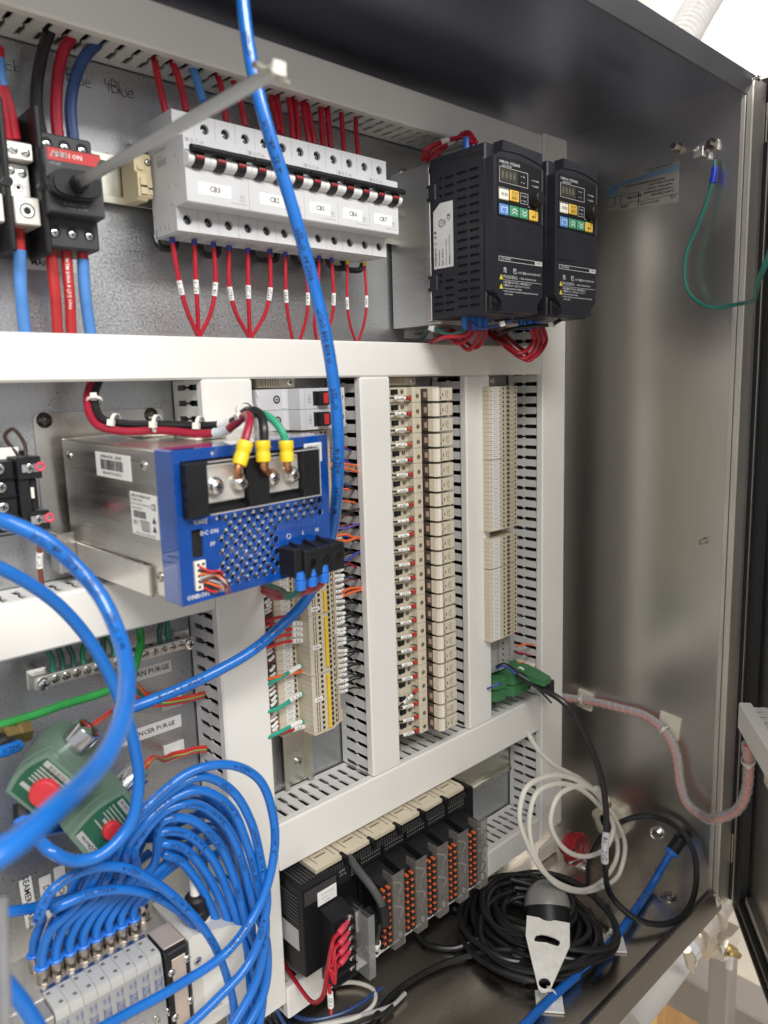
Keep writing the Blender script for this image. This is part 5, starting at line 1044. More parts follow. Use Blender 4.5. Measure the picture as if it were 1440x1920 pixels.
# two purge valves: coil housings turned about the y axis
def purge(desc, cx, cz, ang, hu, hw, yf, yb, yaw, stripes, arch):
    U = Vector((math.cos(ang), 0, math.sin(ang))); Wd = Vector((math.sin(ang), 0, -math.cos(ang)))
    ctr = Vector((cx, 0, cz))
    RZ = Matrix.Rotation(yaw, 3, 'Z'); piv = ctr+Vector((0, yf, 0))
    pt = lambda a, b, d: tuple(piv+RZ @ (U*a+Wd*b+Vector((0, d-yf, 0))))   # a along U, b along Wd (down-right), d = depth
    t = thing('purge_valve', desc, 'solenoid valve', v(cx, yb, cz-20), 'green solenoid valves')
    out = [(-hu, -hw+3)]+[(-hu+2*hu*k/8, -hw-arch*math.sin(PI*k/8)) for k in range(9)]+[(hu, hw-2), (hu-2, hw), (-hu+2, hw), (-hu, hw-2)]
    g = G(); g.prism(out, lambda a, b, d: pt(a, b, d), yf, yf+8); g.prism([(a*1.04, b*1.04) for a, b in out], lambda a, b, d: pt(a, b, d), yf+8.2, yb); g.build('housing', grn_v, t, sharp=.9)
    inn = [(a*.86, b*.86) for a, b in out]
    g = G(); g.prism(inn, lambda a, b, d: pt(a, b, yf-d), 0, .3); lb = g.build('nameplate', grn_d, t)
    g = G()
    for b0, b1, a0, a1 in stripes: g.prism([(a0, b0), (a1, b0), (a1, b1), (a0, b1)], lambda a, b, d: pt(a, b, yf-.3-d), 0, .1)
    g.build('nameplate_stripe', mat('silver_stripe', (.46, .47, .46), .4, .3), lb, smooth=False)
    return t, pt, RZ @ U, RZ @ Wd, lb
st1 = [(-14, 14, 9.6, 14)]
st1 = [(-13, 13.6, 9.8, 14), (-13, 6, 6.6, 8.0), (-13, 13, 4.0, 5.0), (-13, 13, 1.4, 2.4), (-13, 13, -1.2, -.2), (-13, -5, -3.8, -2.8), (-13, 0, -9.2, -5.6), (-14, -10.6, -14, 4)]
st1 = [(b0, b1, a0, a1) for b0, b1, a0, a1 in st1]
t, pt, U, Wd, lb = purge('larger green solenoid valve with a round red cap, upper one of two', -155.5, -255.5, math.radians(40), 17.5, 16.5, -103, -52, math.radians(-33), [(b, e, a0, a1) for b, e, a0, a1 in ((-13, 13, 10.4, 14.4), (-13, 13, 7.6, 8.6), (-13, 13, 5.2, 6.2), (-13, 13, 2.8, 3.8), (-13, 13, .4, 1.4), (-13, 13, -2.0, -1.0), (-14, 14, -8.4, -5.4), (9.6, 14, -14.6, 14))], 4)
g = G(); dw = tuple(-U); uw = tuple(Wd)
g.text('ASCO', 5.0, pt(-2, 12, -103.5), dw, uw, lift=.2); g.text('Red Hat', 3.0, pt(-11, 12, -103.5), dw, uw, lift=.2)
for k in range(4): g.text('MP-C-080  238210-032-D', 1.3, pt(12.8-k*1.3, -2, -103.5), tuple(Wd), tuple(U), lift=.2)
g.build('lettering', ink, lb, smooth=False)
g = G(); c_ = Vector(pt(-1.5, 1, -103.2)); nf = U.cross(Wd); nf = nf if nf.y < 0 else -nf; g.lathe(c_, nf, [(0, 9.2), (2.6, 9.2), (2.6, 9.0), (4.4, 9.0), (5.4, 8.2), (5.6, .01)], 28); g.build('red_cap', mat('red_cap', (.58, .035, .045), .42), t)
hb = Vector((-134, -82, -246)); hd = Vector((.60, -.32, .62)).normalized()
g = G(); g.lathe(hb, hd, [(0, 11), (5, 10.6), (5, 9.8), (20, 9.8), (21.5, 9.2), (21.5, 8), (17, 7.6), (17, .01)], 28); g.build('conduit_hub', mat('hub_steel', (.55, .56, .58), .15, 1, var=.05), t)
e1 = hb+hd*15
g = G(); g.lathe(e1, hd, [(0, 6.5), (3, 5.5), (5.5, 3), (5.5, .01)], 16); g.build('hub_plug', grn_v, t)
g = G(); g.lathe((-150, -60, -232), (-1, -.2, .15), [(0, 7.5), (7, 7.5), (8, 6), (14, 6), (14, 7), (18, 7), (18, .01)], 6); g.build('brass_fitting', brass, t)
t2, pt2, U2, Wd2, lb2 = purge('smaller green solenoid valve with an oval red cap, lower right one of two', -118.5, -298, math.radians(27), 21.5, 14.5, -104, -62, math.radians(-6), [(-11, 10, 12.6, 17), (-12, 12, 9.6, 10.4), (-12, 12, 7.2, 8.0), (-12, 12, 4.8, 5.6), (-12, 12, 2.4, 3.2), (-8, -2, -.8, 1.2), (-12, 12, -4.4, -3.6), (-12, 12, -18.4, -13.6)], 4)
g = G(); g.text('ASCO', 4.6, pt2(-15.8, 6.5, -104.5), tuple(-Wd2), tuple(-U2), lift=.2); g.text('Red Hat', 2.8, pt2(-15.8, -4, -104.5), tuple(-Wd2), tuple(-U2), lift=.2); g.text('MP-C-080', 1.8, pt2(15, -6, -104.5), tuple(Wd2), tuple(U2), lift=.2); g.text('238610', 1.8, pt2(13.4, 4, -104.5), tuple(Wd2), tuple(U2), lift=.2); g.build('lettering', ink, lb2, smooth=False)
g = G(); nf2 = U2.cross(Wd2); nf2 = nf2 if nf2.y < 0 else -nf2; g.lathe(Vector(pt2(0, 2, -104.2)), nf2, [(0, 6.4), (2, 6.4), (2, 6.2), (3.6, 6.2), (4.4, 5.6), (4.6, .01)], 26); g.build('red_cap', MATS['red_cap'], t2)
ax2 = (U2*.9-Wd2*.15+Vector((0, -.1, 0))).normalized(); s2 = Vector(pt2(20, -3, -82))
g = G(); g.lathe(s2, ax2, [(0, 9.2), (16, 9.2), (17, 8.6), (17, 7.4), (15, 7), (15, .01)], 28); g.build('conduit_hub', mat('hub_chrome', (.82, .83, .84), .12, 1, var=.03), t2)
g = G(); g.lathe(s2+ax2*15, ax2, [(0, 6.4), (4, 6), (6, 3.5), (6, .01)], 16); g.build('hub_plug', grn_v, t2)
tip = (s2+ax2*20)*.001; tip1 = (e1+Vector((0, 0, 2)))*.001
gy = mat('green_yellow_wire', (.45, .50, .06), .4)
for k, (m_, nm_) in enumerate(((red_b, 'bright red'), (red_b, 'second bright red'), (gy, 'green-yellow'), (grn_w, 'green'), (red_b, 'third bright red'))):
    wire([tip+v(0, 0, k-2), tip+v(4, -2, 4+k*.6), AY(312, 1418+k*2.2, -.02), AY(326, 1412+k*2.2, -.010), AY(345, 1408+k*2.2, -.010), AY(366, 1402+k*2, -.014), AY(388, 1400+k*2, -.02)], .0013, m_, f'{nm_} wire from the lower valve across the tie mount into the duct', group='wires of the lower valve', n=8)
for k, (m_, nm_) in enumerate(((red_b, 'bright red'), (red_b, 'second bright red'), (gy, 'green-yellow'), (grn_w, 'green'), (red_b, 'third bright red'))):
    wire([tip1+v(0, 0, k-2)*.5, AY(215, 1328, -.06), AY(236, 1290+k*3, -.04), AY(253, 1282+k*6-(10 if k in (2, 3) else 0), -.02), AY(278, 1302+k*5-(4 if k in (2, 3) else 0), -.012), AY(305, 1312+k*2.6, -.012), AY(340, 1308+k*2.2, -.012), AY(362, 1304+k*2, -.014), AY(384, 1298+k*2, -.02)], .0013, m_, f'{nm_} wire from the upper valve across the upper tie mount', group='wires of the upper valve', n=8)
# fittings at the valves
t = thing('push_fitting', 'black and blue push-in fitting left of the upper solenoid valve', 'fitting', v(-168, -62, -234)); q0 = v(-166, -64, -232)
g = MB(); g.lathe(q0, (-1, -.15, -.12), [(-.004, .0055), (.004, .0055), (.004, .0065), (.009, .0065), (.009, .0062), (.013, .0062), (.013, 1e-5)], 16); g.build('body', black, t)
g = MB(); g.lathe(q0+Vector((-1, -.15, -.12)).normalized()*.013, (-1, -.15, -.12), [(0, .0068), (.002, .0074), (.003, .0074), (.003, 1e-5)], 18); g.build('collar', blu_k, t)
t = thing('push_fitting', 'black and blue push-in fitting below the upper solenoid valve', 'fitting', AY(46, 1540, -.085)); q1 = AY(46, 1540, -.085)
g = MB(); g.lathe(q1+v(2, 6, 10), (-.2, -.5, -1), [(0, .0065), (.010, .0065), (.010, 1e-5)], 8); g.build('body', black, t)
g = MB(); g.lathe(q1, (-.1, -.6, -.6), [(-.002, .0062), (.001, .0066), (.001, 1e-5)], 18); g.build('collar', blu_k, t)
# ---------------------------------------------------------------- tubes
def btube(px, r, desc, texts=(), group=None, seg=12, n=16, mm=None):
    pts = [p if isinstance(p, Vector) else AY(*p) for p in px]
    g = MB(); g.tube(pts, r, n, seg); o = g.build('air_tube', mm or blu_t); tag(o, desc, 'air tube', group)
    path = g.path; tg = MB()
    for st, at, flip in texts:
        for _o in (0, .05): tg.tubetext(path[::-1] if flip else path, r, st, r*1.2, 1-at if flip else at, _o)
    if tg.v: tg.build('printing', mat('tube_print', (.005, .02, .09), .45, var=0), o, smooth=False)
    return o, path
btube([(452, -30, -.150), (462, 60, -.152), (478, 150, -.155), (500, 235, -.158), (530, 330, -.160), (560, 430, -.162), (590, 540, -.164), (613, 640, -.168), (628, 740, -.172), (634, 830, -.170), (632, 920, -.158), (622, 1000, -.135), (602, 1070, -.115), (570, 1130, -.105), (520, 1180, -.10), (470, 1222, -.10), (400, 1262, -.095), (330, 1295, -.085), (250, 1326, -.075), (215, 1338, -.070)], .0043,
      'long blue air tube hanging in front of the breakers and passing behind the power supply', [('FESTO', .06, 0), ('PUN-8x1,25 \u2190', .16, 0), ('FESTO  04.2009', .27, 0), ('TUPO 800 804 O', .36, 0), ('FESTO', .43, 0), ('\u2190 0.25m', .50, 0), ('04.2009 [8871]', .56, 0), ('FESTO 10 bar', .80, 0), ('0.25m \u2192 PUN-8', .92, 0)])
btube([(-40, 965, -.18), (20, 982, -.18), (80, 1010, -.185), (140, 1060, -.19), (190, 1120, -.20), (224, 1195, -.215), (238, 1262, -.24), (232, 1335, -.27), (206, 1405, -.295), (162, 1462, -.315), (105, 1515, -.335), (50, 1565, -.345), (-10, 1608, -.35), (-60, 1635, -.35)], .0041, 'thick blurred blue air tube making the large front loop at the left edge', [('PUN-8x1,25-BL  FESTO', .18, 0), ('FESTO 10 bar', .35, 0)])
btube([(-40, 1050, -.130), (10, 1070, -.130), (60, 1098, -.130), (110, 1135, -.130), (160, 1190, -.130), (200, 1255, -.130), (232, 1330, -.130), (252, 1398, -.130), (260, 1470, -.130), (242, 1550, -.130), (190, 1602, -.130), (142, 1614, -.130), (96, 1596, -.130), (66, 1566, -.112), (48, 1545, -.092)], .0039, 'blue air tube of the inner loop, ending at the fitting below the valve')
btube([(-30, 1416, -.08), (0, 1410, -.078), (20, 1404, -.075), (34, 1398, -.070)], .0040, 'short blue air tube entering the fitting left of the upper valve', [('0.25m', .6, 0)])
btube([(-30, 1580, -.05), (20, 1570, -.05), (80, 1556, -.05), (150, 1548, -.04), (220, 1545, -.035), (290, 1560, -.03)], .0042, 'blue air tube running behind the solenoid valves at the left edge', [('FESTO', .35, 0)])
btube([(-20, 1712, -.085), (30, 1708, -.085), (85, 1697, -.08), (140, 1680, -.07), (210, 1650, -.055), (280, 1600, -.045)], .0036, 'blue air tube crossing the SEAMER TABLE label')
g = MB(); g.tube([AY(2, 1690, -.30), AY(5, 1780, -.30), AY(8, 1860, -.30), AY(10, 1960, -.30)], .0024, 14, 6); tag(g.build('grey_rod', mat('rod_grey', (.30, .30, .32), .4, .3)), 'blurred grey vertical rod at the bottom of the left edge', 'rod')
btube([(-30, 1800, -.24), (0, 1832, -.24), (35, 1872, -.24), (80, 1940, -.24)], .0038, 'blue air tube cut off by the bottom left corner of the photograph')
# valve manifold
man = thing('valve_manifold', 'light grey pneumatic valve manifold with a row of nickel fittings, lower left', 'valve manifold', v(-120, -60, -480))
mgrey = mat('manifold_cast', (.42, .40, .37), .45, .6, var=.10, scale=60, bump=.2, bscale=300)
g = G(); g.box(-192, -60, -92, -42, -425, -405, .8); g.box(-190, -168, -112, -92.2, -440, -405, .8); g.build('base_plate', mgrey, man)
for k in range(2): g = G(); g.prism([(-168.5+k*38, -90), (-168.5+k*38, -86), (-132+k*38, -86), (-132+k*38, -90)], lambda a, b, d: (a, b, d), -404.8, -402.2); g.build('clip', chrome, man)
g = G(); g.cyl((-80, -58, -404.9), (-80, -58, -404.7), 3, 16); g.build('plate_hole', dark, man, smooth=False)
seg_m = mat('valve_grey', (.46, .455, .435), .45, var=.03); segf = mat('valve_front', (.34, .34, .34), .5, var=.03)
for i in range(8):
    x0 = -167.6+i*9.25; x1 = x0+9.0
    g = G(); g.prism([(-90, -480), (-90, -402.3), (-108, -402.3), (-110.8, -403.4), (-112, -406), (-113, -416), (-115, -480)], lambda a, b, d: (d, a, b), x0, x1); sg = g.build('valve_segment', seg_m, man)
    g = G(); g.prism([(-113.0, -409.5), (-115.3, -478), (-115, -478), (-112.7, -409.5)], lambda a, b, d: (d, a, b), x0+.6, x1-.6); g.build('front_panel', segf, sg)
    g = G(); yy = -114.6
    g.text('FESTO', 2.2, (x0+6.6, -113.7, -414.5), (0, 0, -1), (1, 0, 0)); g.text('CPV', 2.4, (x0+3.4, -113.7, -414), (0, 0, -1), (1, 0, 0)); g.text('LTL', 4.4, (x0+4.8, -114.0, -424), (0, 0, -1), (1, 0, 0)); g.text('25A', 2.0, (x0+6.6, -114.6, -436), (0, 0, -1), (1, 0, 0))
    g.box(x0+2.4, x0+2.8, -114.1, -113.6, -429, -419.5); g.box(x0+7.2, x0+7.5, -114.1, -113.6, -429, -419.5); g.build('blue_printing', ink_b, sg, smooth=False)
    for dx, dy in ((2.4, -93.5), (6.0, -106)): g = G(); g.box(x0+dx-1.2, x0+dx+1.2, dy-1.2, dy+1.2, -402.35, -402.1); g.build('top_slot', mat('slot_grey', (.14, .13, .12), .5), sg, smooth=False)
    pscrew(man, v(x1+.1, -115.2, -447.5), (0, -1, 0), .0018, .0008, chrome); pscrew(man, v(x1+1.5, -115.3, -450.3), (0, -1, 0), .0018, .0008, chrome)
g = G(); g.box(-92.6, -76, -119, -88, -480, -401, 1); g.build('seal_plate', black, man)
g = G(); g.box(-89.6, -79, -119.6, -118.8, -480, -407, .3); g.box(-92.4, -76.2, -114, -90, -400.9, -399.8, .3); g.build('copper_plate', mat('pinkish_plate', (.62, .52, .45), .4, .5), man)
for x, z in ((-90.6, -416), (-78.2, -412), (-78.2, -446), (-90.6, -452)): pscrew(man, v(x, -120, z), (0, -1, 0), .0026, .0012, chrome)
g = G(); g.prism([(-74.5, -480), (-74.5, -402), (-70, -399.5), (-40, -408), (-30, -414), (-30, -480)], lambda a, b, d: (a, d, b), -117, -60); g.build('end_housing', mat('end_cream', (.64, .62, .56), .45), man)
g = G(); g.lathe((-56, -96, -402), (0, -.05, 1), [(-24, 9.5), (-3, 10.5), (-1, 10.5), (-1, .01)], 24); g.build('boss', cream, man)
g = G(); g.lathe((-56, -96, -402), (0, -.05, 1), [(-1, 9.5), (6, 9.5), (7, 8.6), (16, 8.6), (18, 7), (18, .01)], 12); g.build('gland_knob', black, man)
g = G(); g.cyl((-56, -96, -386), (-52, -90, -345), 4, 14); g.build('gland_cable', cream, man)
pscrew(man, v(-69, -117, -421), (0, -1, 0), .0034, .001, chrome)
g = G(); g.box(-66, -44, -117.5, -116.9, -470, -432, .2); g.build('cover_panel', mat('panel_cream', (.78, .755, .68), .45), man)
g = G(); g.text('FESTO', 4, (-56, -117.6, -462), XD, ZD); g.text('CPV-10', 2.6, (-56, -117.6, -466.5), XD, ZD); g.build('lettering', ink, man, smooth=False)
fit = []
for i in range(8):
    x = -162.6+i*9.45
    for row, y in ((0, -76.5), (1, -61)):
        t = thing('push_fitting', f'nickel push-in fitting with a blue collar, {ordi(i+1)} from the left in the {"front" if row == 0 else "rear"} row', 'fitting', v(x, y, -405), 'fittings of the valve manifold')
        g = G(); g.lathe((x, y, -405), (0, 0, 1), [(0, 4.5), (.6, 4.5), (.6, 4.2), (1.2, 4.2), (1.2, 4.4), (9.5, 4.4), (10.2, 4.0), (10.2, .01)], 20); g.build('sleeve', nickel, t)
        g = G(); g.lathe((x, y, -394.8), (0, 0, 1), [(0, 4.0), (.8, 4.9), (2.0, 5.1), (2.6, 4.6), (2.6, .01)], 20); g.build('collar', blu_k, t)
        fit.append((x, y, row, i))
t = thing('push_fitting', 'large nickel push-in fitting at the right end of the fitting row', 'fitting', v(-86, -66, -405)); g = G(); g.lathe((-86, -66, -405), (0, 0, 1), [(0, 7), (1, 7), (1, 6.2), (13, 6.2), (14, 5.6), (14, .01)], 22); g.build('sleeve', nickel, t); g = G(); g.lathe((-86, -66, -391), (0, 0, 1), [(0, 5.6), (1, 6.6), (3, 6.8), (3, .01)], 22); g.build('collar', blu_k, t)
arcs = { # photo points of the arcs from the outermost inwards, then the exit in the bundle
 0: ([(128, 1640), (230, 1560), (300, 1490), (360, 1446), (430, 1434), (486, 1462), (512, 1530), (514, 1600), (490, 1690), (430, 1780), (330, 1850), (230, 1905), (150, 1950)], -.115, -.150),
 1: ([(150, 1640), (240, 1560), (310, 1490), (375, 1456), (432, 1480), (470, 1540), (490, 1620), (500, 1700), (470, 1800), (400, 1880), (330, 1945)], -.112, -.142),
 2: ([(170, 1640), (250, 1570), (320, 1500), (375, 1482), (430, 1512), (462, 1580), (484, 1660), (498, 1740), (480, 1840), (420, 1950)], -.110, -.136),
 3: ([(195, 1640), (255, 1585), (310, 1520), (365, 1508), (420, 1545), (452, 1610), (474, 1690), (500, 1770), (495, 1860), (450, 1950)], -.105, -.132),
 4: ([(215, 1640), (260, 1590), (305, 1540), (355, 1536), (408, 1580), (440, 1650), (462, 1730), (490, 1810), (492, 1880), (480, 1950)], -.100, -.128),
 5: ([(235, 1640), (265, 1600), (300, 1562), (345, 1562), (395, 1606), (430, 1680), (455, 1760), (480, 1850), (485, 1900), (488, 1950)], -.096, -.124),
 6: ([(250, 1650), (275, 1610), (305, 1582), (340, 1588), (385, 1635), (420, 1705), (446, 1790), (470, 1870), (476, 1910), (478, 1950)], -.092, -.120),
 7: ([(262, 1650), (285, 1625), (310, 1602), (335, 1612), (375, 1660), (410, 1735), (440, 1820), (455, 1880), (462, 1920), (466, 1950)], -.088, -.116)}
back = { # tubes of the rear row
 0: ([(72, 1720), (95, 1672), (150, 1635), (220, 1625), (290, 1655), (350, 1705), (400, 1770), (430, 1850), (440, 1900), (445, 1950)], -.112, -.118),
 1: ([(110, 1700), (170, 1675), (230, 1668), (290, 1680), (350, 1720), (400, 1780), (430, 1860), (436, 1950)], -.100, -.112)}
nmt = ['Pneumatic 10 bar bei 87', '04.2009 [8931]', '\u2190 0.25m', 'FESTO', 'PUN-6x1-BL']
for x, y, row, i in fit:
    a = v(x, y, -396); r = .00335
    if row == 0 or i < 2:
        pts, y0, y1 = arcs[i] if row == 0 else back[i]
        lean = .006+.0016*i
        P3 = [a, a+Vector((.001, -.001, .012)), a+Vector((lean, -.005, .028))]
        if row == 0: P3.append(a+Vector((lean*2.6+.008, -.012, .044)))
        n_ = len(pts); q = [AY(u, w, y0+(y1-y0)*k/(n_-1)) for k, (u, w) in enumerate(pts)]
        q = q[2 if row == 0 and i > 3 else (1 if row == 0 else 0):]
        tx = [(nmt[(i+k*2) % 5], .30+.15*k+.03*(i % 3), 1 if k == 0 else 0) for k in range(4)] if i < 5 or row else [(nmt[i % 5], .4, 0)]
        btube(P3+q, r, f'blue air tube from the {ordi(i+1)} {"front" if row == 0 else "rear"} fitting arching right into the bundle', tx, 'air tubes of the manifold')
    else:
        k = i-2; hx_ = .010+.004*k
        q = [(300+k*16, 1500+k*22, -.070), (360+k*12, 1478+k*24, -.085), (415+k*8, 1515+k*26, -.098), (450+k*4, 1600+k*24, -.106), (470, 1720+k*14, -.110), (474-k*4, 1830, -.112), (470-k*6, 1950, -.112)]
        btube([a, a+Vector((.001, 0, .014)), a+Vector((.008, -.002, .034)), a+Vector((.022, -.004, .055))]+[AY(*p) for p in q], r, f'blue air tube from the {ordi(i+1)} rear fitting, in the back of the bundle', [(nmt[i % 5], .5, 0)], 'air tubes of the manifold')
# ================================================================ controller
# the controller stands on its rail a little behind the duct front: its own scale and origin
_K = 1.0416; _MM, _v, _AY = MM, v, AY
PLM = Matrix.Translation((.01248, .02417, .00048)) @ Matrix.Scale(_K, 4)
MM = PLM @ _MM
def v(x, y, z): return PLM @ _v(x, y, z)
def AY(u, w, y): return _AY(u, w, .02417+y*_K)
plc = thing('controller', 'black modular controller with orange terminals, beige tops and clear covers on the bottom rail', 'controller', v(150, 0, -512))
bk2 = mat('controller_black', (.010, .010, .011), .40, var=.15, bump=.08, bscale=900, spec=.14)
clear = mat('clear_cover', (.45, .46, .46), .10, var=0, alpha=.25)
frost = mat('frosted_cover', (.20, .185, .17), .2, var=.06, alpha=.48)
g = G(); g.box(39, 77.5, -100, -4, -512, -430, .8); pw = g.build('power_unit', bk2, plc)
for k in range(9): g = G(); g.box(44+k*3.4, 46+k*3.4, -92, -40, -430.2, -429.2, .2); g.build('vent_rib', char, pw)
g = G(); g.box(41, 76, -100.6, -99.9, -445, -432, .3); g.build('face_band', char, pw)
for k in range(8): g = G(); g.box(38.2, 39.1, -94, -40, -440-k*3.4, -438.6-k*3.4, .2); g.build('side_rib', char, pw)
g = G(); g.box(38.6, 39, -92, -62, -490, -470); g.build('side_sticker', md_gray, pw, smooth=False)
g = G(); g.box(54.5, 75.5, -100.9, -100.55, -451.5, -438.5); st = g.build('sticker', paper, pw, smooth=False)
g = G(); g.text('CJ1W-PD025', 2.5, (65, -100.9, -442.5), XD, ZD); g.text('IN 24VDC  1.7A', 1.8, (65, -100.9, -446), XD, ZD); g.text('POWER', 1.9, (65, -100.9, -449.2), XD, ZD); g.build('lettering', ink_g, st, smooth=False)
g = G(); g.prism([(-100, -454), (-118, -459), (-118, -522), (-100, -522)], lambda a, b, d: (d, a, b), 56, 80.5); tb = g.build('terminal_block', black, pw)
for k in range(6):
    z = -463-k*9.8
    g = G(); g.box(58, 79, -122, -118, z-5.2, z-4.2, .2); g.build('barrier', black, tb)
    pscrew(pw, v(75, -118, z), (0, -1, 0), .0030, .002, chrome)
g = G(); g.box(82, 82.6, -134, -112, -520, -460, .2); g.box(82, 89, -134.6, -134, -519, -459, .2); g.build('clear_cover', clear, pw)
g = G(); g.box(89.2, 89.8, -134, -106, -514, -463, .2); g.build('clear_cover', frost, pw)
for k, (z, L_) in enumerate(((-463, 0), (-473, 3), (-482.5, 6), (-492, 4))):
    a = v(71, -121, z); b = v(58, -123.5, z-3)
    t = thing('crimp_terminal', f'pink red crimp terminal on the controller power unit, {ordi(k+1)} from the top', 'crimp', b, 'pink red crimps')
    g = MB(); g.lathe(b, (a-b), [(0, .0024), (.001, .0029), (.0085, .0029), (.0095, .0022), (.014, .0020), (.014, 1e-5)], 12); g.build('insulation', mat('pink_crimp', (.60, .05, .09), .4), t)
    wire([b, b+_v(-6, -1, -1), v(46+L_*.4, -128, z-8-L_), v(44+k*.6, -124, -492), v(43+k*.6, -116, -522), v(44, -100, -538), v(47, -70, -536), v(50, -40, -526)], .0019, red, f'red wire from the {ordi(k+1)} pink crimp running down the front of the power unit', group='red wires of the power unit')
o = wire([v(40, -131, -500), v(40.5, -131, -515), v(41, -130, -528)], .0017, red, 'short red wire with marker CR10 beside the power unit'); sleeve(o, .5, .014, .0027, txt='CR10', ts=.004)
# CPU unit
g = G(); g.box(78, 107.5, -92, -4, -512, -430, .8); cp = g.build('cpu_unit', bk2, plc)
g = G(); g.box(80, 106, -93.5, -91.8, -450, -433, .4); g.build('led_panel', black, cp)
g = G(); g.text('CJ1M', 3.2, (88, -93.6, -437), XD, ZD); g.text('CPU12', 2.6, (89, -93.6, -441), XD, ZD)
for k in range(5): g.box(99, 100.6, -93.7, -93.5, -437-k*2.5, -436-k*2.5); g.text('RUN', 1.6, (103, -93.6, -436.6-k*2.5), XD, ZD)
g.build('panel_printing', ink_g, cp, smooth=False)
g = G(); g.box(86, 97, -112, -92, -505, -466, .8); g.prism([(-112, -470), (-124, -476), (-124, -498), (-112, -505)], lambda a, b, d: (d, a, b), 94, 104); g.build('plug_housing', black, cp)
g = G(); g.box(86.5, 92, -112.4, -112.0, -488, -468); g.build('sticker', mat('grey_sticker', (.62, .62, .61), .45), cp, smooth=False)
g = G(); g.text('COM PORT', 2.2, (89, -112.4, -478), (0, 0, 1), (-1, 0, 0)); g.build('lettering', ink, cp, smooth=False)
dg = mat('dark_grey_cable', (.07, .07, .068), .4)
o = wire([AY(635, 1583, -.060), AY(650, 1602, -.085), AY(672, 1632, -.105), AY(700, 1668, -.122), AY(717, 1700, -.130), AY(720, 1730, -.130)], .0038, dg, 'thick dark grey cable bending over the controller to a plug', name='cable', cat='cable'); sleeve(o, .93, .022, .0055, m=black, name='plug')
o = wire([AY(712, 1730, -.13), AY(706, 1760, -.128), AY(704, 1785, -.12), AY(690, 1796, -.11), AY(680, 1778, -.10)], .0030, blk_w, 'black cable loop with white ties at the foot of the controller'); tie(o, o_path[o], .35, .0034); tie(o, o_path[o], .6, .0034)
# IO modules
def iomod(x, desc_):
    g = G(); g.box(x, x+29.4, -92, -4, -512, -430, .8); m_ = g.build('io_module', bk2, plc)
    g = G(); g.box(x+1.5, x+28, -93, -91.9, -446, -433, .3); g.build('led_panel', black, m_)
    g = G()
    for j in range(2):
        for k in range(9): g.box(x+3+k*2.7, x+4.2+k*2.7, -93.2, -93, -438.4-j*4, -436.8-j*4)
    g.build('led', mat('led_grey', (.16, .16, .15), .4), m_, smooth=False)
    g = G(); g.prism([(-92, -448), (-118, -452), (-118, -516), (-92, -516)], lambda a, b, d: (d, a, b), x+2, x+24); tb_ = g.build('connector_block', black, m_)
    for k in range(9):
        z = -455-k*6.6
        for xx, yy in ((x+3.4, -118), (x+9.6, -118)):
            g = G(); g.box(xx-1.7, xx+1.3, yy-5.0, yy, z-1.4, z+1.2, .6); g.build('lever', org, m_)
            g = G(); g.box(xx-2.6, xx+2.2, yy-4.6, yy, z-4.8, z-1.8, .5); g.build('lever_foot', black, m_)
    g = G(); g.box(x+11.5, x+26, -125.5, -124.3, -518, -443, .5); g.box(x+11.5, x+12.3, -124.2, -112, -518, -443, .3); g.build('marker_cover', frost, m_)
    for k in range(5):
        w_ = MB(); zz = -.456-k*.012; w_.tube([v(x+18, -118, zz*1000), v(x+26, -121, zz*1000-4), v(x+27+k*.3, -117, zz*1000-16), v(x+25, -110, -518), v(x+20, -100, -526)], .0010, 6, 4); w_.build('wire', (paper, blk_w, paper, brn_w, blk_w)[k], m_)
for k in range(5): iomod(109+29.8*k, '')
g = G(); g.box(258.2, 272, -92, -4, -512, -430, 1); g.build('end_cover', bk2, plc)
# beige tops
for k in range(6):
    x = 62+k*33.4
    g = G(); g.box(x, x+31.6, -90, -44, -429.8, -425.5, .5); tp = g.build('beige_top', mat('top_beige', (.60, .53, .40), .5), plc)
    g = G()
    for j in range(5): g.box(x+4, x+27, -50-j*2.6, -49-j*2.6, -425.55, -425.3) if j < 3 else None
    g.box(x+6, x+6.6, -84, -62, -425.55, -425.3); g.box(x+26, x+26.6, -84, -62, -425.55, -425.3); g.box(x+7, x+26, -62.6, -62, -425.55, -425.3); g.box(x+10, x+22, -76, -74.6, -425.55, -425.3); g.box(x+12, x+20, -70, -69.4, -425.55, -425.3)
    g.build('groove', mat('groove_brown', (.12, .10, .07), .6), tp, smooth=False)
    g = G(); g.box(x+29.5, x+33, -96, -86, -432, -424, .6); g.build('latch', bk2, plc)
    g = G()
    for j in range(9):
        for i_ in range(3): g.box(x+3+j*3, x+4.4+j*3, -93.4, -93.05, -432.4-i_*2.2+1.4, -431.2-i_*2.2+1.4)
    g.build('vent_row', mat('vent_grey', (.07, .07, .068), .5), plc, smooth=False)
MM, v, AY = _MM, _v, _AY
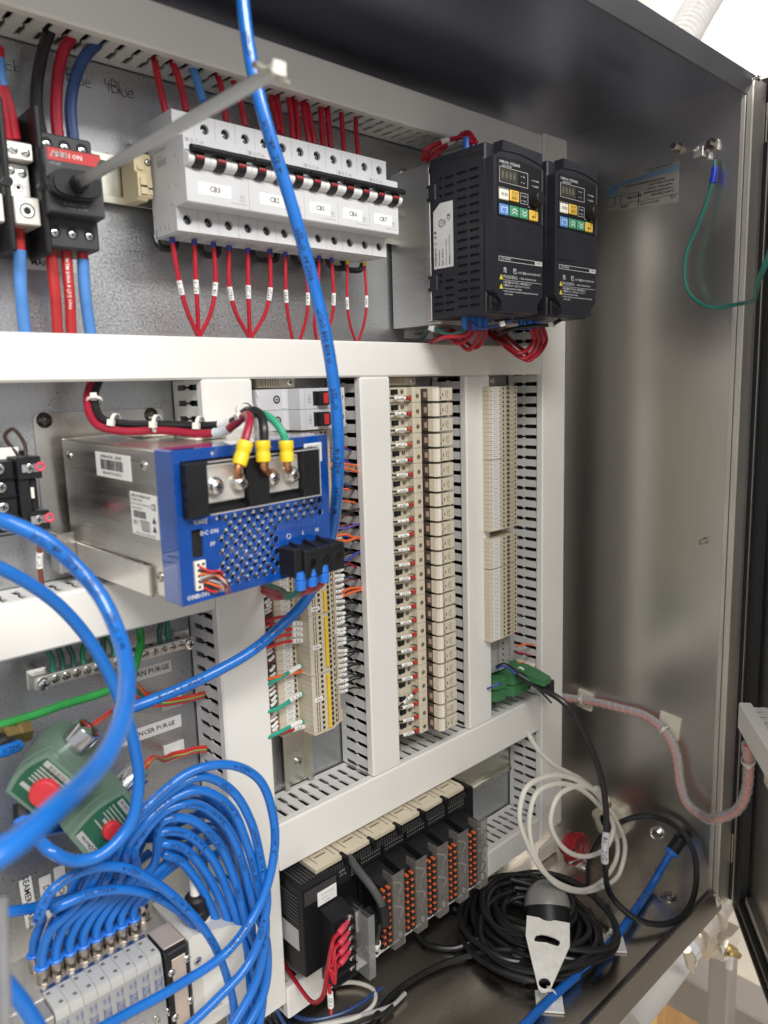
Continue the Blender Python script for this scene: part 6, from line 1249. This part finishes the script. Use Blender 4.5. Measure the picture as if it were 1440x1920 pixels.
# ================================================================ floor of the cabinet
def fz(u, v_, z): return AZ(u, v_, z)
r2 = random.Random(5)
cc = Vector((.3700, -.1010, -.6475))
for k in range(19):
    R_ = .030+.049*r2.random()**.8; ox, oy = r2.uniform(-.018, .018), r2.uniform(-.018, .018); zz = .0035+(k//5)*.0060; ph = r2.random()*6; e = r2.uniform(.78, 1.10)
    pts = [cc+Vector((ox+R_*math.cos(ph+a)*e, oy+R_*math.sin(ph+a)*1.05, zz+.0045*math.sin(2*a+ph)+.003)) for a in [2*PI*j/14 for j in range(14)]]
    wire(pts+[pts[0]+v(3, 2, 1)], .0034, blk_w, f'black cable turn of the coil lying on the cabinet floor, {ordi(k+1)} layer upward', name='cable', cat='cable', group='turns of the black cable coil', seg=5, n=10)
wire([fz(1000, 1782, -.632), fz(940, 1782, -.634), fz(870, 1794, -.644), fz(800, 1822, -.6465), fz(740, 1862, -.6465), fz(705, 1905, -.6465), fz(690, 1950, -.6465)], .0034, blk_w, 'black cable running from the beacon coil toward the lower edge of the photograph', name='cable', cat='cable')
wire([fz(898, 1760, -.640), fz(850, 1778, -.6465), fz(800, 1770, -.6465), fz(782, 1752, -.6465), fz(760, 1735, -.6465)], .0034, blk_w, 'black cable from the coil disappearing under the bottom wire duct', name='cable', cat='cable')
wire([fz(920, 1660, -.63), fz(905, 1690, -.636), fz(892, 1722, -.640), fz(880, 1706, -.645), fz(850, 1704, -.646)], .0034, blk_w, 'black cable end curling at the left side of the coil', name='cable', cat='cable')
for k, (pp, m_, nm_) in enumerate(((((630, 1845), (665, 1842), (700, 1856), (702, 1880), (672, 1906), (600, 1922), (560, 1935)), wht_w, 'cream'), (((715, 1852), (690, 1872), (640, 1900), (580, 1912), (545, 1900), (528, 1880)), blu_w, 'blue'), (((760, 1862), (735, 1885), (690, 1900), (640, 1912), (580, 1925)), md_gray, 'grey'), (((755, 1858), (720, 1900), (640, 1935)), blk_w, 'black'))):
    wire([fz(a, b, -.645) for a, b in pp], .0022, m_, f'{nm_} wire lying on the cabinet floor below the bottom duct', group='loose wires on the floor')
for k, m_ in enumerate((grn_w, red, grn_t, red, blk_w, blk_w, blk_w, blu_w)):
    wire([v(12+k*4.6, -30-k % 3*4, -570), v(13+k*4.8, -34, -585), v(14+k*5.6, -44-k*1.5, -612), v(14+k*7, -62-k*3, -638)], .0019, m_, f'wire coming out of the foot of the left vertical duct, {ordi(k+1)} from the left', group='wires at the foot of the left duct')
# beacon with its bracket
bt = thing('beacon', 'grey domed beacon with a metal mounting bracket lying on the black cable coil', 'beacon', v(330, -135, -630))
zt_ = -.606; bp = [fz(760+a/3.6, 1600+b/3.6, z) for a, b, z in ((820, 418, -.602), (1110, 470, -.602), (1110, 612, -.606), (985, 905, -.622), (965, 928, -.6225), (940, 935, -.623), (915, 930, -.6225), (898, 912, -.622), (812, 545, -.606))]
o_ = bp[0]; ex = (bp[1]-bp[0]).normalized(); ey0 = (bp[5]-(bp[0]+bp[1])/2); ey = (ey0-ex*ey0.dot(ex)).normalized(); ez = ex.cross(ey)
BMx = Matrix.Translation(o_) @ Matrix((ex, ey, ez)).transposed().to_4x4()
P2 = [((p-o_).dot(ex), (p-o_).dot(ey)) for p in bp]
def b2(a, b, z=-.612): p = fz(760+a/3.6, 1600+b/3.6, z); return ((p-o_).dot(ex), (p-o_).dot(ey))
sl = [b2(a, b, -.608) for a, b in ((868, 572), (885, 552), (920, 548), (960, 556), (1010, 572), (1040, 588), (1045, 605), (1030, 620), (1000, 612), (950, 596), (890, 590), (872, 586))]
hc = b2(940, 872, -.620); hl = [(hc[0]+.0062*math.cos(a), hc[1]+.0062*math.sin(a)) for a in [2*PI*k/16 for k in range(16)]]
sgn = -1 if ez.z > 0 else 1
V_, F_ = holed(P2, [sl, hl], lambda a, b, d: (a, b, d*sgn), .0018)
g = MB(BMx); g.add(V_, F_); g.build('mounting_plate', mat('bright_zinc', (.86, .84, .78), .42, .0, var=.08, scale=120, bump=.1, bscale=200), bt)
g = MB(BMx); g.text('50A', .006, (P2[1][0]*.5, .011, -sgn*.0), (1, 0, 0), (0, -1, 0) if sgn < 0 else (0, 1, 0), lift=.0001); g.build('stamp', md_gray, bt, smooth=False)
dc = (bp[0]+bp[1])/2+Vector((.004, .003, -.002)); dax = (-ey*.62+Vector((0, 0, .70))+Vector((.12, .25, 0))).normalized()
dc2 = dc+Vector((.013, .009, -.010))
g = MB(); g.lathe(dc2-dax*.012, dax, [(0, .0245), (.018, .0250), (.018, .0258), (.020, .0258), (.020, 1e-5)], 32); g.build('base', black, bt)
g = MB(); g.lathe(dc2+dax*.0085, dax, [(0, .0262), (.003, .0262)]+[(.003+.027*math.sin(a), .0258*math.cos(a)) for a in [PI/2*k/9 for k in range(10)]], 32); g.build('dome', mat('smoke_dome', (.25, .245, .23), .38, var=.05, coat=.2), bt)
# blue tube along the floor, its fitting and the tie mounts
ftp = [fz(940, 1965, -.642), fz(985, 1920, -.642), fz(1020, 1884, -.642), fz(1085, 1825, -.642), fz(1145, 1768, -.642), fz(1185, 1715, -.640), AX(1225, 1655, .535), AX(1250, 1612, .553), AX(1264, 1592, .563)]
btube(ftp, .0046, 'straight blue air tube crossing the cabinet floor to the fitting on the side wall', mm=mat('floor_tube_blue', (.012, .13, .50), .3, var=.1))
t = thing('bulkhead_fitting', 'black bulkhead fitting with a blue collar low on the side wall', 'fitting', AX(1270, 1580, .57)); p = AX(1268, 1585, .568); dv = (ftp[-1]-ftp[-2]).normalized()
g = MB(); g.lathe(p-dv*.003, dv, [(-.006, .0082), (.010, .0082), (.010, .009), (.014, .009), (.014, 1e-5)], 16); g.build('body', black, t); g = MB(); g.lathe(p-dv*.013, dv, [(0, .0088), (.003, .0096), (.005, .0086), (.005, 1e-5)], 20); g.build('collar', blu_k, t)
for k, (u, w) in enumerate(((1148, 1770), (1030, 1880))):
    c_ = fz(u, w, ZF+.0005); t = thing('tie_mount', f'white tie mount holding the blue tube to the floor, {("far", "near")[k]} one', 'tie mount', c_, 'tie mounts on the cabinet floor')
    R_ = Matrix.Translation(c_) @ Matrix.Rotation(math.radians(40), 4, 'Z')
    g = MB(R_); g.box(-.014, .014, -.014, .014, 0, .0022, .0006); g.build('pad', mat('white_nylon', (.80, .80, .76), .45), t); g = MB(R_); g.box(-.006, .006, -.005, .005, .0023, .007, .001); g.build('saddle', MATS['white_nylon'], t)
    g = tie(None, [c_+Vector((0, 0, .0085))-Vector((.8, .6, 0))*.01*j for j in (-2, -1, 0, 1, 2)], .5, .0068); g.build('cable_tie', nylon, t)
# black cable loop on the right, white coil, red coil
o = wire([AY(968, 1262, -.062), AY(1005, 1285, -.085), AY(1060, 1320, -.12), AY(1100, 1385, -.14), AY(1128, 1460, -.155), AY(1137, 1540, -.16), AY(1134, 1610, -.165), fz(1150, 1685, -.62), fz(1195, 1724, -.636), fz(1250, 1732, -.643), fz(1290, 1705, -.640), AX(1306, 1645, .560), AX(1298, 1590, .567), AX(1268, 1550, .570), AX(1220, 1530, .566), AX(1172, 1538, .545), AY(1128, 1570, -.09), AY(1106, 1615, -.085), fz(1102, 1665, -.646)], .0036, blk_w, 'black cable arching from the green connectors down into a loop on the floor', name='cable', cat='cable', seg=10)
sleeve(o, .325, .034, .0044, txt='8011202', ts=.007, m=mat('barcode_label', (.60, .61, .63), .4), name='cable_label')
wc = [(990, 1375), (1008, 1405), (1040, 1435), (1090, 1462), (1130, 1500), (1150, 1545), (1158, 1600), (1140, 1640), (1100, 1668), (1060, 1662), (1020, 1635), (990, 1585), (974, 1530), (985, 1480), (1025, 1456), (1070, 1458), (1120, 1490), (1156, 1540), (1172, 1590), (1160, 1640), (1125, 1665), (1085, 1672), (1040, 1655), (1002, 1600), (992, 1540), (1004, 1490), (1040, 1470), (1085, 1478), (1125, 1512), (1150, 1550), (1140, 1585), (1110, 1604), (1075, 1602), (1044, 1575), (1032, 1535), (1045, 1495), (1080, 1474), (1110, 1480), (1132, 1500)]
o = wire([(a, b, -.095-.04*min(1, k/8)) for k, (a, b) in enumerate(wc)], .0028, wht_w, 'white cable coiled in loops hanging at the lower right corner', name='cable', cat='cable', seg=6)
t = thing('cable_plug', 'white cable plug with a metal tip inside the white cable coil', 'plug', AY(1145, 1520, -.14)); a, b, c_ = AY(1118, 1478, -.14), AY(1142, 1512, -.14), AY(1158, 1540, -.14); d = (b-a).normalized()
g = MB(); g.lathe(a, d, [(0, .0035), (.006, .0045), (.012, .0060), (.030, .0065), (.030, 1e-5)], 14); g.build('body', wht_w, t); g = MB(); g.lathe(a+d*.030, d, [(0, .0050), (.013, .0050), (.013, 1e-5)], 4); g.build('tip', chrome, t)
t = thing('gland_nut', 'large cream plastic gland nut on the side wall behind the white coil', 'nut', AX(1160, 1530, .578)); p = AX(1150, 1535, W)
pr = []
for k in range(24): a = 2*PI*k/24; r_ = .026 if (k % 4) < 2 else .0225; pr.append((r_*math.cos(a), r_*math.sin(a)))
g = MB(); g.prism(pr, lambda a, b, d: (p.x-d, p.y+a, p.z+b), 0, .012); g.lathe((p.x-.012, p.y, p.z), (-1, 0, 0), [(0, .017), (.006, .017), (.006, .013), (0, .013), (0, 1e-5)], 24); g.build('body', mat('cream_gland', (.66, .61, .47), .5), t)
for k in range(7):
    rx, rz = .013+.0019*k, .010+.0015*k; c_ = AY(1062, 1580, -.055)+Vector((r2.uniform(-.003, .003), -.002*k, r2.uniform(-.003, .003)))
    wire([c_+Vector((rx*math.cos(a), -.001*k+.002*math.sin(2*a), rz*math.sin(a))) for a in [2*PI*j/12+.2*k for j in range(13)]], .0012, red, f'red wire turn of the small coil near the right duct foot, {ordi(k+1)} of seven', group='turns of the small red coil', seg=4, n=7)
t = thing('buzzer', 'small metal cylinder under the red wire coil', 'metal cylinder', AY(1085, 1610, -.06)); c_ = AY(1082, 1612, -.06)
g = MB(); g.lathe(c_, (.6, -.6, .5), [(-.012, .0105), (.010, .0105), (.011, .0095), (.011, 1e-5)], 22); g.build('body', chrome, t); g = MB(); g.lathe(c_-Vector((.6, -.6, .5)).normalized()*.014, (.6, -.6, .5), [(0, .010), (.003, .010), (.003, 1e-5)], 16); g.build('rear_cap', red_sw, t)
g = MB(); c_ = AY(1030, 1590, -.03); g.box(c_.x-.02, c_.x+.02, c_.y, c_.y+.004, c_.z-.012, c_.z+.008, .001); tag(g.build('tie_mount', pad_m), 'cream tie mount beside the red wire coil at the foot of the right duct', 'tie mount')
# spiral-wrapped cable bridging to the door
def dp(s, off, z): return DM @ Vector((s, off, z))
sp = [AX(1040, 1305, .560), AX(1070, 1309, .567), AX(1115, 1316, .571), AX(1165, 1328, .572), AX(1210, 1342, .572), AX(1248, 1372, .570), AX(1268, 1415, .568), AX(1275, 1465, .566), AX(1288, 1505, .563), AX(1315, 1528, .560), AY(1350, 1533, -.252), AY(1380, 1520, -.268), AY(1398, 1488, -.278), AY(1403, 1440, -.282), AY(1400, 1395, -.284)]
g = MB(); g.tube(sp, .0058, 14, 12); o = g.build('spiral_wrapped_cable', mat('clear_wrap', (.85, .82, .81), .2, var=.05, alpha=.32)); tag(o, 'clear spiral-wrapped cable bundle bridging from the side wall to the door', 'cable'); spath = g.path
for k, (m_, a0) in enumerate(((mat('salmon_wire', (.85, .22, .17), .4), 0), (mat('salmon_wire', (.85, .22, .17), .4), 2.1), (mat('lilac_grey_wire', (.42, .42, .46), .4), 4.2))):
    Fr = frames(spath); pts = [p_+(Fr[i][1]*math.cos(a0)+Fr[i][2]*math.sin(a0))*.0026 for i, p_ in enumerate(spath)]; g = MB(); g.tube(pts[::6]+[pts[-1]], .0024, 8, 4); g.build('inner_wire', m_, o)
Fr = frames(spath); hp = []
L_ = [0]
for a, b in zip(spath, spath[1:]): L_.append(L_[-1]+(b-a).length)
for i, p_ in enumerate(spath):
    pass
turns = L_[-1]/.0105; hp = []
j = 0; N_ = int(turns*12)
for q in range(N_+1):
    s_ = L_[-1]*q/N_
    while j < len(spath)-2 and L_[j+1] < s_: j += 1
    f = (s_-L_[j])/(L_[j+1]-L_[j]); c_ = spath[j].lerp(spath[j+1], f); n_ = Fr[j][1].lerp(Fr[j+1][1], f); b_ = Fr[j][2].lerp(Fr[j+1][2], f); a = 2*PI*q/12
    hp.append(c_+(n_*math.cos(a)+b_*math.sin(a))*.0060)
g = MB(); g.tube(hp, .00035, 5, 1); g.build('spiral_edge', mat('wrap_edge', (.55, .53, .52), .3), o)
for k, (u, w, s) in enumerate(((1098, 1312, .0105), (1256, 1360, .0125))):
    p = AX(u, w, W-.0005); t = thing('tie_mount', f'yellowish adhesive tie mount on the side wall, {("left", "right")[k]} one on the spiral cable', 'tie mount', p, 'tie mounts of the spiral cable')
    R_ = Matrix.Translation(p) @ Matrix.Rotation(math.radians(6), 4, 'X'); g = MB(R_); g.box(-.003, 0, -s*1.1, s*1.1, -s*1.25, s*1.25, .0006); g.build('pad', pad_m, t)
    i = min(range(len(spath)), key=lambda i: (spath[i]-p).length); g = tie(None, spath[max(0, i-3):i+4], .5, .0064); g.build('cable_tie', nylon, t)
t = thing('tie_mount', 'yellowish tie mount on the door beside the door wire duct', 'tie mount', dp(.13, -.012, -.43)); g = MB(DM); g.box(.115, .150, -.006, -.001, -.445, -.408, .0008); g.build('pad', pad_m, t); g = tie(None, spath[-14:-4], .5, .0066); g.build('cable_tie', nylon, t)
# wire duct on the door
t = thing('wire_duct', 'white slotted wire duct on the inside of the door at the right edge', 'wire duct', dp(.1, 0, -.392))
g = MB(DM); fingers(g, lambda s, tt, d: (s, -.001-tt, -.3365-d), .167, .56, .034); g.build('side_wall', duct_in, t)
g = MB(DM); g.box(.167, .56, -.035, -.001, -.3605, -.359); g.box(.167, .56, -.003, -.001, -.359, -.338); g.build('base', duct_in, t)
g = MB(DM); g.box(.165, .56, -.047, -.035, -.3625, -.3345, .0012); g.build('lid', white, t)
# ================================================================ outside: frame leg, pipes, hose, timber, conduit
taupe = mat('painted_steel_frame', (.25, .22, .19), .45, var=.03)
xl = .90; ya = AX(1328, 1800, xl).y; yb_ = AX(1369, 1800, xl).y; xr = AY(1385, 1800, yb_).x
g = MB(); g.box(xl, xr, yb_, ya, -1.6, AX(1330, 1785, xl).z, .004); tag(g.build('frame_leg', taupe), 'square painted steel frame leg standing below the cabinet corner', 'frame leg')
xb = 1.02; z1_ = AX(1265, 1823, xb).z; za = AX(1255, 1845, xb).z
g = MB(); g.box(xb, xb+.085, -.9, .62, z1_-.085, z1_, .004); tag(g.build('frame_beam', taupe), 'low horizontal steel beam behind the frame leg', 'frame beam')
wood = mat('pale_timber', (.66, .42, .20), .55, var=.12, scale=5, stretch=(1, 14, 1)); 
c_ = AZ(1298, 1895, -1.5); g = MB(); g.box(c_.x-.06, c_.x+.05, c_.y-.12, c_.y+.06, -1.6, -1.38, .004); tag(g.build('timber_block', wood), 'pale timber block standing behind the frame leg', 'timber')
a = AZ(1200, 1893, -1.59); b = AZ(1262, 1925, -1.59); g = MB(); dd = (b-a).normalized(); nn_ = Vector((-dd.y, dd.x, 0)); q = [a-dd*.6, b+dd*.6]
g.add([tuple(q[0]+nn_*.05), tuple(q[1]+nn_*.05), tuple(q[1]-nn_*.035), tuple(q[0]-nn_*.035)]+[tuple(x+Vector((0, 0, -.008))) for x in (q[0]+nn_*.05, q[1]+nn_*.05, q[1]-nn_*.035, q[0]-nn_*.035)], [(0, 1, 2, 3), (4, 5, 6, 7), (0, 1, 5, 4), (1, 2, 6, 5), (2, 3, 7, 6), (3, 0, 4, 7)]); tag(g.build('yellow_strip', mat('yellow_paint', (.80, .62, .18), .5)), 'yellow strip on the floor beside the timber', 'floor strip')
g = MB(); q = [x-nn_*.16+Vector((0, 0, .02)) for x in q]
g.add([tuple(q[0]+nn_*.11), tuple(q[1]+nn_*.11), tuple(q[1]-nn_*.2), tuple(q[0]-nn_*.2)]+[tuple(x+Vector((0, 0, -.025))) for x in (q[0]+nn_*.11, q[1]+nn_*.11, q[1]-nn_*.2, q[0]-nn_*.2)], [(0, 1, 2, 3), (4, 5, 6, 7), (0, 1, 5, 4), (1, 2, 6, 5), (2, 3, 7, 6), (3, 0, 4, 7)]); tag(g.build('plywood_sheet', wood), 'plywood sheet on the floor at the lower right edge of the cabinet', 'plywood')
pz = mat('pipe_steel', (.52, .46, .39), .35, .9, var=.08)
Yp = -.13
t = thing('sanitary_pipe', 'stainless sanitary pipe with clamp below the cabinet corner', 'pipe', AY(1330, 1730, Yp))
pa, pb_, pc_ = AY(1352, 1690, Yp), AY(1318, 1738, Yp), AY(1290, 1778, Yp); d = (pc_-pa).normalized(); Lp = (pc_-pa).length
g = MB(); g.lathe(pa, d, [(-.05, .021), (Lp*.30, .021), (Lp*.31, .0265), (Lp*.38, .0265), (Lp*.40, .021), (Lp*.66, .021), (Lp*.68, .029), (Lp*.80, .029), (Lp*.82, .020), (Lp*1.0, .020), (Lp*1.0, 1e-4)], 28); g.build('pipe', pz, t)
g = MB(); g.lathe(pa, d, [(Lp*1.0, .0215), (Lp*1.13, .0215), (Lp*1.13, .0195), (Lp*1.0, .0195)], 24); g.build('hose_clamp', chrome, t)
c2 = AY(1290, 1792, Yp-.03); g = MB(); g.cyl(c2+Vector((-.006, 0, .014)), c2+Vector((.010, 0, -.022)), .0065, 10); g.cyl(c2+Vector((.006, 0, -.014)), c2+Vector((.016, 0, -.036)), .0028, 8); g.build('clamp_bolt', pz, t)
c_ = AY(1358, 1768, Yp-.02); e_ = AY(1380, 1762, Yp-.02)
g = MB(); g.lathe(c_+Vector((.004, .022, -.004)), (0, -.25, -1), [(-.004, .032), (.008, .032), (.020, .026), (.028, .012), (.029, 1e-4)], 28); g.build('pipe_end', pz, t)
g = MB(); g.prism([(-.016, -.012), (-.006, -.016), (.034, -.014), (.034, .014), (-.002, .016), (-.016, .006)], lambda a, b, dd_: tuple(c_+Vector((a, dd_, b))), -.010, .010); g.build('clamp_arm', chrome, t)
g = MB(); g.lathe(c_+Vector((-.004, -.010, -.002)), (-.2, -1, -.1), [(0, .0075), (.010, .0075), (.012, .005), (.018, .0045), (.018, 1e-4)], 10); g.build('wing_nut', brass, t)
g = MB(); g.cyl(c_+Vector((-.012, -.01, -.010)), c_+Vector((-.042, -.012, .006)), .005, 10); g.cyl(c_+Vector((-.006, -.012, -.008)), c_+Vector((-.012, -.014, -.030)), .005, 10); g.build('clamp_wing', chrome, t)
h0 = pa+d*Lp*1.02; hpts = [h0, AY(1262, 1818, Yp), AY(1225, 1866, Yp), AY(1180, 1920, Yp)]
g = MB(); g.tube(hpts, .0185, 20, 12); o = g.build('braided_hose', mat('braided_hose', (.42, .405, .38), .5, var=.10, scale=900, bump=.6, bscale=1400)); tag(o, 'grey braided hose running down-left from the pipe clamp', 'hose')
cpt = [AY(1350, -70, .30), AY(1332, -20, .30), AY(1308, 20, .30), AY(1284, 62, .30), AY(1258, 110, .30)]
g = MB(); path = catmull(cpt, 16); g.tube(path, .036, 20, 1); o = g.build('flexible_conduit', mat('white_conduit', (.78, .76, .74), .4, var=.05, bump=.3, bscale=60)); tag(o, 'white corrugated flexible conduit above the cabinet at the top right', 'conduit')
g = MB()
for i in range(2, len(path)-1, 3): g.ring(path[i], (path[i+1]-path[i-1]), .0355, .0055, 22, 6)
g.build('corrugation', mat('conduit_ridge', (.70, .68, .67), .4), o, kind='stuff')
